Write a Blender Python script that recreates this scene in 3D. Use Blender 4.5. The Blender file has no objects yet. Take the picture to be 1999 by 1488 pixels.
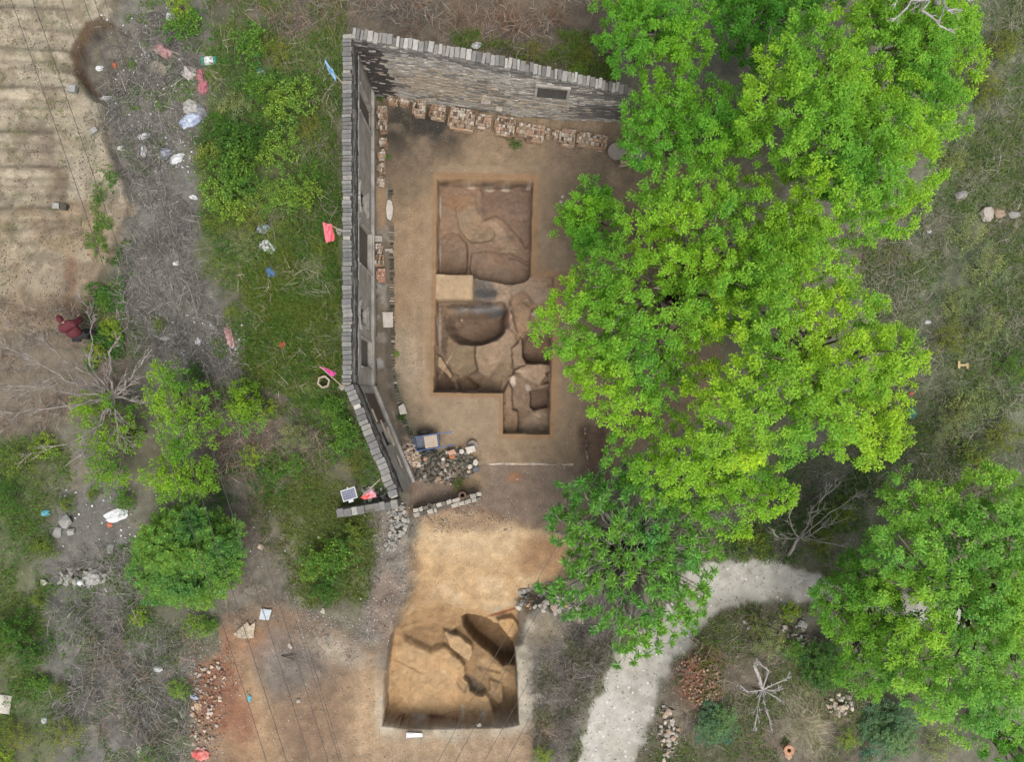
import bpy, bmesh, math, random
import numpy as np
from mathutils import Vector, Matrix, noise as mnoise

random.seed(7)
RNG = np.random.default_rng(11)
SC = bpy.context.scene

# ---------------------------------------------------------------- camera, sky, sun, exposure
LENS, SENSOR, PXW, PXH = 24.0, 36.0, 1999.0, 1488.0
FPX = LENS / SENSOR * PXW
PPM = 50.0                       # picture pixels per metre on the courtyard floor
CAM_H = FPX / PPM                # flying height above the courtyard floor (26.65 m)
NX, NY = 970.0, 785.0            # the point straight below the camera
cam_d = bpy.data.cameras.new('camera')
cam = bpy.data.objects.new('camera', cam_d)
SC.collection.objects.link(cam)
cam.location = (0, 0, CAM_H)
cam_d.lens, cam_d.sensor_width = LENS, SENSOR
cam_d.shift_x = (PXW / 2 - NX) / PXW
cam_d.shift_y = (NY - PXH / 2) / PXW
cam_d.clip_start, cam_d.clip_end = 0.5, 1500
SC.camera = cam

SUN_EL, SUN_AZ = math.radians(66), math.radians(165)   # azimuth: clockwise from +Y (north up)
world = bpy.data.worlds.new('World')
SC.world = world
world.use_nodes = True
wn = world.node_tree
bg = wn.nodes['Background']
sky = wn.nodes.new('ShaderNodeTexSky')
sky.sky_type = 'NISHITA'
sky.sun_disc = False
sky.sun_elevation = SUN_EL
sky.sun_rotation = SUN_AZ
sky.air_density, sky.dust_density, sky.ozone_density = 1.0, 4.0, 0.6
hs = wn.nodes.new('ShaderNodeHueSaturation')
hs.inputs['Saturation'].default_value = 0.35            # thin overcast: the blue is veiled
wn.links.new(sky.outputs[0], hs.inputs['Color'])
wn.links.new(hs.outputs[0], bg.inputs['Color'])
bg.inputs['Strength'].default_value = 0.15
sun_d = bpy.data.lights.new('sun', 'SUN')
sun_d.energy, sun_d.angle, sun_d.color = 1.2, math.radians(34), (1.0, 0.95, 0.88)
sun = bpy.data.objects.new('sun', sun_d)
SC.collection.objects.link(sun)
sd = Vector((math.sin(SUN_AZ) * math.cos(SUN_EL), math.cos(SUN_AZ) * math.cos(SUN_EL), math.sin(SUN_EL)))
sun.rotation_euler = sd.to_track_quat('Z', 'Y').to_euler()
sun.location = sd * 60
vs = SC.view_settings
vs.view_transform, vs.look, vs.exposure, vs.gamma = 'Standard', 'None', 1.47, 1.0
vs.use_curve_mapping = False
SC.cycles.max_bounces = 6
SC.cycles.use_denoising = True

# ---------------------------------------------------------------- helpers
def P(px, py, z=0.0):
    """world point at height z that the photograph shows at picture position (px, py)"""
    f = (CAM_H - z) / FPX
    return Vector(((px - NX) * f, -(py - NY) * f, z))

def PP(poly, z=0.0):
    return [tuple(P(a, b, z)[:2]) for a, b in poly]

AK = 0.36
def s2l(c):
    c = c / 255.0
    return c / 12.92 if c <= 0.04045 else ((c + 0.055) / 1.055) ** 2.4

def S(r, g, b, k=AK):
    """base colour (linear) of a surface that the daylight of the picture shows as r, g, b"""
    return np.array([s2l(r) * k, s2l(g) * k, s2l(b) * k])

TAB = RNG.random((256, 256))
def vnoise(x, y, seed=0):
    x = np.asarray(x) + seed * 17.31; y = np.asarray(y) + seed * 41.77
    xi = np.floor(x).astype(int); yi = np.floor(y).astype(int)
    fx = x - xi; fy = y - yi
    fx = fx * fx * (3 - 2 * fx); fy = fy * fy * (3 - 2 * fy)
    a = TAB[xi & 255, yi & 255]; b = TAB[(xi + 1) & 255, yi & 255]
    c = TAB[xi & 255, (yi + 1) & 255]; d = TAB[(xi + 1) & 255, (yi + 1) & 255]
    return (a * (1 - fx) + b * fx) * (1 - fy) + (c * (1 - fx) + d * fx) * fy

def fbm(x, y, scale, oct=4, seed=0, gain=0.5):
    """0..1 fractal noise; scale = metres per feature"""
    v = 0; amp = 1; tot = 0; f = 1.0 / scale
    for i in range(oct):
        v = v + amp * vnoise(x * f, y * f, seed + i * 3); tot += amp
        amp *= gain; f *= 2.03
    return v / tot

def sdist(x, y, poly):
    """signed distance to a polygon, negative inside"""
    p = np.asarray(poly, float)
    d = np.full(x.shape, 1e9); ins = np.zeros(x.shape, bool)
    for i in range(len(p)):
        ax, ay = p[i]; bx, by = p[(i + 1) % len(p)]
        ex, ey = bx - ax, by - ay
        t = np.clip(((x - ax) * ex + (y - ay) * ey) / (ex * ex + ey * ey + 1e-12), 0, 1)
        d = np.minimum(d, (x - ax - t * ex) ** 2 + (y - ay - t * ey) ** 2)
        if ay != by:
            ins ^= ((ay > y) != (by > y)) & (x < ex * (y - ay) / (by - ay) + ax)
    d = np.sqrt(d)
    return np.where(ins, -d, d)

def ss(v, a, b):
    t = np.clip((v - a) / (b - a), 0, 1)
    return t * t * (3 - 2 * t)

def pmask(x, y, poly, soft=0.3, warp=0.0, wscale=0.6, seed=0):
    """1 inside a polygon (world metres), fading over soft metres, with a ragged edge"""
    p = np.asarray(poly, float)
    m = soft + warp + 0.1
    out = np.zeros(x.shape)
    sel = (x > p[:, 0].min() - m) & (x < p[:, 0].max() + m) & (y > p[:, 1].min() - m) & (y < p[:, 1].max() + m)
    if sel.any():
        xs, ys = x[sel], y[sel]
        d = sdist(xs, ys, p)
        if warp:
            d = d + (fbm(xs, ys, wscale, 4, seed) - 0.5) * 2 * warp
        out[sel] = 1 - ss(d, -soft / 2, soft / 2)
    return out

def emask(x, y, px, py, rx, ry=None, soft=0.5, warp=0.3, seed=0, rot=0):
    """blurred ellipse given in picture pixels on the floor plane"""
    ry = ry or rx
    c = P(px, py)
    dx, dy = x - c.x, y - c.y
    ca, sa = math.cos(rot), math.sin(rot)
    u = (dx * ca + dy * sa) / (rx / PPM); v = (-dx * sa + dy * ca) / (ry / PPM)
    r = np.sqrt(u * u + v * v) + (fbm(x, y, 0.7, 4, seed) - 0.5) * 2 * warp
    return 1 - ss(r, 1 - soft, 1 + soft)

def link(o, parent=None):
    SC.collection.objects.link(o)
    if parent is not None:
        o.parent = parent
    return o

def tag(o, label=None, cat=None, group=None, kind=None):
    if label: o['label'] = label
    if cat: o['category'] = cat
    if group: o['group'] = group
    if kind: o['kind'] = kind
    return o

def thing(name, loc, label, cat, group=None, rz=0.0):
    o = bpy.data.objects.new(name, None)
    o.empty_display_size = 0.2
    o.location = loc; o.rotation_euler = (0, 0, rz)
    link(o)
    return tag(o, label, cat, group, 'thing')

def np_mesh(name, verts, faces, mat=None, col=None, smooth=False, fcol=None):
    """verts (N,3), faces (M,3|4) arrays; col: (N,3) point colours"""
    verts = np.ascontiguousarray(verts, dtype=np.float32); faces = np.ascontiguousarray(faces, dtype=np.int32)
    me = bpy.data.meshes.new(name)
    n, k = faces.shape
    me.vertices.add(len(verts)); me.vertices.foreach_set('co', verts.ravel())
    me.loops.add(n * k); me.loops.foreach_set('vertex_index', faces.ravel())
    me.polygons.add(n); me.polygons.foreach_set('loop_start', np.arange(0, n * k, k, dtype=np.int32))
    me.polygons.foreach_set('loop_total', np.full(n, k, dtype=np.int32))
    if smooth: me.polygons.foreach_set('use_smooth', np.ones(n, bool))
    if col is not None:
        a = me.color_attributes.new('Col', 'FLOAT_COLOR', 'POINT')
        c4 = np.ones((len(verts), 4), np.float32); c4[:, :3] = col
        a.data.foreach_set('color', c4.ravel())
    me.update(calc_edges=True); me.validate()
    if mat: me.materials.append(mat)
    return me

def np_obj(name, verts, faces, mat, parent=None, col=None, smooth=False, kind=None):
    o = link(bpy.data.objects.new(name, np_mesh(name, verts, faces, mat, col, smooth)), parent)
    if kind: o['kind'] = kind
    return o

class MB:
    """collects boxes, prisms, tubes; build() links them as one mesh object"""
    def __init__(s): s.v = []; s.f = []; s.c = []
    def add(s, vs, fs, c=None):
        b = len(s.v); s.v += [tuple(v) for v in vs]; s.f += [tuple(i + b for i in f) for f in fs]
        s.c += [c if c is not None else (0.5, 0.5, 0.5)] * len(vs)
    def box(s, x0, x1, y0, y1, z0, z1, M=None, c=None, jit=0.0):
        vs = [Vector((x, y, z)) for z in (z0, z1) for x, y in ((x0, y0), (x1, y0), (x1, y1), (x0, y1))]
        if jit: vs = [v + Vector((random.uniform(-jit, jit) for _ in range(3))) for v in vs]
        if M is not None: vs = [M @ v for v in vs]
        s.add(vs, [(3, 2, 1, 0), (4, 5, 6, 7), (0, 1, 5, 4), (1, 2, 6, 5), (2, 3, 7, 6), (3, 0, 4, 7)], c)
    def prism(s, poly, z0, z1, M=None, c=None):
        n = len(poly)
        vs = [Vector((x, y, z0)) for x, y in poly] + [Vector((x, y, z1)) for x, y in poly]
        if M is not None: vs = [M @ v for v in vs]
        s.add(vs, [tuple(range(n - 1, -1, -1)), tuple(range(n, 2 * n))] + [(i, (i + 1) % n, n + (i + 1) % n, n + i) for i in range(n)], c)
    def tube(s, pts, rad, n=6, c=None, cap=True):
        pts = [Vector(p) for p in pts]
        if not isinstance(rad, (list, tuple)): rad = [rad] * len(pts)
        rings = []; up = Vector((0.13, 0.31, 0.94)).normalized()
        for i, p in enumerate(pts):
            d = (pts[min(i + 1, len(pts) - 1)] - pts[max(i - 1, 0)])
            d = d.normalized() if d.length > 1e-9 else Vector((0, 0, 1))
            a = d.cross(up)
            if a.length < 0.05: a = d.cross(Vector((1, 0, 0)))
            a.normalize(); b = d.cross(a)
            rings.append([p + (a * math.cos(t) + b * math.sin(t)) * rad[i] for t in [2 * math.pi * k / n for k in range(n)]])
        vs = [v for r in rings for v in r]; fs = []
        for i in range(len(pts) - 1):
            for k in range(n):
                fs.append((i * n + k, i * n + (k + 1) % n, (i + 1) * n + (k + 1) % n, (i + 1) * n + k))
        if cap:
            fs.append(tuple(range(n - 1, -1, -1))); fs.append(tuple(range((len(pts) - 1) * n, len(pts) * n)))
        s.add(vs, fs, c)
    def ring(s, r0, r1, z0, z1, n=24, M=None, c=None):
        vs = []
        for r, z in ((r0, z0), (r1, z0), (r1, z1), (r0, z1)):
            vs += [Vector((r * math.cos(2 * math.pi * k / n), r * math.sin(2 * math.pi * k / n), z)) for k in range(n)]
        if M is not None: vs = [M @ v for v in vs]
        fs = []
        for q in range(4):
            for k in range(n):
                fs.append((q * n + k, q * n + (k + 1) % n, ((q + 1) % 4) * n + (k + 1) % n, ((q + 1) % 4) * n + k))
        s.add(vs, fs, c)
    def disc(s, r, z0, z1, n=24, M=None, c=None, jit=0.0):
        poly = [((r * (1 + random.uniform(-jit, jit))) * math.cos(2 * math.pi * k / n), (r * (1 + random.uniform(-jit, jit))) * math.sin(2 * math.pi * k / n)) for k in range(n)]
        s.prism(poly, z0, z1, M, c)
    def mesh(s, name, mat, bevel=0.0, smooth=False):
        me = bpy.data.meshes.new(name)
        me.from_pydata([tuple(v) for v in s.v], [], s.f)
        a = me.color_attributes.new('Col', 'FLOAT_COLOR', 'POINT')
        c4 = np.ones((len(s.v), 4), np.float32); c4[:, :3] = np.array(s.c, np.float32)
        a.data.foreach_set('color', c4.ravel())
        if bevel:
            bm = bmesh.new(); bm.from_mesh(me)
            bmesh.ops.bevel(bm, geom=list(bm.edges), offset=bevel, segments=1, affect='EDGES', clamp_overlap=True)
            bm.to_mesh(me); bm.free()
        bm = bmesh.new(); bm.from_mesh(me); bmesh.ops.recalc_face_normals(bm, faces=bm.faces); bm.to_mesh(me); bm.free()
        if smooth:
            me.polygons.foreach_set('use_smooth', np.ones(len(me.polygons), bool))
        me.materials.append(mat); me.update()
        return me
    def build(s, name, mat, parent=None, bevel=0.0, smooth=False, kind=None):
        o = link(bpy.data.objects.new(name, s.mesh(name, mat, bevel, smooth)), parent)
        if kind: o['kind'] = kind
        return o

# ---------------------------------------------------------------- materials
def newmat(name):
    m = bpy.data.materials.new(name); m.use_nodes = True
    nt = m.node_tree
    return m, nt, nt.nodes['Principled BSDF']

def ramp_fac(nt, scale, detail=4, rough=0.6, coord='Object', lo=0.35, hi=0.65, w=None):
    tc = nt.nodes.new('ShaderNodeTexCoord')
    n = nt.nodes.new('ShaderNodeTexNoise')
    n.inputs['Scale'].default_value = scale; n.inputs['Detail'].default_value = detail; n.inputs['Roughness'].default_value = rough
    nt.links.new(tc.outputs[coord], n.inputs['Vector'])
    mr = nt.nodes.new('ShaderNodeMapRange')
    mr.inputs['From Min'].default_value = lo; mr.inputs['From Max'].default_value = hi
    nt.links.new(n.outputs['Fac'], mr.inputs['Value'])
    return mr.outputs['Result'], n

def mix(nt, fac, a, b, mode='MIX'):
    m = nt.nodes.new('ShaderNodeMix'); m.data_type = 'RGBA'; m.blend_type = mode
    def put(sock, v):
        if hasattr(v, 'is_output') : nt.links.new(v, sock)
        elif isinstance(v, (int, float)): sock.default_value = v
        else: sock.default_value = (float(v[0]), float(v[1]), float(v[2]), 1)
    put(m.inputs['Factor'], fac); put(m.inputs[6], a); put(m.inputs[7], b)
    return m.outputs[2]

def bump(nt, bs, height, strength=0.4, dist=0.02):
    b = nt.nodes.new('ShaderNodeBump'); b.inputs['Strength'].default_value = strength; b.inputs['Distance'].default_value = dist
    nt.links.new(height, b.inputs['Height']); nt.links.new(b.outputs[0], bs.inputs['Normal'])

def mat_col(name, rough=0.95, grain=0.35, gscale=22, bstr=0.5, bdist=0.02, spec=0.2, speck=None):
    """surface whose base colour is the mesh colour with earthy grain on top"""
    m, nt, bs = newmat(name)
    at = nt.nodes.new('ShaderNodeAttribute'); at.attribute_name = 'Col'
    f1, n1 = ramp_fac(nt, gscale, 6, 0.75, lo=0.25, hi=0.75)
    f2, n2 = ramp_fac(nt, gscale * 0.16, 4, 0.6, lo=0.3, hi=0.7)
    d = mix(nt, f1, (1 - grain,) * 3, (1 + grain * 0.8,) * 3)
    c = mix(nt, 1.0, at.outputs['Color'], d, 'MULTIPLY')
    f3, n3 = ramp_fac(nt, gscale * 3.5, 3, 0.7, lo=0.3, hi=0.7)
    d3 = mix(nt, f3, (1 - grain * 0.55,) * 3, (1 + grain * 0.5,) * 3)
    c = mix(nt, 1.0, c, d3, 'MULTIPLY')
    d2 = mix(nt, f2, (1 - grain * 0.45,) * 3, (1 + grain * 0.4,) * 3)
    c = mix(nt, 1.0, c, d2, 'MULTIPLY')
    if speck:
        tc = nt.nodes.new('ShaderNodeTexCoord'); vo = nt.nodes.new('ShaderNodeTexVoronoi')
        vo.inputs['Scale'].default_value = speck[0]
        nt.links.new(tc.outputs['Object'], vo.inputs['Vector'])
        sx = nt.nodes.new('ShaderNodeSeparateColor'); nt.links.new(vo.outputs['Color'], sx.inputs[0])
        g1 = nt.nodes.new('ShaderNodeMath'); g1.operation = 'LESS_THAN'; g1.inputs[1].default_value = speck[1]
        nt.links.new(sx.outputs[0], g1.inputs[0])
        g2 = nt.nodes.new('ShaderNodeMath'); g2.operation = 'LESS_THAN'; g2.inputs[1].default_value = 0.32
        nt.links.new(vo.outputs['Distance'], g2.inputs[0])
        g3 = nt.nodes.new('ShaderNodeMath'); g3.operation = 'MULTIPLY'
        nt.links.new(g1.outputs[0], g3.inputs[0]); nt.links.new(g2.outputs[0], g3.inputs[1])
        c = mix(nt, g3.outputs[0], c, speck[2])
    nt.links.new(c, bs.inputs['Base Color'])
    bs.inputs['Roughness'].default_value = rough; bs.inputs['Specular IOR Level'].default_value = spec
    if bstr: bump(nt, bs, n1.outputs['Fac'], bstr, bdist)
    return m

def mat_two(name, a, b, scale=6, rough=0.85, spec=0.3, metal=0.0, bstr=0.3, bdist=0.01, vary=0.0, hue=None, lo=0.35, hi=0.65):
    """mottled two-colour surface; vary lightens or darkens whole objects at random"""
    m, nt, bs = newmat(name)
    f, n = ramp_fac(nt, scale, 5, 0.65, lo=lo, hi=hi)
    c = mix(nt, f, a, b)
    if vary or hue is not None:
        oi = nt.nodes.new('ShaderNodeObjectInfo')
        if hue is not None:
            cr = nt.nodes.new('ShaderNodeValToRGB')
            cr.color_ramp.interpolation = 'CONSTANT'
            els = cr.color_ramp.elements
            while len(els) < len(hue): els.new(0.5)
            for i, h in enumerate(hue):
                els[i].position = i / len(hue); els[i].color = (h[0], h[1], h[2], 1)
            nt.links.new(oi.outputs['Random'], cr.inputs[0])
            f2, n2 = ramp_fac(nt, scale, 5, 0.65, lo=0.2, hi=0.8)
            d = mix(nt, f2, (0.62,) * 3, (1.25,) * 3)
            c = mix(nt, 1.0, cr.outputs[0], d, 'MULTIPLY')
        if vary:
            mr = nt.nodes.new('ShaderNodeMapRange'); mr.inputs['To Min'].default_value = 1 - vary; mr.inputs['To Max'].default_value = 1 + vary
            nt.links.new(oi.outputs['Random'], mr.inputs['Value'])
            cc = nt.nodes.new('ShaderNodeCombineColor')
            for i in range(3): nt.links.new(mr.outputs[0], cc.inputs[i])
            c = mix(nt, 1.0, c, cc.outputs[0], 'MULTIPLY')
    nt.links.new(c, bs.inputs['Base Color'])
    bs.inputs['Roughness'].default_value = rough; bs.inputs['Specular IOR Level'].default_value = spec; bs.inputs['Metallic'].default_value = metal
    if bstr: bump(nt, bs, n.outputs['Fac'], bstr, bdist)
    return m

def mat_leaf(name, trans=0.48):
    m, nt, bs = newmat(name)
    at = nt.nodes.new('ShaderNodeAttribute'); at.attribute_name = 'Col'
    nt.links.new(at.outputs['Color'], bs.inputs['Base Color'])
    bs.inputs['Roughness'].default_value = 0.6; bs.inputs['Specular IOR Level'].default_value = 0.12
    tr = nt.nodes.new('ShaderNodeBsdfTranslucent')
    g = mix(nt, 1.0, at.outputs['Color'], (1.3, 1.4, 0.85), 'MULTIPLY')
    nt.links.new(g, tr.inputs['Color'])
    ms = nt.nodes.new('ShaderNodeMixShader'); ms.inputs[0].default_value = trans
    nt.links.new(bs.outputs[0], ms.inputs[1]); nt.links.new(tr.outputs[0], ms.inputs[2])
    nt.links.new(ms.outputs[0], nt.nodes['Material Output'].inputs['Surface'])
    return m

M_GROUND = mat_col('earth', grain=0.42, gscale=16, bstr=0.7, bdist=0.03)
M_TRENCH = mat_col('cut_soil', grain=0.24, gscale=18, bstr=0.45, bdist=0.015)
M_PATH = mat_col('gravel_path', grain=0.2, gscale=26, bstr=0.6, bdist=0.02, speck=(7.0, 0.13, S(228, 224, 218)))
M_LEAF = mat_leaf('leaf')
M_GRASS = mat_leaf('grass_blade', 0.2)
M_TWIG = mat_col('dry_twig', grain=0.2, gscale=30, bstr=0)
M_BARK = mat_two('bark', S(146, 134, 118), S(104, 94, 82), 9, 0.95)
M_GREYBARK = mat_two('weathered_bark', S(178, 168, 160), S(124, 114, 106), 6, 0.9)
M_SILVER = mat_two('silver_bark', S(214, 208, 204), S(172, 164, 158), 6, .9)
M_BRICKWALL = mat_col('old_brick', grain=0.35, gscale=14, bstr=0.6, bdist=0.015)
M_COPING = mat_two('coping_brick', S(110, 110, 112), S(150, 149, 148), 7, 0.9, bstr=0.4,
                   hue=[S(134, 132, 129), S(142, 140, 136), S(120, 118, 115), S(150, 148, 144), S(130, 128, 125), S(146, 143, 138), S(114, 113, 110), S(130, 128, 124), S(154, 150, 142), S(126, 124, 121)])
M_COPPALE = mat_two('lime_stained_brick', S(176, 172, 165), S(128, 124, 119), 7, 0.9,
                   hue=[S(182, 179, 171), S(168, 165, 157), S(142, 138, 132), S(194, 190, 182), S(162, 158, 150), S(122, 118, 112), S(172, 168, 160), S(148, 143, 136)])
M_PLASTER = mat_two('grey_render', S(212, 205, 194), S(166, 160, 150), 2.2, 0.9, bstr=0.3, bdist=0.02)
M_BRICK = mat_two('loose_brick', S(200, 180, 160), S(150, 120, 96), 16, 0.9,
                  hue=[S(190, 170, 148), S(206, 192, 174), S(170, 144, 118), S(214, 202, 186), S(140, 116, 96), S(186, 160, 138), S(200, 158, 128), S(112, 98, 86), S(222, 212, 200), S(180, 160, 142)])
M_TANBRICK = mat_two('tan_brick', S(200, 175, 150), S(150, 120, 96), 16, 0.9,
                  hue=[S(220, 198, 174), S(210, 186, 160), S(228, 208, 184), S(190, 162, 138), S(234, 218, 198), S(204, 180, 156)])
M_PINKBRICK = mat_two('pink_brick', S(210, 165, 142), S(176, 128, 106), 16, 0.9, hue=[S(214, 168, 146), S(204, 156, 132), S(222, 182, 162), S(196, 146, 122)])
M_REDBRICK = mat_two('red_brick', S(170, 98, 66), S(140, 78, 54), 14, 0.9, hue=[S(158, 112, 84), S(138, 100, 78), S(176, 136, 106), S(150, 116, 92), S(120, 96, 78), S(190, 160, 130)])
M_STONE = mat_two('mossy_stone', S(120, 116, 104), S(72, 68, 60), 9, 0.92,
                  hue=[S(92, 88, 78), S(114, 108, 96), S(74, 72, 60), S(130, 122, 110), S(98, 92, 80), S(84, 82, 68), S(146, 136, 122)])
M_PALESTONE = mat_two('pale_stone', S(200, 192, 180), S(160, 150, 136), 7, 0.9, vary=0.18)
M_SLAB = mat_two('white_slab', S(226, 218, 208), S(196, 186, 172), 6, 0.85, vary=0.06)
M_MILL = mat_two('millstone_granite', S(172, 160, 152), S(150, 140, 132), 9, 0.9, bstr=.15)
M_CONC = mat_two('weathered_concrete', S(182, 180, 174), S(140, 138, 130), 8, 0.9, vary=0.1)
M_APRON = mat_col('apron_mortar', grain=0.3, gscale=10, bstr=0.5, bdist=0.02)
M_DARK = mat_two('dark_timber_and_void_shade', S(44, 38, 34), S(28, 25, 24), 8, 0.9)  # dark timber and eyes; also shade of recesses and hollows put into colour
M_WOOD = mat_two('bleached_wood', S(206, 190, 170), S(168, 150, 130), 10, 0.85)
# ---------------------------------------------------------------- terrain height (world metres)
FIELD = [(-400, -400), (222, -400), (222, 0), (205, 36), (172, 48), (152, 82), (143, 120), (146, 152), (172, 184), (196, 196), (200, 240), (212, 300), (240, 360), (252, 400),
         (232, 440), (205, 500), (180, 560), (150, 640), (60, 640), (-60, 660), (-400, 660)]
COURT = [(735, 180), (900, 205), (1214, 232), (1330, 240), (1420, 400), (1400, 800), (1200, 905), (940, 908), (820, 860), (766, 700), (740, 400)]
TERRACE = [(800, 906), (1180, 906), (1190, 960), (1130, 1040), (1020, 1030), (940, 1005), (830, 1012), (800, 980)]
SAND = [(835, 1015), (880, 1003), (945, 1002), (1000, 1022), (1060, 1042), (1105, 1052), (1108, 1100), (1085, 1140), (1020, 1185), (1012, 1240), (960, 1230), (900, 1225), (780, 1250), (782, 1200), (802, 1160), (816, 1110), (806, 1060)]
PATH = [(1120, 1560), (1135, 1450), (1160, 1370), (1205, 1275), (1262, 1228), (1310, 1160), (1345, 1112), (1400, 1092), (1470, 1088), (1560, 1112), (1620, 1130), (1760, 1165), (1900, 1180), (1890, 1222), (1750, 1210), (1640, 1185),
        (1590, 1176), (1530, 1170), (1460, 1172), (1400, 1186), (1345, 1232), (1305, 1275), (1290, 1330), (1275, 1390), (1252, 1440), (1228, 1500), (1215, 1560)]
EARTH = [(440, 1200), (500, 1185), (560, 1180), (640, 1225), (720, 1262), (752, 1250), (760, 1260), (748, 1330), (1015, 1420), (1060, 1400), (1090, 1430), (1040, 1488), (1040, 1570), (360, 1570), (385, 1440), (372, 1330), (430, 1270)]
MOUND = [(1310, 1250), (1400, 1200), (1520, 1185), (1640, 1260), (1700, 1400), (1680, 1570), (1240, 1570), (1275, 1430), (1300, 1330)]
BANK = [(700, 1010), (800, 985), (812, 1060), (815, 1110), (800, 1165), (780, 1215), (760, 1255), (700, 1250), (720, 1150), (740, 1080)]
HOLLOW = [(205, 40), (172, 50), (154, 84), (146, 122), (150, 150), (174, 182), (204, 196), (240, 170), (260, 110), (245, 60)]

W_FIELD = PP(FIELD, .45); W_COURT = PP(COURT); W_TERR = PP(TERRACE, -.3); W_SAND = PP(SAND, -.6); W_PATH = PP(PATH, 0); W_EARTH = PP(EARTH)
W_MOUND = PP(MOUND, .4); W_BANK = PP(BANK); W_HOLLOW = PP(HOLLOW, 0)

def ground_h(x, y):
    h = (fbm(x, y, 6, 3, 5) - 0.5) * 0.5 + (fbm(x, y, 0.9, 4, 9) - 0.5) * 0.16
    flat = np.maximum.reduce([pmask(x, y, W_COURT, 0.9), pmask(x, y, W_TERR, 0.5), pmask(x, y, W_SAND, 0.6), pmask(x, y, W_PATH, 0.8), pmask(x, y, W_EARTH, 1.0) * 0.75, pmask(x, y, W_FIELD, 0.6) * 0.6])
    h = h * (1 - 0.88 * flat)
    h = h + (fbm(x, y, 0.4, 3, 21) - 0.5) * 0.04
    # terrace field with its scarp and ploughed ridges
    fm = pmask(x, y, W_FIELD, 0.16, 0.14, 0.6, 3)
    ridge = 0
    for k, yy in enumerate((22, 62, 102, 140, 176, 216, 262, 298, 332, 372, 415, 452)):
        q = (y - P(0, yy, .45).y + .25 * (fbm(x, y, 1.6, 3, 44) - .5)) / (.13 if k % 2 == 0 else .09)
        ridge = ridge + (.13 if k % 2 == 0 else .06) * np.exp(-q * q) - (.07 if k % 2 == 0 else .03) * np.exp(-(q + 1.9) ** 2)
    ridge = ridge * (1 - ss(x, -16.6, -16.1)) + (fbm(x, y, .35, 4, 45) - .5) * .12
    h = h + fm * (0.45 + ridge)
    h = h - pmask(x, y, W_HOLLOW, 0.8, 0.1, 0.6, 4) * 0.35
    # the mound in the bend of the path
    h = h + pmask(x, y, W_MOUND, 2.4, 0.3, 1.5, 6) * 0.7
    # step down to the lower terrace, then the sandy slope down to the southern pit
    st = pmask(x, y, PP([(800, 906), (1330, 908), (1330, 1130), (1000, 1130), (800, 1040)], -.2), 2.0) ** .5 * ss(-y + 0.03 * np.sin(x * 2.1), 2.40, 2.50) * (x > -3.4)
    sm = pmask(x, y, W_SAND, 0.5, 0.12, 0.8, 8)
    slope = np.clip((-y - 4.5) / 3.7, 0, 1)
    h = h - st * 0.28 * (1 - sm) - sm * (0.28 + 0.75 * slope ** 1.3)
    bk = pmask(x, y, W_BANK, 0.6, 0.15, 0.8, 10)
    h = h + bk * (0.18 + 0.25 * (fbm(x, y, 0.5, 4, 31) - 0.5))
    # spoil mound at the east foot of the north wall
    h = h + emask(x, y, 1190, 236, 60, 22, 0.7, 0.1, 61) * 0.3
    # kiln brick tip
    h = h + emask(x, y, 1352, 1312, 48, 62, 0.6, 0.15, 62) * 0.35
    return h

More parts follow.
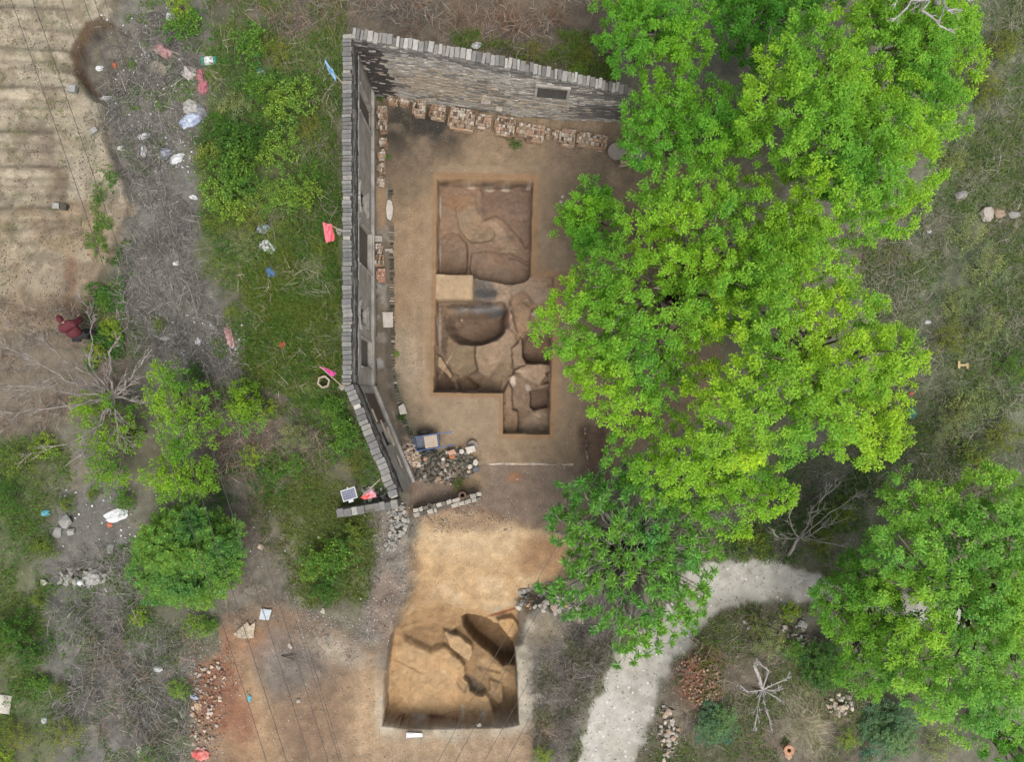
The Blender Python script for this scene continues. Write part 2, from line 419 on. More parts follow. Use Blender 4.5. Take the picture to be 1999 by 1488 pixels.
# --- excavation surfaces: painted from the rim down, each polygon as the photograph shows it at its own level
RIM = [(854.5, 349), (1040.5, 352), (1037, 450), (1035, 538.7), (1081, 539.6), (1078, 640), (1072.6, 847.7), (983, 845.8), (983, 767), (846.6, 765), (851, 583), (853, 450)]
BORDER = [(846, 335), (1052, 341), (1048, 527), (1095, 530), (1090, 765), (1083, 859), (973, 857), (974, 777), (838, 774), (842, 600), (843, 450)]
TR_STEPS = [  # polygon, level, edge width, colour, mottling
    ([(840, 330), (1060, 330), (1060, 540), (1000, 556), (926, 542), (840, 540)], -0.95, .06, (146, 118, 94)),
    ([(840, 583), (924, 583), (983, 586), (1000, 600), (1010, 770), (985, 800), (840, 790)], -1.20, .14, (138, 114, 90)),
    ([(924, 543), (1100, 530), (1100, 600), (1000, 600), (975, 587), (924, 585)], -0.50, .06, (168, 142, 116)),
    ([(924, 543), (946, 541), (962, 552), (972, 575), (968, 587), (924, 586)], -0.50, .08, (118, 108, 98)),
    ([(985, 590), (1100, 590), (1100, 730), (985, 720)], -0.55, .08, (158, 130, 104)),
    ([(980, 735), (1100, 725), (1100, 870), (975, 870), (978, 765)], -1.05, .08, (148, 122, 98)),
    # northern trench
    ([(942.5, 429), (955, 422.5), (966, 419), (980.6, 428), (997, 446), (1013, 460.6), (1026, 481.5), (1045, 480.6), (1045, 360), (939, 360)], -1.06, .07, (136, 110, 90)),
    ([(890, 402), (889, 421), (895, 439), (910, 464), (922.5, 470.6), (946, 468), (964, 464), (966, 453), (957, 442), (948, 431), (942, 429), (931, 408), (928, 384), (905, 384)], -1.06, .05, (158, 132, 104)),
    ([(940, 430), (960, 425), (972, 432), (985, 446), (1000, 470), (1020, 492), (990, 490), (966, 470), (966, 452), (957, 441)], -0.93, .06, (162, 136, 110)),
    ([(862, 463), (872, 455), (884, 453), (895, 457), (908, 470), (913, 488), (912.6, 508), (908, 531), (850, 533), (850, 465)], -1.22, .06, (140, 114, 92)),
    ([(920.7, 493), (946, 489.7), (968, 491.5), (984, 495), (997, 492.4), (1017, 504), (1031, 511.5), (1045, 515), (1040, 538.7), (1022, 551), (1002, 556), (986, 555), (964, 547.7), (926, 542), (917, 520.5), (919, 502)], -1.25, .07, (142, 116, 94)),
    ([(990, 499), (1012, 503), (1030, 513), (1033, 518), (1010, 516), (993, 508)], -1.10, .08, (146, 120, 98)),
    # southern trench
    ([(884, 622), (920, 614), (983, 611), (987, 636), (984, 652), (972, 661.6), (955, 666.5), (939, 671), (918, 670), (898, 664), (884, 650), (879, 636)], -1.95, .24, (120, 96, 76)),
    ([(888, 677), (928, 674), (930, 700), (932, 724), (900, 738), (878, 728), (872, 700)], -1.36, .14, (146, 124, 96)),
    ([(929, 675), (955, 667.5), (972, 661.6), (990, 642), (1005, 652), (1011, 667.5), (999.6, 681), (997.6, 695), (1001.5, 704.5), (978, 710), (970, 724), (956.7, 734.7), (945, 732), (933, 724), (929, 704.5), (927.5, 691)], -1.00, .06, (164, 138, 110)),
    ([(958, 668), (990, 642), (1005, 652), (1011, 667), (999, 681), (975, 690), (960, 684)], -0.97, .2, (168, 140, 112)),
    ([(970, 724), (978, 711), (1001, 705), (1003, 720), (990, 738), (972, 744), (958, 736)], -1.20, .14, (152, 128, 100)),
    ([(894, 745), (906, 732), (918, 738), (937, 755), (928, 762), (898, 762)], -1.58, .10, (134, 108, 82)),
    ([(850, 686), (863, 697), (881, 730), (879, 738), (862, 722), (851, 716)], -0.90, .05, (172, 142, 108)),
    ([(851, 717), (866, 728), (882, 752), (884, 762), (856, 760)], -1.45, .10, (122, 98, 78)),
    ([(994, 587.5), (1001.5, 576), (1015, 570), (1029, 572), (1050, 599), (1036, 609), (1034.6, 648), (1013, 661.6), (1005, 634), (996, 605)], -0.86, .10, (162, 130, 100)),
    ([(1010, 592), (1022, 586), (1036, 602), (1034, 640), (1014, 656), (1010, 630)], -0.74, .08, (170, 138, 106)),
    ([(1036.6, 649), (1046, 654), (1085, 654), (1085, 704.5), (1048, 712), (1027, 710), (1019, 697), (1018, 679), (1023, 663.5)], -1.75, .10, (136, 110, 88)),
    ([(999.6, 679), (1017, 669), (1025, 714), (1005, 718)], -0.78, .08, (164, 138, 110)),
    ([(1029, 718), (1050, 710), (1064, 710), (1067, 734), (1052, 750), (1036.6, 741.5), (1007, 728), (1005, 722)], -0.66, .06, (170, 144, 118)),
    ([(984, 765), (993, 745), (999, 757), (999.6, 800), (1011, 804), (1013, 845), (983, 850)], -0.72, .07, (156, 126, 98)),
    ([(1036.6, 765), (1080, 761), (1080, 794), (1044, 801), (1036.6, 794)], -1.62, .07, (134, 108, 88)),
    ([(1046, 752), (1080, 746), (1080, 755), (1046, 761)], -0.86, .05, (150, 124, 100)),
    ([(1040, 806), (1080, 800), (1080, 850), (1020, 850), (1022, 820)], -0.96, .14, (164, 138, 112)),
]
SLAB = [(846, 535), (923.5, 535.4), (923.5, 583), (846, 583)]
SP_RIM = [(763, 1240), (783, 1226), (812, 1200), (850, 1190), (885, 1200), (905, 1208), (912, 1201), (945, 1209), (962, 1214), (1012, 1194), (1016, 1240), (1004, 1262), (1008, 1310), (1012, 1415), (980, 1420), (800, 1424), (747, 1418), (751, 1330)]
SP_STEPS = [
    ([(700, 1100), (1060, 1100), (1060, 1460), (700, 1460)], -1.12, .05, (182, 146, 100)),
    ([(790, 1262), (826, 1278), (856, 1284), (880, 1300), (896, 1330), (880, 1380), (800, 1390), (768, 1360), (766, 1280)], -1.09, .5, (190, 154, 108)),
    ([(770, 1226), (812, 1190), (870, 1180), (905, 1205), (900, 1250), (868, 1262), (830, 1240), (786, 1244)], -1.25, .35, (166, 132, 90)),
    ([(786, 1235), (829, 1222), (865, 1230), (869, 1263), (839, 1277), (820, 1269), (786, 1249)], -1.48, .16, (150, 118, 80)),
    ([(862, 1263), (905, 1303), (912, 1327), (942, 1352), (958, 1364), (968, 1392), (968, 1406), (1030, 1406), (1030, 1260), (985, 1225), (910, 1215), (880, 1240)], -1.50, .10, (152, 120, 82)),
    ([(908, 1325), (922, 1330), (950, 1352), (940, 1360), (920, 1350)], -1.62, .16, (128, 106, 82)),
    ([(930, 1288), (952, 1290), (985, 1312), (1010, 1330), (1010, 1360), (975, 1342), (942, 1312)], -1.40, .16, (174, 140, 96)),
    ([(955, 1335), (980, 1344), (986, 1380), (970, 1390), (958, 1362)], -1.30, .12, (170, 136, 94)),
    ([(984, 1352), (991, 1366), (990, 1386), (983, 1376)], -1.58, .14, (136, 110, 78)),
    ([(915, 1300), (950, 1308), (975, 1320), (940, 1316)], -1.62, .12, (136, 110, 80)),
    ([(869, 1241), (899, 1251), (923, 1267), (925, 1281), (915, 1301), (901, 1289), (879, 1271)], -0.98, .06, (184, 150, 106)),
    ([(901, 1211), (911, 1203), (942, 1210), (972, 1225), (988, 1249), (1006, 1269), (1010, 1309), (982, 1311), (954, 1279), (921, 1255), (907, 1231)], -2.7, .06, (146, 114, 78)),
    ([(965, 1214), (1000, 1208), (1016, 1235), (1006, 1256), (992, 1247), (975, 1225)], -0.75, .10, (196, 156, 104)),
    ([(893, 1328), (908, 1345), (906, 1358), (893, 1340)], -1.22, .06, (170, 136, 96)),
]

def fbm_at(i):
    return (i * 0.618) % 1.0

FLOOR = {}
def trench(name, rect, cell, rim, steps, rim_soft, slab=None, ksoft=1.0, kz=1.0, gain=1.0):
    x0, x1, y0, y1 = rect
    ov = 0.14
    nx = int(round((x1 - x0 + 2 * ov) / cell)) + 1; ny = int(round((y1 - y0 + 2 * ov) / cell)) + 1
    gx, gy = np.meshgrid(np.linspace(x0 - ov, x1 + ov, nx), np.linspace(y0 - ov, y1 + ov, ny))
    gx = gx.ravel(); gy = gy.ravel()
    h = ground_h(gx, gy); col = ground_col(gx, gy, h)
    inside = pmask(gx, gy, PP(rim), rim_soft, 0.012, 0.3, 70)
    zf = np.zeros_like(h); cf = np.zeros_like(col)
    tone = 0.86 + 0.28 * fbm(gx, gy, 0.8, 4, 71)[:, None]
    warm = (fbm(gx, gy, 0.5, 4, 72)[:, None] - 0.5) * np.array([0.16, 0.02, -0.14])
    z_mid = steps[0][1]
    for i, (poly, z, soft, c) in enumerate(steps):
        if i and z > -1.95: z = z_mid + (z - z_mid) * kz
        m = pmask(gx, gy, PP(poly, -0.9 if z < -2.4 else z * 0.7), soft * (ksoft if i else 1) * (.6 + .9 * fbm_at(i)), (0.10 if ksoft > 1.4 else .13) if i else 0, 0.55, 73 + i)
        zf = zf * (1 - m) + z * m
        cf = cf * (1 - m[:, None]) + S(*c)[None, :] * m[:, None]
    zf = zf + (fbm(gx, gy, 0.9, 4, 99) - 0.5) * 0.24 + (fbm(gx, gy, 0.22, 5, 98, .6) - 0.5) * 0.10
    cf = cf * tone * (1 + warm)
    inside = np.where(inside > 0.985, 1, inside)
    if slab:
        sm = pmask(gx, gy, PP(slab), 0.03)
        zf = zf * (1 - sm) + (-0.02) * sm
        sc = S(186, 158, 122) * (0.9 + 0.2 * fbm(gx, gy, .25, 4, 55)[:, None])
        cf = cf * (1 - sm[:, None]) + sc * sm[:, None]
    cf = desat(cf, .9) * gain
    hz = h * (1 - inside) + zf * inside
    cc = col * (1 - inside[:, None]) + cf * inside[:, None]
    # what the cut faces and floors show: ash lenses, dark bands and patches, pale lumps
    def lens(px, py, z, rx, ry, c, a=0.8, rot=0, seed=0):
        nonlocal cc
        q = P(px, py, z)
        dx, dy = gx - q.x, gy - q.y
        ca, sa = math.cos(rot), math.sin(rot)
        u = (dx * ca + dy * sa) / (rx / PPM); v = (-dx * sa + dy * ca) / (ry / PPM)
        r = np.sqrt(u * u + v * v) + (fbm(gx, gy, 0.2, 4, 150 + seed) - .5) * 0.9
        m = (1 - ss(r, 0.6, 1.2)) * a * (inside > 0.5)
        cc = cc * (1 - m[:, None]) + S(*c) * m[:, None]
    for L in LENSES[name]: lens(*L)
    cc = cc * (1 + ((fbm(gx, gy, .11, 3, 97) - .5) * .34 + (fbm(gx, gy, .3, 4, 96) - .5) * .3) * (inside > .5))[:, None]
    FLOOR[name] = (x0 - ov, y0 - ov, (x1 - x0 + 2 * ov) / (nx - 1), (y1 - y0 + 2 * ov) / (ny - 1), hz.reshape(ny, nx), inside.reshape(ny, nx), cc.reshape(ny, nx, 3))
    edge = np.minimum.reduce([gx - (x0 - ov), (x1 + ov) - gx, gy - (y0 - ov), (y1 + ov) - gy])
    hz = hz - 0.06 * (1 - ss(edge, 0, 0.1))
    idx = np.arange(nx * ny).reshape(ny, nx)
    f = np.stack([idx[:-1, :-1], idx[:-1, 1:], idx[1:, 1:], idx[1:, :-1]], -1).reshape(-1, 4)
    return np_obj(name, np.stack([gx, gy, hz], 1), f, M_TRENCH, None, cc, kind='structure')

LENSES = {
 'excavation_trench': [(917, 363, -.8, 11, 4, (206, 186, 164), .8, 0, 1), (957, 367, -.8, 13, 4.5, (206, 188, 168), .8, 0, 2), (988, 367, -.8, 13, 5, (206, 188, 168), .8, 0, 3), (1032, 365, -.8, 6, 3, (196, 176, 156), .7, 0, 4),
   (895, 352, -.3, 45, 5, (92, 76, 62), .7, 0, 5), (985, 355, -.3, 55, 4, (96, 80, 66), .7, 0, 6), (858, 400, -.6, 2.5, 22, (206, 190, 170), .7, 0, 7), (857, 490, -.6, 2.5, 40, (190, 172, 158), .7, 0, 8),
   (948, 572, -.5, 22, 11, (84, 82, 82), .85, 0, 9), (893, 398, -1, 40, 18, (156, 116, 84), .5, 0, 10),
   (945, 604, -1.2, 38, 8, (138, 140, 142), .75, 0, 11), (900, 605, -1.2, 16, 9, (140, 134, 126), .6, 0, 12), (915, 598, -1.1, 60, 6, (72, 62, 54), .6, 0, 13), (972, 612, -1.3, 22, 6, (98, 100, 104), .7, .1, 14),
   (857, 640, -.8, 3, 55, (176, 166, 156), .6, 0, 15), (868, 660, -1.1, 7, 45, (84, 70, 60), .6, 0, 16), (902, 626, -1.9, 2, 2, (228, 220, 210), .9, 0, 17),
   (900, 764, -.7, 50, 3, (150, 134, 122), .6, 0, 18), (870, 712, -1, 2.5, 30, (206, 178, 150), .6, -.5, 19), (968, 702, -1, 15, 6, (178, 150, 130), .5, 0, 20),
   (998, 602, -.9, 3, 5, (222, 200, 184), .9, 0, 21), (998, 618, -.9, 3, 5, (222, 204, 190), .9, 0, 22), (1022, 588, -.8, 9, 2.5, (206, 176, 150), .7, .5, 23), (1002, 745, -.8, 6, 12, (224, 204, 190), .85, .1, 24), (1032, 756, -.8, 6, 7, (206, 192, 178), .8, 0, 25),
   (1015, 726, -.7, 12, 4, (206, 180, 152), .7, 0, 26), (1050, 613, -.6, 14, 4, (206, 192, 180), .6, 0, 27), (1050, 812, -1, 9, 2, (214, 186, 158), .8, -.5, 28), (1045, 735, -.7, 16, 12, (166, 142, 120), .5, 0, 29), (1020, 835, -1, 10, 8, (180, 158, 136), .5, 0, 30), (990, 622, -.9, 7, 18, (170, 124, 96), .6, 0, 31)],
 'excavation_pit': [(845, 1411, -.7, 60, 8, (112, 68, 48), .95, 0, 41), (775, 1411, -.7, 35, 8, (108, 66, 46), .95, 0, 42), (960, 1413, -.7, 60, 7, (98, 82, 66), .9, 0, 43), (750, 1380, -.6, 5, 50, (120, 74, 52), .9, 0, 44), (815, 1408, -.6, 18, 2, (210, 196, 180), .6, 0, 45),
   (866, 1313, -1.1, 8, 5, (226, 196, 152), .9, 0, 46), (903, 1386, -1.1, 4, 14, (214, 194, 160), .8, .2, 47), (915, 1402, -1.1, 8, 4, (206, 190, 160), .7, 0, 48), (945, 1392, -1.1, 8, 5, (208, 194, 170), .6, .6, 49), (908, 1290, -1, 5, 6, (196, 184, 160), .8, 0, 50),
   (800, 1305, -1.1, 34, 2.5, (140, 110, 74), .7, -.45, 51), (760, 1320, -1, 1.6, 70, (214, 176, 132), .6, 0, 52), (885, 1235, -1.2, 14, 10, (128, 108, 82), .6, -.5, 53), (925, 1335, -1.6, 14, 9, (96, 84, 70), .7, -.6, 54), (978, 1203, -.7, 34, 3, (140, 78, 54), .8, .3, 55), (990, 1225, -.7, 16, 12, (200, 160, 108), .6, 0, 56)],
}

# ---------------------------------------------------------------- what the ground is made of (base colour)
def desat(c, k=0.84):
    l = (c @ np.array([.3, .55, .15]))[:, None]
    return l + (c - l) * k

def ground_col(x, y, h):
    f = 1.0 - h / CAM_H
    n1 = fbm(x, y, 3.0, 4, 100); n2 = fbm(x, y, 0.8, 5, 101); n3 = fbm(x, y, 0.25, 4, 102); n4 = fbm(x, y, 1.6, 5, 103)
    c = np.empty((len(x), 3))
    def put(m, rgb, vary=0.2):
        nonlocal c
        cc = S(*rgb)[None, :] * (1 + (n3[:, None] - 0.5) * vary * 2 + (n2[:, None] - 0.5) * vary)
        c = c * (1 - m[:, None]) + cc * m[:, None]
    def poly(pts, rgb, soft=0.6, warp=0.35, ws=0.9, seed=0, a=1.0, z=0.0, vary=0.2):
        put(pmask(x, y, PP(pts, z), soft, warp, ws, seed) * a, rgb, vary)
    def ell(px, py, rx, ry, rgb, soft=0.5, warp=0.35, seed=0, a=1.0, rot=0, vary=0.2):
        put(emask(x, y, px, py, rx, ry, soft, warp, seed, rot) * a, rgb, vary)
    c[:] = 0
    put(np.ones(len(x)), (124, 120, 102), 0.35)
    put(ss(n4, 0.46, 0.62) * 0.7, (98, 100, 70), 0.3)
    put(ss(n1, 0.55, 0.7) * 0.5, (140, 126, 108), 0.3)
    # west side
    poly([(200, -80), (420, -80), (420, 120), (400, 240), (330, 340), (230, 300), (190, 200)], (124, 118, 108), seed=1, vary=.4)
    poly([(215, 180), (320, 230), (390, 330), (400, 520), (470, 660), (460, 760), (300, 700), (250, 620), (215, 420)], (126, 122, 114), seed=2, vary=.35)
    poly([(400, 330), (430, 60), (668, 60), (668, 750), (610, 800), (500, 760), (450, 640), (500, 560), (390, 540)], (100, 106, 66), warp=1.0, ws=1.6, seed=3, vary=.35)
    poly([(480, 540), (668, 470), (668, 740), (560, 760), (490, 700)], (106, 120, 62), warp=.9, ws=1.6, seed=4, vary=.3)
    poly([(480, 900), (600, 880), (740, 1000), (740, 1090), (720, 1180), (600, 1180), (530, 1080)], (110, 114, 70), warp=.9, ws=1.4, seed=5, vary=.3)
    poly([(-80, 860), (140, 850), (110, 1050), (70, 1180), (80, 1300), (110, 1560), (-80, 1560)], (110, 114, 78), warp=1.0, ws=1.6, seed=6, vary=.35)
    poly([(100, 960), (240, 930), (260, 1100), (280, 1220), (390, 1290), (360, 1400), (330, 1560), (120, 1560), (90, 1290)], (124, 120, 112), seed=7, vary=.35)
    poly([(0, 600), (240, 590), (250, 760), (100, 850), (-80, 850)], (134, 120, 102), seed=8)
    poly([(400, 740), (640, 780), (660, 900), (520, 960), (400, 940)], (124, 112, 98), seed=9, vary=.3)
    poly([(470, 960), (560, 1060), (590, 1180), (720, 1262), (760, 1250), (700, 1290), (500, 1270), (440, 1210)], (130, 120, 106), seed=10, vary=.3)
    # north brush
    poly([(420, -80), (1170, -80), (1190, 160), (1000, 120), (690, 60), (560, 80)], (116, 102, 86), seed=11, vary=.4)
    ell(960, 40, 90, 40, (132, 106, 88), seed=12, a=.8); ell(1080, 100, 90, 30, (104, 104, 72), seed=13, a=.8); ell(640, 30, 60, 30, (140, 128, 110), seed=14, a=.7)
    # east scrub
    poly([(1700, -80), (2100, -80), (2100, 1000), (1650, 1000), (1700, 700), (1660, 480), (1800, 400)], (122, 126, 100), seed=15, vary=.35)
    put(pmask(x, y, PP([(1700, -80), (2100, -80), (2100, 1000), (1650, 1000), (1700, 700), (1660, 480), (1800, 400)]), 1) * ss(n4, 0.45, 0.58) * .75, (106, 116, 76), .3)
    ell(1760, 850, 110, 60, (92, 92, 58), seed=16, a=.7); ell(1720, 500, 60, 40, (126, 110, 98), seed=17, a=.8); ell(1960, 430, 60, 25, (140, 128, 112), seed=18, a=.6)
    # terrace field
    fm = pmask(x, y, W_FIELD, 0.25, 0.1, 0.5, 3)
    put(fm, (180, 166, 141), .28)
    put(fm * ss(n2, .4, .6) * .5, (166, 148, 122), .3)
    def band(y0, y1, xa, xb, rgb, a, seed):
        put(fm * pmask(x, y, PP([(xa, y0), (xb, y0 - 4), (xb, y1 - 4), (xa, y1)], .45), .22, .24, .7, seed) * a * (.35 + .65 * ss(fbm(x, y, 1.1, 3, seed + 400), .36, .56)), rgb, .3)
    band(250, 335, -80, 110, (138, 122, 104), .8, 20); band(400, 520, -80, 250, (162, 138, 108), .9, 21); band(330, 400, 95, 135, (132, 110, 88), .7, 22)
    band(515, 660, -80, 240, (150, 128, 102), .9, 23)
    for k, yy in enumerate((22, 62, 102, 140, 176, 216, 262, 298, 332, 372, 415, 452)):
        strong = k % 2 == 0
        xe = (150 if yy < 210 else 112)
        band(yy - 6, yy + (8 if strong else 4), -80, xe, (122, 108, 90), .62 if strong else .36, 24 + k)
        band(yy + 8, yy + 15, -80, xe - 6, (204, 188, 162), .6 if strong else .3, 44 + k)
    band(-10, 430, 96, 104, (150, 132, 108), .7, 57)
    ell(150, 545, 16, 40, (132, 96, 72), seed=44, a=.8); ell(150, 600, 32, 26, (112, 90, 68), seed=45, a=.85); ell(130, 395, 12, 60, (126, 106, 84), seed=46, a=.5)
    put(fm * ss(fbm(x, y, .5, 5, 104), .56, .66) * .6, (126, 112, 90), .3)
    # the hollow and its cut bank
    hm = pmask(x, y, W_HOLLOW, 0.12, 0.10, 0.5, 3)
    put(hm, (124, 114, 102), .45)
    put(hm * (1 - pmask(x, y, PP([(222, 52), (188, 60), (167, 88), (157, 122), (161, 148), (180, 172), (205, 190), (260, 200), (300, 50)]), .12, .12, .4, 48)), (112, 88, 64), .25)
    # courtyard
    cm = pmask(x, y, W_COURT, 0.5, 0.12, 0.8, 50)
    put(cm, (164, 136, 106), .14)
    put(cm * emask(x, y, 1180, 320, 120, 80, .9, .3, 51) * .8, (128, 110, 92), .12)
    put(cm * emask(x, y, 1290, 600, 200, 300, .6, .3, 151) * .8, (132, 112, 92), .2)
    put(cm * emask(x, y, 810, 560, 40, 170, .8, .3, 52) * .6, (182, 148, 108), .1)
    put(cm * emask(x, y, 815, 255, 85, 60, .6, .5, 53), (66, 62, 56), .3)
    put(cm * emask(x, y, 790, 330, 60, 60, .8, .5, 54) * .6, (120, 104, 86), .2)
    put(cm * ss(fbm(x, y, 1.1, 5, 105), .55, .7) * .4, (176, 150, 120), .15)
    put(cm * emask(x, y, 790, 710, 26, 60, .8, .6, 55) * .7, (186, 166, 142), .3)
    put(cm * emask(x, y, 900, 820, 90, 40, .9, .5, 56) * .5, (174, 150, 122), .2)
    put(cm * emask(x, y, 780, 870, 60, 60, .7, .4, 57) * .8, (96, 88, 76), .3)
    put(emask(x, y, 870, 950, 76, 44, .5, .3, 58), (88, 80, 66), .35)
    # packed clay band round the trench
    bm = pmask(x, y, PP(BORDER), 0.05, 0.03, .5, 59)
    put(bm, (168, 130, 92), .12)
    # lower terrace
    tm = pmask(x, y, W_TERR, 0.25, 0.1, .5, 60)
    put(tm, (142, 120, 102), .14)
    put(tm * emask(x, y, 1005, 933, 14, 9, .4, .4, 61), (166, 116, 80), .2)
    put(tm * emask(x, y, 920, 940, 26, 26, .6, .4, 62) * .7, (172, 140, 102), .2)
    put(pmask(x, y, PP([(1130, 830), (1180, 830), (1200, 1000), (1150, 1000)]), .4, .2, .5, 63) * .8, (112, 82, 64), .3)
    # bank of rubble earth beside the sand
    put(pmask(x, y, W_BANK, .4, .25, .6, 64), (140, 128, 116), .3)
    put(emask(x, y, 760, 1190, 30, 70, .6, .5, 65) * .6, (150, 122, 104), .35)
    poly([(790, 990), (940, 985), (1010, 1020), (1000, 1035), (900, 1015), (830, 1030)], (150, 120, 98), .3, .2, .5, 66, vary=.3)
    poly([(1000, 1140), (1190, 1160), (1200, 1290), (1150, 1380), (1100, 1488), (1040, 1488), (1020, 1300)], (124, 116, 104), .5, .25, .8, 67, vary=.4)
    put(emask(x, y, 1060, 1230, 30, 30, .7, .5, 68) * .6, (166, 146, 116), .2)
    put(emask(x, y, 1050, 1380, 30, 45, .8, .5, 69) * .7, (178, 166, 150), .3)
    # sandy slope
    sm = pmask(x, y, W_SAND, .7, .34, .7, 70)
    put(sm, (207, 167, 116), .2)
    put(sm * ss(fbm(x, y, .7, 5, 108, .6), .5, .62) * .5, (220, 190, 148), .2)
    put(sm * ss(fbm(x, y, .5, 5, 109, .6), .56, .66) * .4, (178, 140, 96), .2)
    put(sm * emask(x, y, 930, 1055, 110, 40, .8, .4, 71) * .7, (216, 184, 140), .14)
    put(sm * emask(x, y, 1060, 1090, 50, 50, .5, .3, 72) * .9, (168, 126, 86), .14)
    put(sm * emask(x, y, 900, 1025, 90, 14, .8, .7, 73) * .7, (152, 116, 86), .3)
    put(sm * emask(x, y, 820, 1190, 40, 40, .8, .4, 74) * .7, (172, 134, 90), .12)
    # bare earth in the south
    em = pmask(x, y, W_EARTH, .6, .35, .9, 75)
    put(em, (150, 122, 96), .2)
    put(em * emask(x, y, 480, 1390, 50, 150, .5, .3, 76, .25), (184, 148, 108), .14)
    put(em * emask(x, y, 425, 1330, 50, 150, .4, .35, 77, .35) * .85, (150, 96, 68), .3)
    put(em * emask(x, y, 500, 1260, 40, 30, .5, .3, 78) * .8, (176, 126, 88), .2)
    put(em * emask(x, y, 560, 1300, 66, 56, .6, .4, 79) * .85, (132, 122, 114), .35)
    put(em * emask(x, y, 620, 1420, 90, 60, .8, .4, 80) * .5, (150, 116, 88), .25)
    put(em * emask(x, y, 730, 1400, 50, 90, .6, .25, 81), (192, 158, 118), .12)
    put(em * emask(x, y, 860, 1465, 180, 34, .6, .3, 82) * .9, (180, 150, 116), .2)
    put(em * emask(x, y, 660, 1270, 60, 26, .6, .4, 83, -.5) * .7, (192, 176, 154), .2)
    rim = pmask(x, y, PP([(735, 1250), (1030, 1200), (1035, 1420), (960, 1450), (738, 1440)]), .6, .4, .6, 84)
    put(rim * (.3 + .5 * ss(n2, .35, .6)), (194, 180, 158), .25)
    put(rim * emask(x, y, 745, 1260, 50, 60, .6, .3, 85) * .8, (120, 106, 92), .3)
    # mound in the bend
    mm = pmask(x, y, W_MOUND, .8, .3, 1, 86)
    put(mm, (116, 104, 88), .35)
    put(mm * ss(n4, .46, .6) * .8, (94, 96, 62), .35)
    put(emask(x, y, 1352, 1312, 46, 58, .4, .3, 87), (136, 88, 62), .4)
    put(emask(x, y, 1300, 1400, 22, 50, .5, .4, 88), (150, 132, 112), .35)
    put(emask(x, y, 1545, 1400, 40, 60, .6, .4, 89) * .7, (170, 158, 132), .25)
    put(emask(x, y, 1620, 1370, 34, 24, .5, .4, 90) * .8, (150, 128, 108), .4)
    put(emask(x, y, 1372, 1362, 20, 14, .3, .2, 91), (40, 34, 28), .2)  # hole has no depth; its darkness is put into the ground colour
    # path
    pm = pmask(x, y, W_PATH, .32, .3, .6, 92)
    put(pm, (199, 193, 183), .2)
    put(pm * ss(fbm(x, y, 1.2, 5, 106), .5, .66) * .45, (182, 172, 156), .2)
    put(pm * ss(fbm(x, y, .5, 4, 107), .6, .68) * .35, (156, 144, 126), .2)
    return np.clip(desat(c) * np.array([.99, 1.005, .98]), 0.004, 0.9)

# ---------------------------------------------------------------- ground sheets
CELL = 0.07
def snap(v): return round(v / CELL) * CELL
TR_RECT = tuple(snap(v) for v in (-2.85, 2.73, -1.68, 9.24))
SP_RECT = tuple(snap(v) for v in (-4.76, 1.12, -13.09, -8.05))
GX0, GX1, GY0, GY1 = snap(-21.5), snap(22.6), snap(-16.2), snap(17.5)

def build_ground():
    gxs = np.arange(int(round((GX1 - GX0) / CELL)) + 1) * CELL + GX0
    gys = np.arange(int(round((GY1 - GY0) / CELL)) + 1) * CELL + GY0
    nx, ny = len(gxs), len(gys)
    gx, gy = np.meshgrid(gxs, gys); gx = gx.ravel(); gy = gy.ravel()
    h = ground_h(gx, gy); col = ground_col(gx, gy, h)
    idx = np.arange(nx * ny).reshape(ny, nx)
    f = np.stack([idx[:-1, :-1], idx[:-1, 1:], idx[1:, 1:], idx[1:, :-1]], -1).reshape(-1, 4)
    fx = gx[f].mean(1); fy = gy[f].mean(1)
    keep = np.ones(len(f), bool)
    for r in (TR_RECT, SP_RECT):
        keep &= ~((fx > r[0]) & (fx < r[1]) & (fy > r[2]) & (fy < r[3]))
    f, fx, fy = f[keep], fx[keep], fy[keep]
    lab = np.zeros(len(f), int)
    for k, (poly, w) in enumerate([(W_FIELD, .1), (W_COURT, .1), (W_SAND, .2), (W_PATH, .3)], 1):
        lab[pmask(fx, fy, poly, 0.01, w, .6, 3 if k == 1 else 92 if k == 4 else 70) > .5] = k
    V = np.stack([gx, gy, h], 1)
    for k, nm in enumerate(('ground', 'ploughed_field', 'courtyard_floor', 'sandy_slope', 'path')):
        ff = f[lab == k]
        u, inv = np.unique(ff, return_inverse=True)
        np_obj(nm, V[u], inv.reshape(-1, 4), M_PATH if nm == 'path' else M_GROUND, None, col[u], smooth=True, kind='structure')
    # the land beyond the picture, out to the horizon
    ring = [(GX0 + .05, GX1 - .05, GY0 + .05, GY1 - .05, -0.05), (-60, 60, -60, 60, -0.3), (-600, 600, -600, 600, -1.0)]
    v = []; fs = []
    for a, b, c_, d, z in ring: v += [(a, c_, z), (b, c_, z), (b, d, z), (a, d, z)]
    for k in range(2):
        for i in range(4): fs.append((k * 4 + i, (k + 1) * 4 + i, (k + 1) * 4 + (i + 1) % 4, k * 4 + (i + 1) % 4))
    cc = np.tile(S(118, 112, 92), (12, 1))
    np_obj('surrounding_land', np.array(v), np.array(fs), M_GROUND, None, cc, kind='structure')

build_ground()
trench('excavation_trench', TR_RECT, 0.03, RIM, TR_STEPS, 0.035, SLAB, 1.9, 0.82, 1.12)
trench('excavation_pit', SP_RECT, 0.033, SP_RIM, SP_STEPS, 0.08, None, 1.35, 0.8, 1.15)
# ---------------------------------------------------------------- walls
def jc(c, v=0.12):
    k = 1 + random.uniform(-v, v)
    return tuple(float(x) * k for x in c)

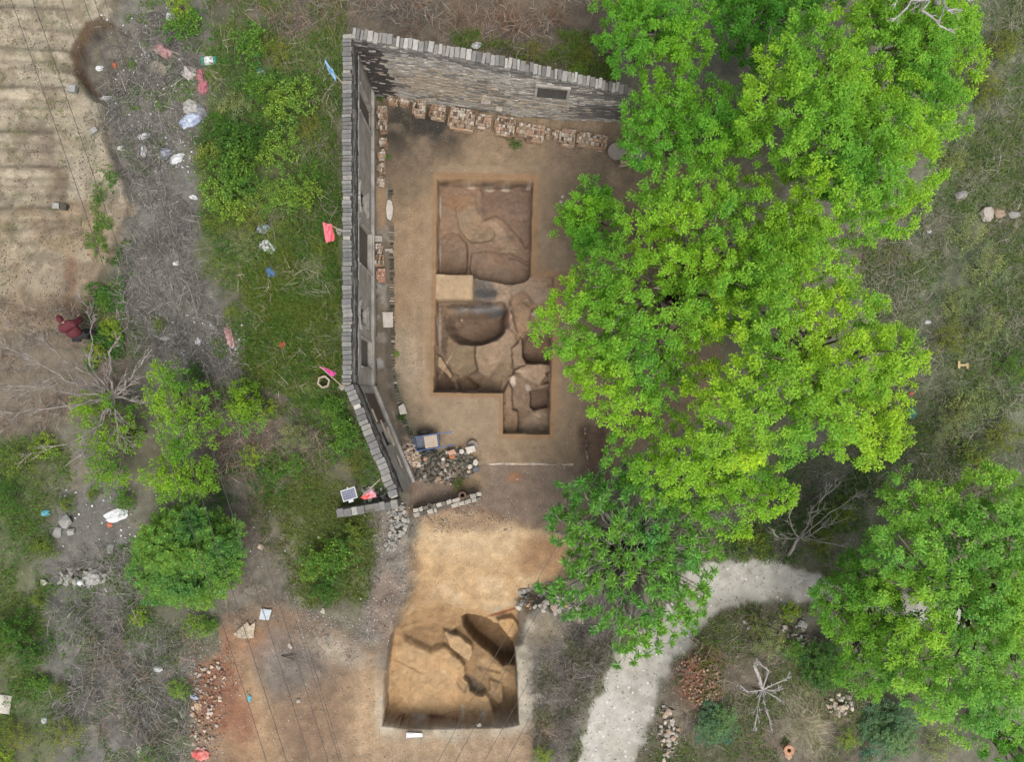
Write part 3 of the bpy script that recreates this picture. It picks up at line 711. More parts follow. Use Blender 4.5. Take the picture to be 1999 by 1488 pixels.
def brick_mesh(l=.22, w=.105, h=.055, seed=0):
    r = random.Random(seed); m = MB()
    m.box(-l / 2, l / 2, -w / 2, w / 2, -h / 2, h / 2, jit=0.004)
    return m.mesh('brick', M_BRICK, bevel=0.006)

def frame_thing(name, A, B, z, label, cat, group=None):
    d = Vector((B[0] - A[0], B[1] - A[1]))
    return thing(name, (A[0], A[1], z), label, cat, group, math.atan2(d.y, d.x)), d.length

def coping(parent, L, ztop0, ztop1, half, step, pale_fn, th=.075):
    """bricks laid across the top of the wall, one object each"""
    u = 0.0
    while u < L - 0.05:
        w = min(step * random.uniform(.75, 1.3), L - u)
        m = MB(); e = random.uniform(-.024, .024)
        if random.random() < .02: u += w; continue
        m.box(0, w - random.uniform(.010, .024), -half + e, half + e, 0, th + random.uniform(-.012, .012), jit=.004)
        o = m.build('coping_brick', M_COPPALE if pale_fn(u / L) else M_COPING, parent, bevel=.008)
        o.location = (u, 0, ztop0 + (ztop1 - ztop0) * (u + w / 2) / L)
        o.rotation_euler = (random.uniform(-.04, .04), random.uniform(-.04, .04), random.uniform(-.06, .06))
        u += w

def courses(m, L, z0, ztop, y, colf, bl=.27, bh=.068, prot=.02, depth=.06):
    """rows of individual bricks standing proud of the wall core by differing amounts"""
    nrow = int((max(ztop(0), ztop(L)) - z0) / bh); 
    for r in range(nrow):
        z = z0 + r * bh; u = -bl * random.random()
        while u < L:
            w = bl * random.choice((.5, 1, 1, 1.1)); a, b = max(u, 0), min(u + w - .008, L)
            u += w
            if b - a < .03 or z + bh > ztop((a + b) / 2): continue
            if random.random() < .03: continue
            m.box(a, b, y - depth, y + random.uniform(-.004, prot), z, z + bh - .008, c=colf((a + b) / 2, z), jit=.002)

# west wall of the courtyard
ZT = 4.3
A = P(677, 66, ZT); B = P(677, 751, ZT)
WW, LW = frame_thing('courtyard_wall', A, B, 0, 'long straight grey brick wall with flat coping on the west side of the courtyard', 'wall')
open_w = []            # (u centre, width, z0, z1)
for py, zc, w in ((393, 2.0, .72), (618, 2.0, .62)):
    open_w.append((A.y - P(0, py, zc).y, w, 1.45, 2.6))
niche = [(A.y - P(0, 480, 2).y, 1.5, .55, 2.75), (A.y - P(0, 205, 2).y, .9, .3, 2.7), (A.y - P(0, 690, 1.6).y, 1.0, 0.5, 2.4)]
m = MB()
core_c = tuple(S(140, 135, 127))
m.box(0, LW, -.14, -.07, -.2, ZT - .08, c=core_c)
holes = sorted([(u - w / 2, u + w / 2, a, b) for u, w, a, b in open_w + niche])
x = 0.0
for a, b, z0, z1 in holes:
    m.box(x, a - .002, -.07, .10, -.2, 3.0, c=core_c); m.box(a - .002, b + .002, -.07, .10, -.2, z0, c=core_c); m.box(a - .002, b + .002, -.07, .10, z1, 3.0, c=core_c)
    x = b + .002
m.box(x, LW, -.07, .10, -.2, 3.0, c=core_c)
m.box(0, LW, -.07, .085, 3.0, ZT - .08, c=core_c)
m.build('wall_body', M_PLASTER, WW)
m = MB()
def cw(u, z):
    if z > 3.95: return jc(S(96, 93, 90), .25)  # courses under the coping carry its overhang shadow in their colour
    if z > 3.45: return jc(S(158, 154, 146) if random.random() < .6 else S(112, 108, 102), .25)
    return jc(S(82, 80, 78) if random.random() < .7 else S(138, 134, 128), .3)
courses(m, LW, 3.0, lambda u: ZT - .08, .10, cw, prot=.03)
m.build('brick_courses', M_BRICKWALL, WW, kind='stuff')
m = MB(); m.box(0, LW, .101, .20, 0, .42, c=core_c); m.box(0, LW, .101, .155, .42, .47, c=core_c)
m.build('plinth', M_PLASTER, WW)
m = MB(); m.box(0, LW, .101, .135, 2.93, 2.998, c=core_c)
m.build('string_course', M_PLASTER, WW)
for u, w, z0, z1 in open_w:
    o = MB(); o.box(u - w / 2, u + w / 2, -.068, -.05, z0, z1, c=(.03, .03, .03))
    wo = o.build('window', M_DARK, WW)  # near-black board puts the shade of the recess into colour
    f = MB()
    for a, b, c_, d in ((u - w / 2, u - w / 2 + .05, z0, z1), (u + w / 2 - .05, u + w / 2, z0, z1), (u - w / 2 + .05, u + w / 2 - .05, z1 - .05, z1), (u - .02, u + .02, z0, z1 - .05)):
        f.box(a, b, -.05, -.02, c_, d)
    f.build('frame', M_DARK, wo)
    s = MB(); s.box(u - w / 2 - .1, u + w / 2 + .1, .101, .2, z0 - .09, z0 - .004)
    s.build('sill', M_CONC, wo)
    a = MB()
    for k in range(11):
        t0 = math.pi * k / 11 + .02; t1 = math.pi * (k + 1) / 11 - .02
        pr = [(u + r * math.cos(t), z1 + .02 + r * .7 * math.sin(t)) for r, t in ((w * .62, t0), (w * .62, t1), (w * .62 + .16, t1), (w * .62 + .16, t0))]
        vs = [Vector((p[0], .101, p[1])) for p in pr] + [Vector((p[0], .19, p[1])) for p in pr]
        a.add(vs, [(0, 1, 2, 3), (7, 6, 5, 4), (0, 4, 5, 1), (1, 5, 6, 2), (2, 6, 7, 3), (3, 7, 4, 0)])
    a.build('arch_moulding', M_PLASTER, WW)
for u, w, z0, z1 in niche:
    o = MB(); o.box(u - w / 2, u + w / 2, -.069, -.035, z0, z1)
    o.build('blind_niche', mat_two('niche_render', S(128, 120, 108), S(104, 98, 90), 3, .9), WW)
    s = MB()
    s.box(u - w / 2 - .05, u + w / 2 + .05, .101, .15, z0 - .06, z0 - .003); s.box(u - w / 2 - .06, u - w / 2, .101, .14, z0, z1); s.box(u + w / 2, u + w / 2 + .06, .101, .14, z0, z1)
    s.build('niche_surround', M_PLASTER, WW)
coping(WW, LW, ZT - .078, ZT - .078, .152, .135, lambda t: (random.random() < .13))

# the wall turns south-east
A = P(681, 753, ZT); B = P(771, 972, ZT)
WA, LA = frame_thing('courtyard_wall', A, B, 0, 'shorter brick wall running obliquely south east from the corner behind the blue handcart', 'wall')
m = MB()
ou, ow = 1.75, .55
for a, b, z0, z1, y1 in ((0, ou, -.2, 3.0, .10), (ou, ou + ow, -.2, 1.3, .10), (ou, ou + ow, 2.5, 3.0, .10), (ou + ow, LA, -.2, 3.0, .10), (0, LA, 3.0, ZT - .08, .085)):
    m.box(a, b, -.07, y1, z0, z1, c=core_c)
m.box(0, LA, -.14, -.07, -.2, ZT - .08, c=core_c)
m.build('wall_body', M_PLASTER, WA)
m = MB(); courses(m, LA, 3.0, lambda u: ZT - .08, .10, cw, prot=.035); m.build('brick_courses', M_BRICKWALL, WA, kind='stuff')
m = MB(); m.box(0, LA, .101, .22, 0, .5); m.build('plinth', M_PLASTER, WA)
m = MB(); m.box(ou, ou + ow, -.068, -.04, 1.3, 2.5); wo = m.build('window', M_DARK, WA)  # dark panel colours in the shade inside the opening
m = MB(); m.box(ou - .1, ou + ow + .1, .101, .19, 1.2, 1.296); m.build('sill', M_WOOD, wo)
m = MB(); m.box(.3, 1.45, .101, .13, 1.0, 2.7); m.build('exposed_brick_patch', mat_two('brown_brick', S(118, 98, 82), S(92, 78, 68), 8, .9), WA)
for k, (u, z) in enumerate(((.9, 2.9), (1.35, 2.1), (2.75, 1.7))):
    m = MB(); m.box(u, u + .5, .131, .19, z - .07, z); m.build('ledge', M_WOOD, WA)
coping(WA, LA, ZT - .078, ZT - .078, .155, .19, lambda t: random.random() < .08 or .80 < t < .86)

# north wall: high at the corner, lower and broken towards the trees
NP = [P(689, 64, 4.3), P(1000, 124, 3.75), P(1235, 178, 2.6)]
M_NORTH = thing('courtyard_wall', (NP[0].x, NP[0].y, 0), 'tall blackened brick wall with a broken pale coping on the north side of the courtyard', 'wall')
for k in range(2):
    A, B = NP[k], NP[k + 1]
    d = Vector((B.x - A.x, B.y - A.y, 0)); L = d.length
    zt = lambda u, A=A, B=B, L=L: A.z + (B.z - A.z) * u / L - .07
    m = MB()
    Ru = Matrix.Translation((A.x - NP[0].x, A.y - NP[0].y, 0)) @ Matrix.Rotation(math.atan2(d.y, d.x), 4, 'Z')
    # core, inner face towards -y (south)
    us = np.linspace(0, L, 9)
    nichu = (L * .19, L * .19 + .95) if k == 1 else None
    for i in range(8):
        a, b = us[i], us[i + 1]
        vs = [Ru @ Vector(v) for v in ((a, -.13, -.3), (b, -.13, -.3), (b, .14, -.3), (a, .14, -.3), (a, -.13, zt(a)), (b, -.13, zt(b)), (b, .14, zt(b)), (a, .14, zt(a)))]
        m.add(vs, [(3, 2, 1, 0), (4, 5, 6, 7), (0, 1, 5, 4), (1, 2, 6, 5), (2, 3, 7, 6), (3, 0, 4, 7)], core_c)
    m.build('wall_body', M_BRICKWALL, M_NORTH)
    f = MB()
    def cn(u, z, k=k, L=L):
        t = (u / L + k) / 2; zz = z / 4.0
        n = float(fbm(np.array([u * .55 + k * 7]), np.array([z * 2.2]), .8, 4, 310)[0])
        c = S(194, 187, 176)
        if random.random() < .3: c = S(214, 208, 198)
        if random.random() < .18: c = S(158, 152, 145)
        if n > .58: c = S(142, 137, 131)
        tan = math.exp(-((t - .24) / .17) ** 2 - ((z - 1.9) / .9) ** 2) + .55 * math.exp(-((t - .55) / .3) ** 2 - ((z - 1.0) / .7) ** 2)
        if random.random() < tan * .9: c = S(196, 181, 160)
        if t < .06 + .05 * n and random.random() < .85: c = S(86, 81, 78)
        if t > .8 and .5 < z < 1.6 and random.random() < .8: c = S(128, 124, 120)
        if z > zt(u) - .45 and random.random() < .6: c = S(136, 132, 127)
        return jc(c, .16)
    courses(f, L, 0, zt, .15, cn, bl=.24, bh=.075, prot=.035, depth=.03)
    f.v = [tuple(Ru @ Vector((v[0], -v[1], v[2]))) for v in f.v]
    f.f = [tuple(reversed(q)) for q in f.f]
    f.build('brick_courses', M_BRICKWALL, M_NORTH, kind='stuff')
    if k == 1:
        # a shallow blind opening with its lintel, and two stones standing out of the face
        for nm, (a, b, y0, y1, z0, z1), mt in (('blind_opening', (.95, 2.0, -.196, -.15, 1.9, 2.75), mat_two('dark_infill', S(104, 101, 96), S(86, 83, 79), 5, .9)), ('lintel', (.86, 2.1, -.26, -.15, 2.754, 2.86), M_PLASTER), ('jamb', (.86, .948, -.24, -.15, 1.9, 2.75), M_PLASTER), ('jamb', (2.002, 2.1, -.24, -.15, 1.9, 2.75), M_PLASTER)):  # infill panel darker than the brick around it
            g = MB(); g.box(a, b, y0, y1, z0, z1, M=Ru); g.build(nm, mt, M_NORTH)
    else:
        for a, b, z in ((4.2, 4.55, 1.0), (4.75, 5.0, .55), (5.15, 5.4, 1.25)):
            g = MB(); g.box(a, b, -.32, -.15, z, z + .12, M=Ru, jit=.01); g.build('projecting_stone', M_PALESTONE, M_NORTH)
    u = 0.0
    while u < L - .05:
        w = min(random.choice((.11, .13, .16, .19)), L - u)
        gap = random.random() < (.05 if k == 0 else .14)
        if not gap:
            g = MB(); g.box(0, w - .012, -.17, .17, 0, random.uniform(.08, .14), jit=.01)
            o = g.build('coping_brick', M_COPPALE if random.random() < .75 else M_COPING, M_NORTH, bevel=.008)
            o.matrix_local = Ru @ Matrix.Translation((u, random.uniform(-.03, .03), zt(u + w / 2) + .003)) @ Matrix.Rotation(random.uniform(-.06, .06), 4, 'Z')
        u += w

# low broken wall south of the corner, and the stone wall with the pipe
A = P(776, 984, .9); B = P(655, 1004, .9)
WL, LL = frame_thing('broken_wall', A, B, -.1, 'low ruined brick wall stub below the solar panel', 'wall')
m = MB(); m.box(.0, LL, -.13, .13, 0, .85, c=core_c)
courses(m, LL, 0, lambda u: .95, .15, lambda u, z: jc(S(126, 120, 112), .3), prot=.03)
m.build('wall_body', M_BRICKWALL, WL)
u = 0
while u < LL - .1:
    w = random.uniform(.16, .3)
    if not (.75 < u < 1.1):
        g = MB(); g.box(0, w - .01, -.15, .15, 0, .07, jit=.01); o = g.build('coping_brick', M_COPPALE if .35 < u / LL < .7 and random.random() < .7 else M_COPING, WL, bevel=.006); o.location = (u, random.uniform(-.03, .03), .96)
    u += w

def hull_stone(rx, ry, rz, seed, n=14):
    r = random.Random(seed); bm = bmesh.new()
    for _ in range(n):
        v = Vector((r.gauss(0, 1), r.gauss(0, 1), r.gauss(0, 1))).normalized()
        v = Vector([max(-.78, min(.78, q)) for q in v])
        bm.verts.new((v.x * rx * 1.25, v.y * ry * 1.25, v.z * rz * 1.25))
    res = bmesh.ops.convex_hull(bm, input=bm.verts)
    bmesh.ops.delete(bm, geom=[g for g in res['geom_interior'] if isinstance(g, bmesh.types.BMVert)], context='VERTS')
    me = bpy.data.meshes.new('stone'); bm.to_mesh(me); bm.free()
    return me
STONES = [hull_stone(1, random.uniform(.6, .95), random.uniform(.45, .7), 40 + i, 18) for i in range(8)]
def stone_obj(name, loc, r, mat, parent=None, flat=1.0, rz=None):
    me = random.choice(STONES)
    key = (me.name, mat.name)
    if key not in STONE_CACHE:
        c = me.copy(); c.materials.append(mat); STONE_CACHE[key] = c
    o = link(bpy.data.objects.new(name, STONE_CACHE[key]), parent)
    o.location = loc; o.scale = (r, r * random.uniform(.8, 1.1), r * flat)
    o.rotation_euler = (random.uniform(-.25, .25), random.uniform(-.25, .25), random.uniform(0, 6.3) if rz is None else rz)
    return o
STONE_CACHE = {}

A = P(806, 1003, .4); B = P(934, 970, .4)
WS, LS = frame_thing('stone_wall', A, B, -.1, 'low wall of pale and dark rubble stones south of the rubble heap', 'wall')
m = MB(); m.box(0, LS, -.15, .15, 0, .38, c=tuple(S(112, 104, 92)), jit=.02); m.build('wall_core', M_BRICKWALL, WS)
for row, yy in ((0, -.09), (1, .085)):
    u = .02
    while u < LS - .05:
        w = random.uniform(.14, .34)
        if row == 0 and .95 < u < 1.25: u += w; continue
        g = MB(); g.box(-w / 2, w / 2 - .015, -.08, .08, 0, random.uniform(.10, .16), jit=.018)
        pale = random.random() < (.75 if u > 1.1 and row == 0 else .5)
        o = g.build('stone', M_PALESTONE if pale else M_STONE, WS, bevel=.012)
        o.location = (u + w / 2, yy, .382); o.rotation_euler = (random.uniform(-.06, .06), random.uniform(-.06, .06), random.uniform(-.12, .12))
        u += w
M_PIPE = mat_two('fired_clay_pipe', S(132, 96, 74), S(86, 64, 52), 8, .8)
pp = P(903, 967, .55)
pt = thing('clay_pipe', (pp.x, pp.y, -.05), 'upright brown clay pipe sunk into the top of the rubble stone wall', 'pipe')
m = MB(); m.ring(.075, .125, 0, .72, 20); m.build('pipe_body', M_PIPE, pt)
m = MB(); m.disc(.074, .3, .34, 20); m.build('pipe_bottom', M_DARK, pt)  # dark disc colours in the shade down the pipe
m = MB(); m.ring(.126, .15, .64, .715, 20); m.build('rim', M_PIPE, pt)
pp = P(839, 989, .5)
pt = thing('clay_pipe', (pp.x, pp.y, .2), 'broken dark pipe mouth in the western end of the stone wall', 'pipe')
m = MB(); m.ring(.07, .11, 0, .34, 16); m.build('pipe_body', M_STONE, pt)
m = MB(); m.disc(.069, .05, .09, 16); m.build('pipe_bottom', M_DARK, pt)  # shade inside the mouth, given by a dark disc

# ---------------------------------------------------------------- paved apron along the west wall, with its edge of upright bricks
APRON = [(734, 330), (735, 748), (745, 790), (768, 836), (800, 900), (812, 880), (806, 862), (790, 826), (777, 780), (767, 730), (765, 560), (764, 345)]
ap = PP(APRON, .06)
xs = np.arange(-4.9, -2.9, .05); ys = np.arange(-2.6, 8.9, .05)
gx, gy = np.meshgrid(xs, ys); sh = gx.shape; gx = gx.ravel(); gy = gy.ravel()
ins = pmask(gx, gy, ap, .01, .04, .4, 400).reshape(sh) > .5
hz = ground_h(gx, gy) + .05 + (fbm(gx, gy, .3, 4, 401) - .5) * .05
col = np.tile(S(128, 116, 100), (len(gx), 1)) * (.75 + .5 * fbm(gx, gy, .5, 4, 402))[:, None]
pm = ss(fbm(gx, gy, .9, 4, 403), .5, .56) * pmask(gx, gy, PP([(735, 550), (752, 560), (752, 720), (735, 720)]), .2, .15, .4, 404); col = col * (1 - pm[:, None]) + S(168, 165, 160) * pm[:, None]
pm = ss(fbm(gx, gy, .6, 4, 405), .54, .6) * .8; col = col * (1 - pm[:, None]) + S(156, 146, 134) * pm[:, None]
pm = emask(gx, gy, 745, 400, 10, 50, .5, .3, 406); col = col * (1 - pm[:, None]) + S(172, 146, 116) * pm[:, None]
pm = pmask(gx, gy, PP([(755, 560), (770, 560), (772, 740), (800, 850), (780, 850), (756, 740)]), .15, .1, .4, 407) * .7; col = col * (1 - pm[:, None]) + S(92, 84, 74) * pm[:, None]
idx = np.arange(len(gx)).reshape(sh)
ok = ins[:-1, :-1] & ins[:-1, 1:] & ins[1:, 1:] & ins[1:, :-1]
ff = np.stack([idx[:-1, :-1], idx[:-1, 1:], idx[1:, 1:], idx[1:, :-1]], -1)[ok]
u_, inv = np.unique(ff, return_inverse=True)
APR = np_obj('stone_apron', np.stack([gx, gy, hz], 1)[u_], inv.reshape(-1, 4), M_APRON, None, col[u_], smooth=True, kind='structure')
kl = [P(762, 372, .1), P(764, 470, .1), P(765, 545, .1), P(766, 640, .1), P(767, 720, .1), P(776, 775, .1), P(788, 820, .1), P(803, 856, .1)]
BRICKS = [brick_mesh(seed=i) for i in range(3)]
def mesh_with(me, mat):
    key = (me.name, mat.name)
    if key not in STONE_CACHE:
        c = me.copy(); c.name = me.name; c.materials.clear(); c.materials.append(mat); STONE_CACHE[key] = c
    return STONE_CACHE[key]
dist = 0
for a, b in zip(kl[:-1], kl[1:]):
    d = b - a; n = int(d.length / .105)
    for k in range(n):
        p = a + d * (k / n)
        if 385 < NY - p.y * PPM * 1.0 < 440: continue
        o = link(bpy.data.objects.new('kerb_brick', mesh_with(random.choice(BRICKS), M_STONE if random.random() < .78 else M_BRICK)), APR)
        o.location = (p.x + random.uniform(-.03, .02), p.y, .07)
        o.rotation_euler = (1.45 + random.uniform(-.2, .2), random.uniform(-.1, .1), math.atan2(d.y, d.x) + 1.57 + random.uniform(-.12, .12))
        o.scale = (random.uniform(.55, .95), .9, random.uniform(.8, 1.1))

# ---------------------------------------------------------------- brick stacks along the walls
def brick_stack(px, py, w, h, rot, label, mat=None, hgt=.36, group='salvaged bricks stacked along the courtyard walls', fill=.93):
    mat = mat or M_BRICK
    c = P(px, py, hgt)
    W, H = w / PPM * .985, h / PPM * .985
    t = thing('brick_stack', (c.x, c.y, 0), label, 'brick stack', group, math.radians(rot))
    m = MB(); bh = .062
    n = int((hgt - .06) / bh)
    tint = [S(190, 164, 140), S(172, 142, 114), S(206, 188, 168), S(150, 122, 98), S(196, 160, 130)]
    if mat is M_PINKBRICK: tint = [S(212, 166, 144), S(200, 152, 130)]
    for r in range(n):
        z = r * bh
        m.box(-W / 2 + .1, W / 2 - .1, -H / 2 + .08, H / 2 - .08, z, z + bh - .004, c=tuple(S(120, 98, 78)))
        for side in (-1, 1):
            u = -W / 2 + random.uniform(0, .05)
            while u < W / 2 - .03:
                bw = min(random.choice((.1, .2, .2)), W / 2 - u); e = random.uniform(-.012, .012)
                m.box(u, u + bw - .008, side * H / 2 - .06 + e, side * H / 2 + .05 * (side < 0) + e, z, z + bh - .008, c=jc(random.choice(tint), .2)); u += bw
            u = -H / 2 + .07
            while u < H / 2 - .1:
                bw = min(random.choice((.1, .2)), H / 2 - .06 - u); e = random.uniform(-.012, .012)
                m.box(side * W / 2 - .07 + e, side * W / 2 + e, u, u + bw - .008, z, z + bh - .008, c=jc(random.choice(tint), .2)); u += bw
    m.build('lower_courses', M_BRICKWALL, t, kind='stuff')
    y = -H / 2
    while y < H / 2 - .03:
        x = -W / 2; rh = random.choice((.1, .13, .16))
        rh = min(rh, H / 2 - y)
        while x < W / 2 - .02:
            bw = random.choice((.06, .075, .11)); bw = min(bw, W / 2 - x)
            if random.random() < fill and bw > .03:
                o = link(bpy.data.objects.new('brick', mesh_with(random.choice(BRICKS), mat)), t)
                o.scale = ((rh - .012) / .22, (bw - .01) / .105, random.uniform(.8, 1.4))
                o.location = (x + bw / 2, y + rh / 2, n * bh + random.uniform(.02, .06))
                o.rotation_euler = (random.uniform(-.2, .2), random.uniform(-.2, .2), 1.5708 + random.uniform(-.22, .22))
            x += bw
        y += rh
    return t

for a in [
    (767, 189, 19, 15, -12, 'small low brick stack nearest the north west corner of the courtyard'),
    (789, 194, 19, 10, -12, 'thin greyish brick stack beside the corner stack, half grown over'),
    (819, 207, 22, 27, -5, 'third brick stack from the corner along the north wall, upright oblong'),
    (855, 214, 28, 25, -8, 'fourth brick stack from the corner, dull grey bricks on black ground'),
    (902, 229, 48, 39, -8, 'largest square brick stack in the row at the foot of the north wall'),
    (946, 233, 27, 26, -7, 'medium square brick stack just right of the largest one'),
    (987, 243, 36, 34, -9, 'second largest brick stack with a pale front edge, above the round green weed'),
    (1019, 249, 14, 22, -8, 'narrow brick stack between two big square ones by the north wall'),
    (1046, 256, 34, 31, -8, 'square orange edged brick stack right of the narrow one'),
    (1071, 255, 8, 12, -8, 'tiny brick pile, left one of two by the north wall'),
    (1087, 258, 9, 12, -8, 'tiny brick pile, right one of two by the north wall'),
    (1110, 265, 28, 29, -8, 'square brick stack with bricks laid like spokes near the millstones'),
    (1158, 271, 56, 24, -9, 'longest brick stack, three bays wide, beside the millstones'),
    (746, 216, 17, 22, 0, 'topmost brick stack in the column along the west wall'),
    (746, 242, 17, 19, 0, 'second brick stack down along the west wall'),
    (747, 274, 15, 13, 0, 'small broken brick stack, third down along the west wall'),
    (745, 299, 13, 18, 0, 'brick stack with a green weed at its side along the west wall'),
    (745, 325, 14, 18, 0, 'fifth brick stack down along the west wall, weathered grey'),
    (745, 350, 13, 18, 0, 'orange cream brick stack beside the first window arch of the west wall'),
    (739, 482, 13, 18, 0, 'yellowish brick stack below the square slab along the west wall'),
    (739, 506, 20, 19, 0, 'stack of bricks with a pinkish left side by the lower west wall'),
]:
    brick_stack(*a)
brick_stack(744, 535, 15, 23, 0, 'neat pink stack of new looking bricks by the west wall', M_PINKBRICK, fill=1.0)

def slab(name, pts, z0, th, label, cat, mat=None, group=None, parts=False):
    """flat stone or sheet; pts are picture positions of its top corners"""
    z1 = z0 + th
    q = [P(a, b, z1) for a, b in pts]
    c = sum(q, Vector()) / len(q)
    m = MB(); m.prism([(v.x - c.x, v.y - c.y) for v in q], 0, th)
    o = m.build(name, mat or M_SLAB, None, bevel=min(.012, th * .3)); o.location = (c.x, c.y, z0)
    return tag(o, label, cat, group)

slab('stone_slab', [(731, 459), (746, 460), (746, 472), (732, 471)], .05, .22, 'square buff stone slab on top of rubble by the west wall', 'slab', M_PALESTONE)
slab('brick_bat', [(751, 485), (766, 485), (766, 490), (751, 490)], .08, .08, 'single long cream brick lying on the kerb', 'brick', M_PALESTONE)
slab('stone_slab', [(746, 609), (767, 609), (767, 639), (748, 639)], .06, .12, 'large whitish square slab on the kerb below the second window', 'slab', M_SLAB)
slab('stone_slab', [(777, 794), (788, 787), (795, 808), (781, 810)], .06, .16, 'white tilted stone at the curved end of the kerb', 'stone', M_SLAB)
slab('stone_slab', [(755, 392), (760, 389), (765, 393), (767, 405), (766, 420), (763, 428), (759, 429), (755, 424), (753, 410)], .06, .16, 'long oval cream stone trough lying on the apron', 'stone', M_SLAB)

# ---------------------------------------------------------------- millstones
def millstone(px, py, r, th, z, label, holes=True):
    c = P(px, py, z + th)
    t = thing('millstone', (c.x, c.y, z), label, 'millstone', 'millstones lying in the courtyard')
    m = MB(); m.disc(r, 0, th, 40)
    o = m.build('stone_disc', M_MILL, t, bevel=.02)
    if holes:
        k = MB()
        for dx in (-.11, 0, .11): k.tube([(dx * .9, dx * .45, th * .3), (dx * .9, dx * .45, th * 2)], .035, 14)
        co = k.build('cutter', M_DARK)
        md = o.modifiers.new('b', 'BOOLEAN'); md.operation = 'DIFFERENCE'; md.object = co; md.solver = 'EXACT'
        bpy.context.view_layer.update()
        me = bpy.data.meshes.new_from_object(o.evaluated_get(bpy.context.evaluated_depsgraph_get()))
        o.modifiers.clear(); o.data = me
        bpy.data.objects.remove(co)
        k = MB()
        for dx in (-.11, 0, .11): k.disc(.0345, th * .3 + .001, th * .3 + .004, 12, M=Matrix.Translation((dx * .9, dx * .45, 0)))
        k.build('socket_bottom', M_DARK, t)  # dark discs add the shade of the drilled holes by colour
    g = MB(); g.ring(r * .985, r + .004, th * .35, th * .55, 40); g.build('dressed_band', M_MILL, t)
    return t
millstone(1204, 294, .335, .16, .12, 'round grey millstone with three drilled holes beside the longest brick stack')
millstone(1253, 301, .335, .16, .12, 'second round millstone half hidden under the tree crown', True)
bs = brick_stack(1229, 299, 20, 22, 10, 'loose brown bricks heaped between the two millstones', M_BRICK, .22)
slab('stone_block', [(1212, 310), (1226, 309), (1227, 317), (1213, 318)], 0, .2, 'pinkish stone block at the foot of the heap between the millstones', 'stone', M_PINKBRICK)
for k, (a, b) in enumerate(((1098, 384), (1095, 394))):
    slab('stone', [(a - 3, b - 3), (a + 3, b - 3), (a + 3, b + 2), (a - 2, b + 3)], 0, .08, ('upper' if k == 0 else 'lower') + ' of two white stones east of the trench', 'stone', M_SLAB)

# ---------------------------------------------------------------- heaps
def heap(name, label, cat, poly, n, rr, mats, peak, piece='stone', bricks=False, seed=1, flat=1.0):
    rnd = random.Random(seed)
    cx = sum(a for a, b in poly) / len(poly); cy = sum(b for a, b in poly) / len(poly)
    c = P(cx, cy); t = thing(name, (c.x, c.y, float(ground_h(np.array([c.x]), np.array([c.y]))[0])), label, cat)
    W = PP(poly, peak * .5); xs_ = [p[0] for p in W]; ys_ = [p[1] for p in W]
    mx = max(max(xs_) - min(xs_), max(ys_) - min(ys_)) / 2
    k = 0
    pts = []
    while len(pts) < n:
        x, y = rnd.uniform(min(xs_), max(xs_)), rnd.uniform(min(ys_), max(ys_))
        d = float(sdist(np.array([x]), np.array([y]), W)[0])
        if d < .02: pts.append((x, y, d))
    for x, y, d in pts:
        z = peak * min(1, -d / (mx * .55)) * rnd.uniform(.5, 1.0) if d < 0 else 0
        mat = rnd.choice(mats); r = rnd.uniform(*rr)
        z0 = float(ground_h(np.array([x]), np.array([y]))[0]) - t.location.z
        if bricks:
            o = link(bpy.data.objects.new(piece, mesh_with(rnd.choice(BRICKS), mat)), t)
            o.scale = (rnd.uniform(.6, 1.0),) * 3
            o.rotation_euler = (rnd.uniform(-.5, .5), rnd.uniform(-.5, .5), rnd.uniform(0, 6.3))
        else:
            o = stone_obj(piece, (0, 0, 0), r, mat, t, flat)
        o.location = (x - c.x, y - c.y, z0 + z + .03)
    return t

heap('brick_heap', 'loose heap of pale tan bricks thrown down beside the handcart', 'brick heap', [(778, 872), (800, 866), (812, 878), (822, 900), (814, 912), (800, 912), (784, 896)], 105, (.05, .1), [M_TANBRICK], .45, 'brick', True, 3)
heap('rubble_heap', 'heap of dark mossy rubble stones south of the handcart', 'rubble heap', [(822, 890), (850, 884), (875, 876), (905, 880), (925, 895), (925, 920), (915, 938), (880, 950), (840, 945), (810, 935), (815, 912)], 285, (.04, .11), [M_STONE] * 9 + [M_PALESTONE, M_BRICK], .25, seed=4)
heap('rubble_heap', 'scatter of grey broken stones on the bank south of the wall corner', 'rubble heap', [(760, 990), (790, 985), (800, 1010), (790, 1040), (768, 1075), (752, 1075), (764, 1030)], 150, (.04, .11), [M_STONE, M_CONC, M_PALESTONE, M_CONC], .12, seed=5)
heap('rubble_heap', 'broken bricks and stones piled in the angle behind the red and pink flag', 'rubble heap', [(706, 955), (722, 950), (745, 955), (755, 975), (735, 985), (712, 990)], 60, (.05, .11), [M_STONE, M_PALESTONE, M_CONC], .35, seed=6)
heap('stone_row', 'ragged line of pale and rusty stones at the foot of the sandy slope', 'stones', [(1016, 1166), (1040, 1158), (1110, 1172), (1145, 1200), (1130, 1216), (1100, 1200), (1050, 1186), (1020, 1190)], 110, (.05, .16), [M_PALESTONE, M_CONC, M_PALESTONE, M_STONE, M_BRICK], .15, seed=7)
heap('kiln_waste', 'reddish tip of burnt brick fragments on the mound beside the path', 'brick waste', [(1320, 1270), (1350, 1256), (1385, 1280), (1400, 1310), (1395, 1345), (1365, 1365), (1330, 1350), (1312, 1310)], 290, (.022, .06), [M_REDBRICK, M_REDBRICK, M_REDBRICK, M_STONE], .1, 'brick_fragment', seed=8)
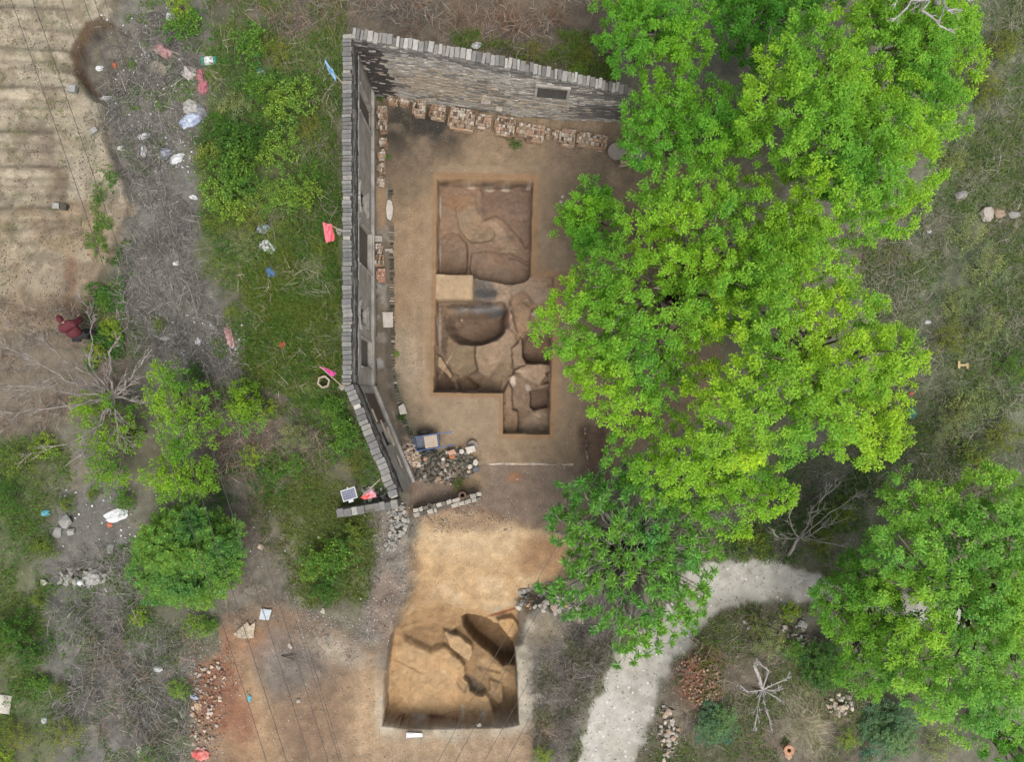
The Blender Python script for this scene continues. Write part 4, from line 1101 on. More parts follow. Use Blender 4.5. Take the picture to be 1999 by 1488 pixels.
heap('stone_row', 'stony bank of cream and rusty rocks on the outer edge of the path bend', 'stones', [(1290, 1370), (1312, 1378), (1316, 1410), (1306, 1450), (1288, 1470), (1282, 1420)], 70, (.05, .13), [M_PALESTONE, M_TANBRICK, M_PALESTONE, M_STONE], .15, seed=9)
heap('rubble_heap', 'small pile of tan stones right of the bare grey bush', 'rubble heap', [(1600, 1350), (1640, 1345), (1652, 1372), (1620, 1385), (1602, 1375)], 50, (.04, .12), [M_PALESTONE, M_TANBRICK, M_STONE], .15, seed=10)
heap('rubble_heap', 'orange brick rubble along the western edge of the bare earth', 'rubble heap', [(385, 1300), (425, 1285), (440, 1320), (430, 1400), (410, 1470), (378, 1480), (370, 1400), (385, 1350)], 150, (.03, .09), [M_REDBRICK, M_REDBRICK, M_TANBRICK, M_PALESTONE], .06, seed=11)
heap('stone_row', 'pale cobbles in a row under the shrubs inside the path bend', 'stones', [(1440, 1200), (1500, 1196), (1560, 1225), (1600, 1250), (1580, 1262), (1530, 1240), (1450, 1216)], 60, (.05, .11), [M_PALESTONE, M_CONC, M_STONE], .1, seed=12)
heap('rubble_heap', 'concrete lumps half buried in dry brush left of the feathery round tree', 'rubble heap', [(120, 1115), (165, 1105), (205, 1118), (200, 1145), (150, 1150), (118, 1140)], 45, (.06, .16), [M_CONC, M_CONC, M_STONE], .12, seed=13)

# single stones and slabs round the rubble heap
zr = .45
slab('stone_slab', [(908, 874), (926, 870), (929, 881), (912, 886)], .25, .2, 'rectangular whitish slab lying on the round white stone', 'slab', M_SLAB)
millstone(922.5, 870, .2, .2, .02, 'round white millstone under the rectangular slab', False)
slab('stone_slab', [(897, 878), (904, 877), (907, 883), (903, 887), (897, 886)], .3, .14, 'small square white block left of the rectangular slab', 'stone', M_SLAB)
slab('stone_slab', [(924, 899), (930, 896), (934, 904), (929, 911), (923, 907)], .12, .15, 'white block at the eastern tip of the rubble heap', 'stone', M_SLAB)
slab('round_stone', [(913, 911), (916, 907), (920, 907), (922, 911), (920, 915), (915, 917), (913, 914)], .12, .1, 'small round white stone beside the dark grey disc', 'stone', M_SLAB)
slab('stone_disc', [(930 + 6.8 * math.cos(t), 917 + 6.0 * math.sin(t)) for t in np.linspace(0, 6.28, 14)[:-1]], .02, .05, 'dark grey round disc lying on the soil by the white stones', 'disc', mat_two('slate', S(112, 114, 116), S(92, 94, 96), 8, .8))
slab('stone_slab', [(872, 882), (886, 877), (892, 886), (878, 891)], .3, .12, 'pinkish grey slab on the north edge of the rubble heap', 'slab', M_PINKBRICK)
slab('brick_bat', [(876, 892), (886, 888), (889, 894), (880, 897)], .36, .1, 'bright orange brick on the rubble heap', 'brick', mat_two('orange_brick', S(206, 130, 86), S(184, 110, 72), 9, .9))
slab('stone_slab', [(847, 939), (856, 930), (860, 934), (851, 944)], .1, .1, 'pinkish stone on dark soil left of the green weed', 'stone', M_BRICK)

# brick edging of the step down to the lower terrace
st = thing('brick_edging', P(944, 905), 'single row of worn pale bricks along the step down from the courtyard', 'edging')
x = 944.0
while x < 1120:
    w = random.uniform(5, 13)
    if random.random() < .9:
        q = P(x + w / 2, 905.5 + (x - 944) * .008, -.02)
        o = link(bpy.data.objects.new('brick', mesh_with(random.choice(BRICKS), M_TANBRICK if random.random() < .75 else M_PALESTONE)), st)
        o.location = Vector((q.x, q.y, -.06)) - st.location; o.scale = (w / PPM / .22, random.uniform(.6, 1), 1.3); o.rotation_euler = (random.uniform(-.15, .15), 0, random.uniform(-.06, .06))
    x += w
st = thing('brick_edging', P(1143, 845), 'short edging of dark bricks at the south east corner of the courtyard', 'edging')
for k in range(13):
    q = P(1142 + k * .35 + random.uniform(-1, 1), 838 + k * 4.6, 0)
    o = link(bpy.data.objects.new('brick', mesh_with(random.choice(BRICKS), M_STONE if random.random() < .6 else M_BRICK)), st)
    o.location = Vector((q.x, q.y, .02)) - st.location; o.scale = (random.uniform(.4, .8),) * 3; o.rotation_euler = (0, 0, 1.57 + random.uniform(-.4, .4))
# ---------------------------------------------------------------- vegetation
def leaf_quads(c, axis, nrm, L, W):
    """rhombic leaves with a slight fold: centres, long axes, normals, lengths, widths -> verts, faces"""
    n = len(c)
    axis = axis / (np.linalg.norm(axis, axis=1, keepdims=True) + 1e-9)
    side = np.cross(nrm, axis); side /= (np.linalg.norm(side, axis=1, keepdims=True) + 1e-9)
    up = np.cross(axis, side)
    L = np.broadcast_to(L, (n,))[:, None]; W = np.broadcast_to(W, (n,))[:, None]
    a = c - axis * L / 2; b = c + side * W / 2 - axis * L * .05 + up * W * .12; d = c - side * W / 2 - axis * L * .05 + up * W * .12; t = c + axis * L / 2
    v = np.stack([a, b, t, d], 1).reshape(-1, 3)
    f = np.arange(n * 4).reshape(n, 4)
    return v, f

def rdirs(n, zmin=-1.0):
    z = RNG.uniform(zmin, 1, n); t = RNG.uniform(0, 2 * np.pi, n); r = np.sqrt(1 - z * z)
    return np.stack([r * np.cos(t), r * np.sin(t), z], 1)

def leaf_cols(n, base, var=.25, yel=.15):
    k = np.exp(RNG.normal(0, var, n))[:, None]
    y = RNG.normal(0, yel, n)[:, None]
    c = np.asarray(base)[None, :] * k * (1 + y * np.array([[1.0, .25, -.3]]))
    return np.clip(c, .003, .5)

def tufts_on_blob(c, r, dens, rz=.8, zmin=-.25, jitter=.16, nmin=5):
    n = max(nmin, int(dens * r * r * 6.28 * (1 - zmin) / 2))
    d = rdirs(n, zmin)
    rad = r * (1 + RNG.normal(-.04, jitter * .5, n))[:, None]
    return np.asarray(c)[None, :] + d * rad * np.array([1, 1, rz]), d

def broad_leaves(pos, d, per, spread, L, W, droop=.35):
    """loose rosettes of leaves at every tuft position"""
    n = len(pos) * per
    p = np.repeat(pos, per, 0); dd = np.repeat(d, per, 0)
    off = rdirs(n) * (RNG.random(n) ** .6 * spread)[:, None] * np.array([1, 1, .7])
    ax = off / spread + dd * .3 + RNG.normal(0, .35, (n, 3)) - np.array([0, 0, droop])
    nr = np.array([0, 0, 1.0]) + dd * 1.0 + RNG.normal(0, .3, (n, 3))
    return p + off, ax, nr, L * RNG.uniform(.7, 1.25, n), W * RNG.uniform(.75, 1.2, n)

def whorls(pos, d, per, L, W):
    """long narrow leaves radiating from every shoot tip"""
    n = len(pos) * per
    p = np.repeat(pos, per, 0); dd = np.repeat(d, per, 0)
    th = np.tile(np.arange(per) * 2.4, len(pos)) + np.repeat(RNG.uniform(0, 6.28, len(pos)), per)
    el = np.tile(np.linspace(-.35, .9, per), len(pos)) + RNG.normal(0, .12, n)
    ax = np.stack([np.cos(th) * np.cos(el), np.sin(th) * np.cos(el), np.sin(el)], 1) + dd * .25
    ax /= np.linalg.norm(ax, axis=1, keepdims=True)
    l = L * RNG.uniform(.7, 1.2, n) * (1 - .35 * np.clip(el, 0, 1))
    c = p + ax * (l * .55)[:, None] - np.array([0, 0, .12]) * (l * np.cos(el))[:, None]
    return c, ax - np.array([0, 0, .15]), np.array([0, 0, 1.4]) + RNG.normal(0, .2, (n, 3)), l, W * RNG.uniform(.8, 1.2, n)

def pinnate(pos, d, per, FL, pairs, L, W):
    """whorls of long feathery fronds at every tuft position"""
    out = []
    n = len(pos) * per
    p = np.repeat(pos, per, 0); dd = np.repeat(d, per, 0)
    th = RNG.uniform(0, 2 * np.pi, n)
    fd = np.stack([np.cos(th), np.sin(th), RNG.uniform(-.15, .45, n)], 1) + dd * .45
    fd /= np.linalg.norm(fd, axis=1, keepdims=True)
    sd_ = np.cross(np.array([0, 0, 1.0]) + RNG.normal(0, .25, (n, 3)), fd); sd_ /= np.linalg.norm(sd_, axis=1, keepdims=True)
    fl = FL * RNG.uniform(.7, 1.2, n)
    C, A, N = [], [], []
    for k in range(pairs):
        t = (k + 1.2) / (pairs + .5)
        base = p + fd * (fl * t)[:, None] - np.array([0, 0, 1.0]) * (fl * .35 * t * t)[:, None]
        for s in (-1, 1):
            ax = sd_ * s + fd * .55 - np.array([0, 0, .25])
            ll = L * (1 - .35 * abs(t - .45))
            C.append(base + ax / np.linalg.norm(ax, axis=1, keepdims=True) * ll * .5); A.append(ax); N.append(np.array([0, 0, 1.0]) + RNG.normal(0, .2, (n, 3)))
    return np.concatenate(C), np.concatenate(A), np.concatenate(N), L, W

def crown_mesh(name, parts, base, var=.25, yel=.15, mul=(1.16, 1.36, 1.0)):
    c = np.concatenate([q[0] for q in parts]); a = np.concatenate([q[1] for q in parts]); nn = np.concatenate([q[2] for q in parts])
    L = np.concatenate([np.broadcast_to(q[3], (len(q[0]),)) for q in parts]); W = np.concatenate([np.broadcast_to(q[4], (len(q[0]),)) for q in parts])
    v, f = leaf_quads(c, a, nn, L, W)
    # each branch tip keeps its own tint: young tips yellower, old ones bluer
    lc = leaf_cols(len(c), np.asarray(base) * np.array(mul), var, yel)
    g = (fbm(c[:, 0], c[:, 1], 1.1, 3, 500) - .5)[:, None]
    lc = np.clip(lc * (1 + g * np.array([[1.3, .7, -.4]])), .003, .5)
    return np_mesh(name, v, f, M_LEAF, np.repeat(lc, 4, 0))

def curve_pts(a, b, n=5, sag=0.0, wob=.06):
    a, b = Vector(a), Vector(b); L = (b - a).length
    pts = []
    for i in range(n + 1):
        t = i / n
        p = a.lerp(b, t)
        if 0 < i < n: p += Vector((random.uniform(-1, 1), random.uniform(-1, 1), random.uniform(-1, 1))) * wob * L
        p.z += sag * math.sin(math.pi * t) * L
        pts.append(p)
    return pts

def ground_z(x, y): return float(ground_h(np.array([x]), np.array([y]))[0])

def poly_blobs(poly, zc, rr, n_try, hole=(), edge_drop=1.6, seed=1, edge=.46, gap=.56):
    """round boughs filling the outline of a crown: centre, radius"""
    rnd = random.Random(seed); out = []
    xs_ = [p[0] for p in poly]; ys_ = [p[1] for p in poly]
    pa = np.asarray(poly, float)
    for _ in range(n_try):
        px, py = rnd.uniform(min(xs_), max(xs_)), rnd.uniform(min(ys_), max(ys_))
        d = -float(sdist(np.array([px]), np.array([py]), pa)[0])
        r = rnd.uniform(*rr); rp = r * PPM * CAM_H / (CAM_H - zc)
        if d < rp * edge: continue
        if any(math.hypot(px - hx, py - hy) < hr + rp * .55 for hx, hy, hr in hole): continue
        dome = min(1, d / 120.0)
        z = zc - edge_drop * (1 - dome) ** 1.5 + rnd.uniform(-1.0, .6)
        p = P(px, py, z)
        if any((p - q).length < (r + s) * gap for q, s in out): continue
        out.append((p, r))
    return out

def tree(label, poly, zc, base, rr=(.65, 1.3), n_try=260, hole=(), edge=.46, kind='broad', dens=9.0, per=56, L=.092, W=.043, spread=.19, var=.15, yel=.08, seed=1, group=None, cat='tree', name='tree', tr=.14, trunk_px=None, edge_drop=1.6, twigs=0, frond=.5, open_crown=False, bark=None, gap=.56):
    blobs = poly_blobs(poly, zc, rr, n_try, hole, edge_drop, seed, edge, gap)
    under = poly_blobs(poly, zc - 1.5, rr, n_try, hole, edge_drop * .6, seed + 300, edge + .1) if kind == 'broad' and zc > 4 else []
    cx = sum(b[0].x for b in blobs) / len(blobs); cy = sum(b[0].y for b in blobs) / len(blobs)
    if trunk_px: q = P(*trunk_px); cx, cy = q.x, q.y
    else:
        mp = [(NX + b[0].x * FPX / (CAM_H - b[0].z), NY - b[0].y * FPX / (CAM_H - b[0].z)) for b in blobs]
        ax, ay = sum(q[0] for q in mp) / len(mp), sum(q[1] for q in mp) / len(mp)
        q = P(NX + (ax - NX) * .9, NY + (ay - NY) * .9); cx, cy = q.x, q.y
    gz = ground_z(cx, cy)
    t = thing(name, (cx, cy, gz), label, cat, group)
    o0 = np.array([cx, cy, gz])
    parts = []
    for i, (p, r) in enumerate(blobs + under):
        pos, d = tufts_on_blob(np.array(p) - o0, r, dens if i < len(blobs) else dens * .6, nmin=2 if open_crown else 5, zmin=.1 if open_crown else -.25)
        if kind == 'broad': parts.append(broad_leaves(pos, d, per, spread, L, W))
        elif kind == 'whorl': parts.append(whorls(pos, d, per, L, W))
        else: parts.append(pinnate(pos, d, per, frond, 8, L, W))
    me = crown_mesh('crown', parts, base, var, yel)
    o = link(bpy.data.objects.new('crown', me), t)
    m = MB(); top = Vector((random.uniform(-.2, .2), random.uniform(-.2, .2), (zc - gz) * .45))
    m.tube(curve_pts((0, 0, -.2), top, 5, 0, .03), [tr * 1.25, tr * 1.05, tr, tr * .95, tr * .9, tr * .8], 9)
    for p, r in blobs:
        e = p - Vector(o0)
        n = 5; pts = curve_pts(top - Vector((0, 0, random.uniform(0, .5) * top.z)), e, n, .08, .05)
        m.tube(pts, [tr * .5 * (1 - .8 * i / n) + .006 for i in range(n + 1)], 5)
        for k in range(twigs):
            dd = Vector(rdirs(1, .0)[0]) * r * 1.05
            m.tube(curve_pts(e, e + dd, 3, 0, .08), [.014, .01, .008, .004], 4)
    m.build('trunk', bark or M_BARK, t, smooth=True)
    return t

G_YEL = S(178, 212, 74, .34); G_MID = S(136, 190, 68, .34); G_DRK = S(110, 168, 66, .34); G_TOON = S(116, 162, 76, .34); G_LIME = S(148, 184, 66, .34)
tree('bright green tree with two rounded boughs reaching over the east end of the north wall', [(1165, -40), (1375, -40), (1380, 60), (1372, 120), (1310, 150), (1235, 150), (1190, 125), (1168, 60)], 6.0, G_MID * .95, seed=11, rr=(.65, 1.05), gap=.6, n_try=600)
tree('darker green low tree at the top edge between the two taller crowns', [(1385, -40), (1650, -40), (1620, 40), (1540, 70), (1500, 130), (1420, 160), (1385, 100)], 4.6, G_DRK, seed=12, hole=[(1440, 110, 18)], rr=(.45, .8))
tree('green spreading tree hiding the end of the north wall above the millstones', [(1203, 240), (1240, 175), (1300, 140), (1360, 160), (1440, 160), (1500, 260), (1470, 330), (1390, 345), (1300, 330), (1240, 335), (1208, 290)], 6.2, G_MID, seed=13, hole=[(1457, 190, 9)], edge=.66, rr=(.65, 1.05), gap=.6, n_try=600)
tree('tall light green tree with stacked domed boughs in the upper right', [(1470, 170), (1530, 50), (1600, 40), (1665, 110), (1700, 180), (1800, 220), (1812, 340), (1770, 440), (1690, 470), (1600, 420), (1540, 330), (1480, 290), (1440, 230), (1440, 190)], 8.0, (G_MID + G_YEL) / 2, seed=14, n_try=900, rr=(.7, 1.15), gap=.58, dens=10)
tree('yellow green tree on the upper right edge beside the open scrub', [(1640, -40), (1870, -40), (1890, 60), (1905, 170), (1870, 250), (1800, 280), (1700, 180), (1640, 90)], 7.0, (G_MID + G_YEL) / 2, seed=15, n_try=700, rr=(.7, 1.15), gap=.58, dens=10)
tree('young bright tree leaning over the courtyard east of the northern trench', [(1080, 430), (1110, 385), (1150, 350), (1190, 370), (1222, 420), (1215, 480), (1170, 520), (1095, 500), (1078, 470)], 4.6, G_MID * 1.05, seed=16, rr=(.4, .7), edge=.7)
tree('broad bright green tree overhanging the east side of the trench', [(1225, 360), (1320, 290), (1450, 325), (1500, 330), (1590, 370), (1620, 450), (1540, 560), (1440, 620), (1380, 720), (1340, 800), (1240, 850), (1150, 830), (1110, 720), (1045, 660), (1050, 610), (1090, 560), (1120, 490), (1200, 480)], 7.2, (G_YEL + G_MID) / 2, seed=17, n_try=1000, rr=(.55, 1.1), gap=.66, hole=[(1285, 615, 14)], edge=.62)
tree('largest tree, a yellow green dome in the middle of the grove', [(1400, 540), (1500, 430), (1580, 430), (1650, 520), (1690, 530), (1700, 590), (1760, 620), (1785, 710), (1755, 820), (1735, 915), (1650, 915), (1560, 880), (1500, 930), (1400, 900), (1300, 860), (1330, 780), (1400, 690)], 8.0, G_YEL, seed=18, n_try=1000, rr=(.6, 1.15), gap=.66, hole=[(1425, 690, 17), (1590, 610, 8), (1340, 815, 12)])
tree('bright green tree filling the south side of the grove above the feathery tree', [(1170, 850), (1260, 840), (1340, 830), (1450, 890), (1545, 950), (1530, 1025), (1440, 1030), (1350, 1000), (1250, 970), (1180, 920)], 6.4, (G_YEL + G_MID) / 2, seed=19, n_try=320)
tree('feathery dark green tree with long compound leaves beside the sandy slope', [(1030, 1030), (1060, 1000), (1100, 945), (1190, 900), (1290, 920), (1390, 1000), (1415, 1080), (1380, 1150), (1350, 1215), (1270, 1270), (1215, 1295), (1160, 1235), (1085, 1180), (1055, 1140), (1110, 1085), (1080, 1040)], 5.0, G_TOON, rr=(.3, .5), n_try=420, kind='whorl', dens=9.0, per=17, L=.24, W=.052, var=.34, seed=20, twigs=2, edge_drop=1.4, open_crown=True, bark=M_GREYBARK, edge=.2)
tree('tall mid green tree with billowing boughs on the lower right edge', [(1660, 985), (1760, 935), (1860, 960), (1945, 925), (2060, 950), (2060, 1280), (1960, 1420), (1890, 1440), (1800, 1400), (1740, 1330), (1700, 1200), (1680, 1080)], 7.2, S(158, 200, 90, .35), n_try=900, rr=(.65, 1.1), gap=.62, seed=21, hole=[(1720, 1015, 10), (1745, 1200, 14)])
tree('bright green tree at the end of the pale path, lower boughs over the track', [(1570, 1180), (1620, 1120), (1700, 1085), (1760, 1130), (1770, 1250), (1780, 1350), (1700, 1375), (1650, 1330), (1640, 1250), (1590, 1215)], 5.6, S(136, 184, 76, .34), n_try=260, seed=22, rr=(.45, .9))
tree('dark green bushy tree in the bottom right corner', [(1900, 1420), (2050, 1400), (2050, 1540), (1930, 1540)], 3.6, G_DRK, n_try=60, seed=23, rr=(.4, .7))
tree('yellow green sapling with an upright narrow crown in the left scrub', [(300, 705), (330, 690), (372, 735), (425, 780), (440, 850), (415, 890), (360, 880), (310, 850), (290, 780)], 3.6, G_LIME, rr=(.3, .55), n_try=160, per=26, L=.10, W=.046, spread=.2, dens=11, seed=24, tr=.06)
tree('yellow green thicket tree between the bare tree and the grassy bank', [(290, 900), (340, 870), (420, 900), (425, 950), (380, 990), (320, 985), (285, 950)], 3.4, G_LIME, rr=(.28, .5), n_try=160, per=26, L=.10, W=.046, spread=.2, dens=11, seed=25, tr=.06)
tree('thin yellow green shrub tree under the branches of the bare tree', [(130, 790), (200, 760), (275, 790), (285, 860), (240, 890), (262, 950), (215, 965), (180, 930), (160, 860)], 2.8, G_LIME * .9, rr=(.25, .5), n_try=140, per=24, L=.10, W=.046, spread=.2, dens=10, seed=26, tr=.05)
tree('small upright lime sapling left of the angled wall', [(445, 750), (490, 745), (512, 790), (500, 845), (465, 835), (450, 800)], 2.6, G_LIME, rr=(.2, .38), n_try=80, per=22, L=.1, W=.05, spread=.2, dens=8, seed=27, tr=.04)
tree('round feathery green tree standing alone in the lower left scrub', [(262, 1090), (280, 1040), (330, 1005), (370, 985), (400, 1000), (460, 1040), (466, 1090), (440, 1140), (400, 1180), (340, 1185), (290, 1160)], 2.8, S(116, 152, 74, .34), rr=(.22, .42), n_try=260, kind='pinnate', dens=7, per=7, L=.11, W=.038, frond=.42, yel=.2, var=.3, seed=28, tr=.07, edge_drop=1.2)

# ---- bushes: three growth forms, copied with their own turn and size
def bush_proto(kind, base, R=.9, seed=0, label='x', flat=.6):
    t = thing('bush', (0, 0, 0), label, 'bush')
    n = 9 if R > .6 else 6
    parts = []
    m = MB()
    for k in range(n):
        a = k * 2.4; rr = R * math.sqrt((k + .3) / n) * .75
        c = np.array([rr * math.cos(a), rr * math.sin(a), R * flat * (1.1 - .6 * rr / R)])
        pos, d = tufts_on_blob(c, R * .42, 24, zmin=-.1, jitter=.45)
        if kind == 'broad': parts.append(broad_leaves(pos, d, 20, .15, .085, .042))
        elif kind == 'fine': parts.append(broad_leaves(pos, d, 26, .16, .06, .024))
        else: parts.append(pinnate(pos, d, 5, .3, 6, .075, .03))
        m.tube(curve_pts((0, 0, -.1), c, 3, .05, .05), [.022, .016, .012, .006], 4)
    link(bpy.data.objects.new('foliage', crown_mesh('foliage', parts, base, .32, .14, (1.6, 1.42, 1.2))), t)
    m.build('stem', M_BARK, t)
    return t
PROTO = {}
FIRST = set()
def bush(px, py, rpx, kind, colkey, label, group=None, z=None):
    key = (kind, colkey)
    if colkey == 'green': colkey = random.choice(('green', 'green', 'moss', 'spring'))
    key = (kind, colkey)
    cols = {'moss': S(112, 142, 72, .33), 'spring': S(124, 168, 78, .33), 'green': S(98, 146, 66, .33), 'lime': S(138, 176, 72, .33), 'dark': S(76, 122, 56, .33), 'grey': S(136, 158, 116, .34), 'blue': S(98, 140, 104, .32), 'olive': S(126, 144, 72, .34)}
    R = rpx / PPM * 1.02
    p = P(px, py, .5 * R); gz = ground_z(p.x, p.y)
    if key not in PROTO:
        PROTO[key] = bush_proto(kind, cols[colkey], .9, label=label); t = PROTO[key]; t.animation_data_clear()
    else:
        src = PROTO[key]; t = src.copy(); link(t)
        for ch in src.children:
            c = ch.copy(); link(c, t)
    t.location = (p.x, p.y, gz); s = R / .9
    t.scale = (s * random.uniform(.9, 1.1), s * random.uniform(.9, 1.1), s * random.uniform(.8, 1.1)); t.rotation_euler = (0, 0, random.uniform(0, 6.28))
    if 'group' in t: del t['group']
    tag(t, label, 'bush', group)
    return t
BG = 'bushes of the green thicket west of the wall'
for a in [
    (362, 48, 44, 'broad', 'green', 'leafy green bush near the top edge beside white litter', BG), (352, 12, 30, 'broad', 'lime', 'bush cut by the top edge above the green white sack', BG),
    (497, 88, 42, 'broad', 'green', 'dark leafed bush below the pale stems at the top', BG), (545, 105, 34, 'fine', 'olive', 'olive bush left of the blue flag', BG),
    (510, 168, 40, 'broad', 'green', 'bush just below the green tipped white bag', BG), (570, 200, 48, 'broad', 'green', 'wide bright bush midway between the blue flag and the waste heap', BG),
    (525, 215, 40, 'fine', 'green', 'fine leaved bush left of the wide bright bush', BG), (455, 215, 38, 'fine', 'grey', 'grey green twiggy bush right of the blue and white rags', BG),
    (430, 255, 46, 'broad', 'dark', 'dark bush leaning over the rag heap', BG), (490, 275, 52, 'broad', 'dark', 'dense dark green bush in the centre of the thicket', BG),
    (410, 305, 42, 'broad', 'green', 'bush beside the scattered white scraps', BG), (465, 330, 54, 'broad', 'green', 'largest broad bush in the middle of the thicket', BG),
    (545, 290, 44, 'broad', 'green', 'bush on the right flank of the dense dark one', BG), (580, 380, 48, 'broad', 'green', 'bush above left of the red flag', BG),
    (520, 385, 44, 'fine', 'green', 'fine leaved bush in the lower middle of the thicket', BG), (440, 390, 48, 'broad', 'green', 'bush over the pile of brown leaves', BG),
    (490, 425, 40, 'fine', 'olive', 'thin olive bush above the white bag', BG), (425, 435, 34, 'fine', 'green', 'low bush at the edge of the dead brush', BG),
    (560, 445, 36, 'fine', 'green', 'bush left of the red flag', BG), (480, 478, 30, 'fine', 'grey', 'pale shrub touching the white plastic bag', BG), (635, 486, 20, 'broad', 'green', 'small bush just below the red flag', BG),
    (600, 250, 32, 'fine', 'olive', 'sparse olive shrub close to the long wall', BG), (610, 330, 30, 'fine', 'green', 'shrub in the grass between the thicket and the long wall', BG),
    (455, 612, 22, 'broad', 'green', 'small round bush above the faded pink cloth'), (310, 632, 18, 'broad', 'green', 'small bush alone in the grey dead brush'),
    (200, 590, 22, 'broad', 'green', 'weedy bush on the field edge above the person'), (215, 640, 26, 'broad', 'lime', 'weedy bush right of the person in maroon'), (185, 690, 22, 'broad', 'lime', 'weedy bush just below the person'),
    (385, 735, 28, 'broad', 'dark', 'dark bush shaded behind the yellow green sapling'), (525, 795, 20, 'broad', 'lime', 'narrow lime bush at the edge of the dead brush'),
    (650, 800, 34, 'broad', 'green', 'green bush against the angled wall near its corner'), (672, 850, 42, 'broad', 'green', 'leafy bush halfway along the angled wall'), (690, 905, 28, 'fine', 'olive', 'olive shrub at the foot of the angled wall'),
    (575, 850, 34, 'fine', 'grey', 'pale grey green shrub left of the wall bushes'), (570, 905, 30, 'broad', 'green', 'bush below the pale shrub left of the angled wall'), (490, 890, 26, 'broad', 'lime', 'lime bush right of the yellow green thicket'),
    (530, 925, 22, 'broad', 'green', 'bush on the upper edge of the olive grass'),
    (40, 905, 52, 'fine', 'green', 'large round green bush on the left edge'), (20, 960, 44, 'fine', 'dark', 'dark bush cut by the left edge under the large round one'), (85, 870, 30, 'broad', 'lime', 'bush under the bare tree near the left edge'),
    (130, 985, 20, 'broad', 'green', 'weeds above the broken grey boulders'), (88, 1070, 26, 'broad', 'green', 'weedy clump left of the white ball'), (245, 975, 26, 'broad', 'green', 'bush above the torn white paper'), (180, 965, 16, 'broad', 'green', 'small weeds between the boulders and the thicket'),
    (645, 1085, 52, 'broad', 'green', 'big rounded bush on the grassy bank below the solar panel'), (690, 1045, 34, 'broad', 'green', 'bush on the bank just right of the big rounded one'), (640, 1150, 36, 'broad', 'dark', 'darker bush at the lower end of the grassy bank'), (610, 1110, 28, 'broad', 'green', 'bush at the left foot of the bank'),
    (30, 1240, 48, 'broad', 'dark', 'dark bush on the left edge beside the dead brush'), (70, 1275, 34, 'broad', 'dark', 'dark bush right of the one on the left edge'), (75, 1170, 22, 'broad', 'green', 'weedy bush below the round stone'),
    (272, 1205, 22, 'broad', 'lime', 'bright green shrublet left of the heart leaved plants'), (385, 1222, 28, 'broad', 'green', 'low patch of broad leaved plants above the earth'), (413, 1218, 20, 'broad', 'green', 'right hand part of the broad leaved patch'),
    (80, 1335, 24, 'broad', 'green', 'weeds at the lower left beside the brush'), (120, 1345, 22, 'broad', 'green', 'second weeds at the lower left beside the brush'), (350, 1345, 24, 'broad', 'green', 'weedy clump at the left edge of the orange rubble'), (30, 1440, 36, 'fine', 'olive', 'olive bush in the bottom left corner'), (10, 1482, 22, 'broad', 'lime', 'lime weed in the very bottom left corner'),
    (130, 1430, 40, 'fine', 'olive', 'olive shrub in the dead brush at the bottom left'), (290, 1470, 26, 'fine', 'green', 'shrub at the bottom edge left of the red cloth'),
    (1005, 281, 15, 'fine', 'dark', 'round green weed growing alone in the courtyard north of the trench'), (757, 306, 7, 'broad', 'green', 'little weed between the brick stacks of the west wall'), (741, 190, 8, 'broad', 'dark', 'dark weed in the corner of the two walls'),
    (773, 691, 8, 'broad', 'green', 'tiny weed at the kerb bend'), (783, 815, 9, 'broad', 'dark', 'weed under the white tilted stone'), (894, 947, 15, 'fine', 'green', 'bright green weed at the south edge of the rubble heap'),
    (1140, 108, 26, 'fine', 'olive', 'olive bush outside the north wall under the tree'), (1130, 135, 18, 'broad', 'green', 'small green bush touching the north wall coping'), (1040, 100, 26, 'fine', 'olive', 'grassy bush behind the middle of the north wall'),
    (1890, 455, 46, 'fine', 'grey', 'grey green shrub below the white boulders on the right'), (1925, 520, 44, 'fine', 'grey', 'pale shrub in the right hand scrub, upper middle'), (1865, 590, 42, 'fine', 'grey', 'sparse shrub left of the pale one in the right scrub'),
    (1930, 640, 40, 'fine', 'grey', 'shrub right of the white bottle'), (1855, 660, 36, 'fine', 'olive', 'shrub below the white bottle'), (1985, 720, 40, 'fine', 'green', 'green bush cut by the right edge'), (1890, 790, 50, 'fine', 'grey', 'broad pale shrub above the lower right tree'),
    (1850, 830, 34, 'fine', 'grey', 'shrub right of the teal netting'), (1960, 850, 40, 'fine', 'olive', 'olive shrub near the right edge above the lower tree'), (1900, 890, 36, 'broad', 'green', 'green bush touching the top of the lower right tree'), (1930, 170, 40, 'fine', 'olive', 'wispy shrub at the upper right of the scrub'), (1960, 90, 36, 'fine', 'olive', 'wispy shrub near the top right corner'), (1860, 310, 34, 'fine', 'grey', 'pale shrub beside the right hand tree crown'),
    (1470, 1060, 40, 'broad', 'green', 'bush on the verge between the feathery tree and the track'), (1600, 1060, 34, 'fine', 'olive', 'half bare shrub north of the track'), (1640, 1000, 40, 'broad', 'green', 'bush between the grove and the lower right tree'),
    (1490, 1240, 34, 'fine', 'grey', 'pale green shrub inside the path bend'), (1530, 1255, 26, 'broad', 'green', 'leafy bush right of the pale shrub inside the bend'), (1600, 1290, 42, 'pinnate', 'dark', 'dark fern like bush under the lower right tree'), (1470, 1215, 24, 'fine', 'olive', 'olive bush above the pale shrub inside the bend'),
    (1385, 1392, 36, 'pinnate', 'blue', 'blue green feathery plant over the dark hole'), (1740, 1425, 56, 'pinnate', 'blue', 'large blue green feathery bush at the lower right'), (1640, 1432, 24, 'fine', 'lime', 'narrow yellow green shrub right of the pottery jar'), (1830, 1460, 36, 'fine', 'grey', 'faint shrub at the bottom edge on the right'),
    (1060, 1475, 22, 'fine', 'lime', 'lime shrub at the bottom edge beside the path'), (1535, 1190, 22, 'broad', 'lime', 'lime bush on the inner edge of the track'),
]:
    bush(*a)
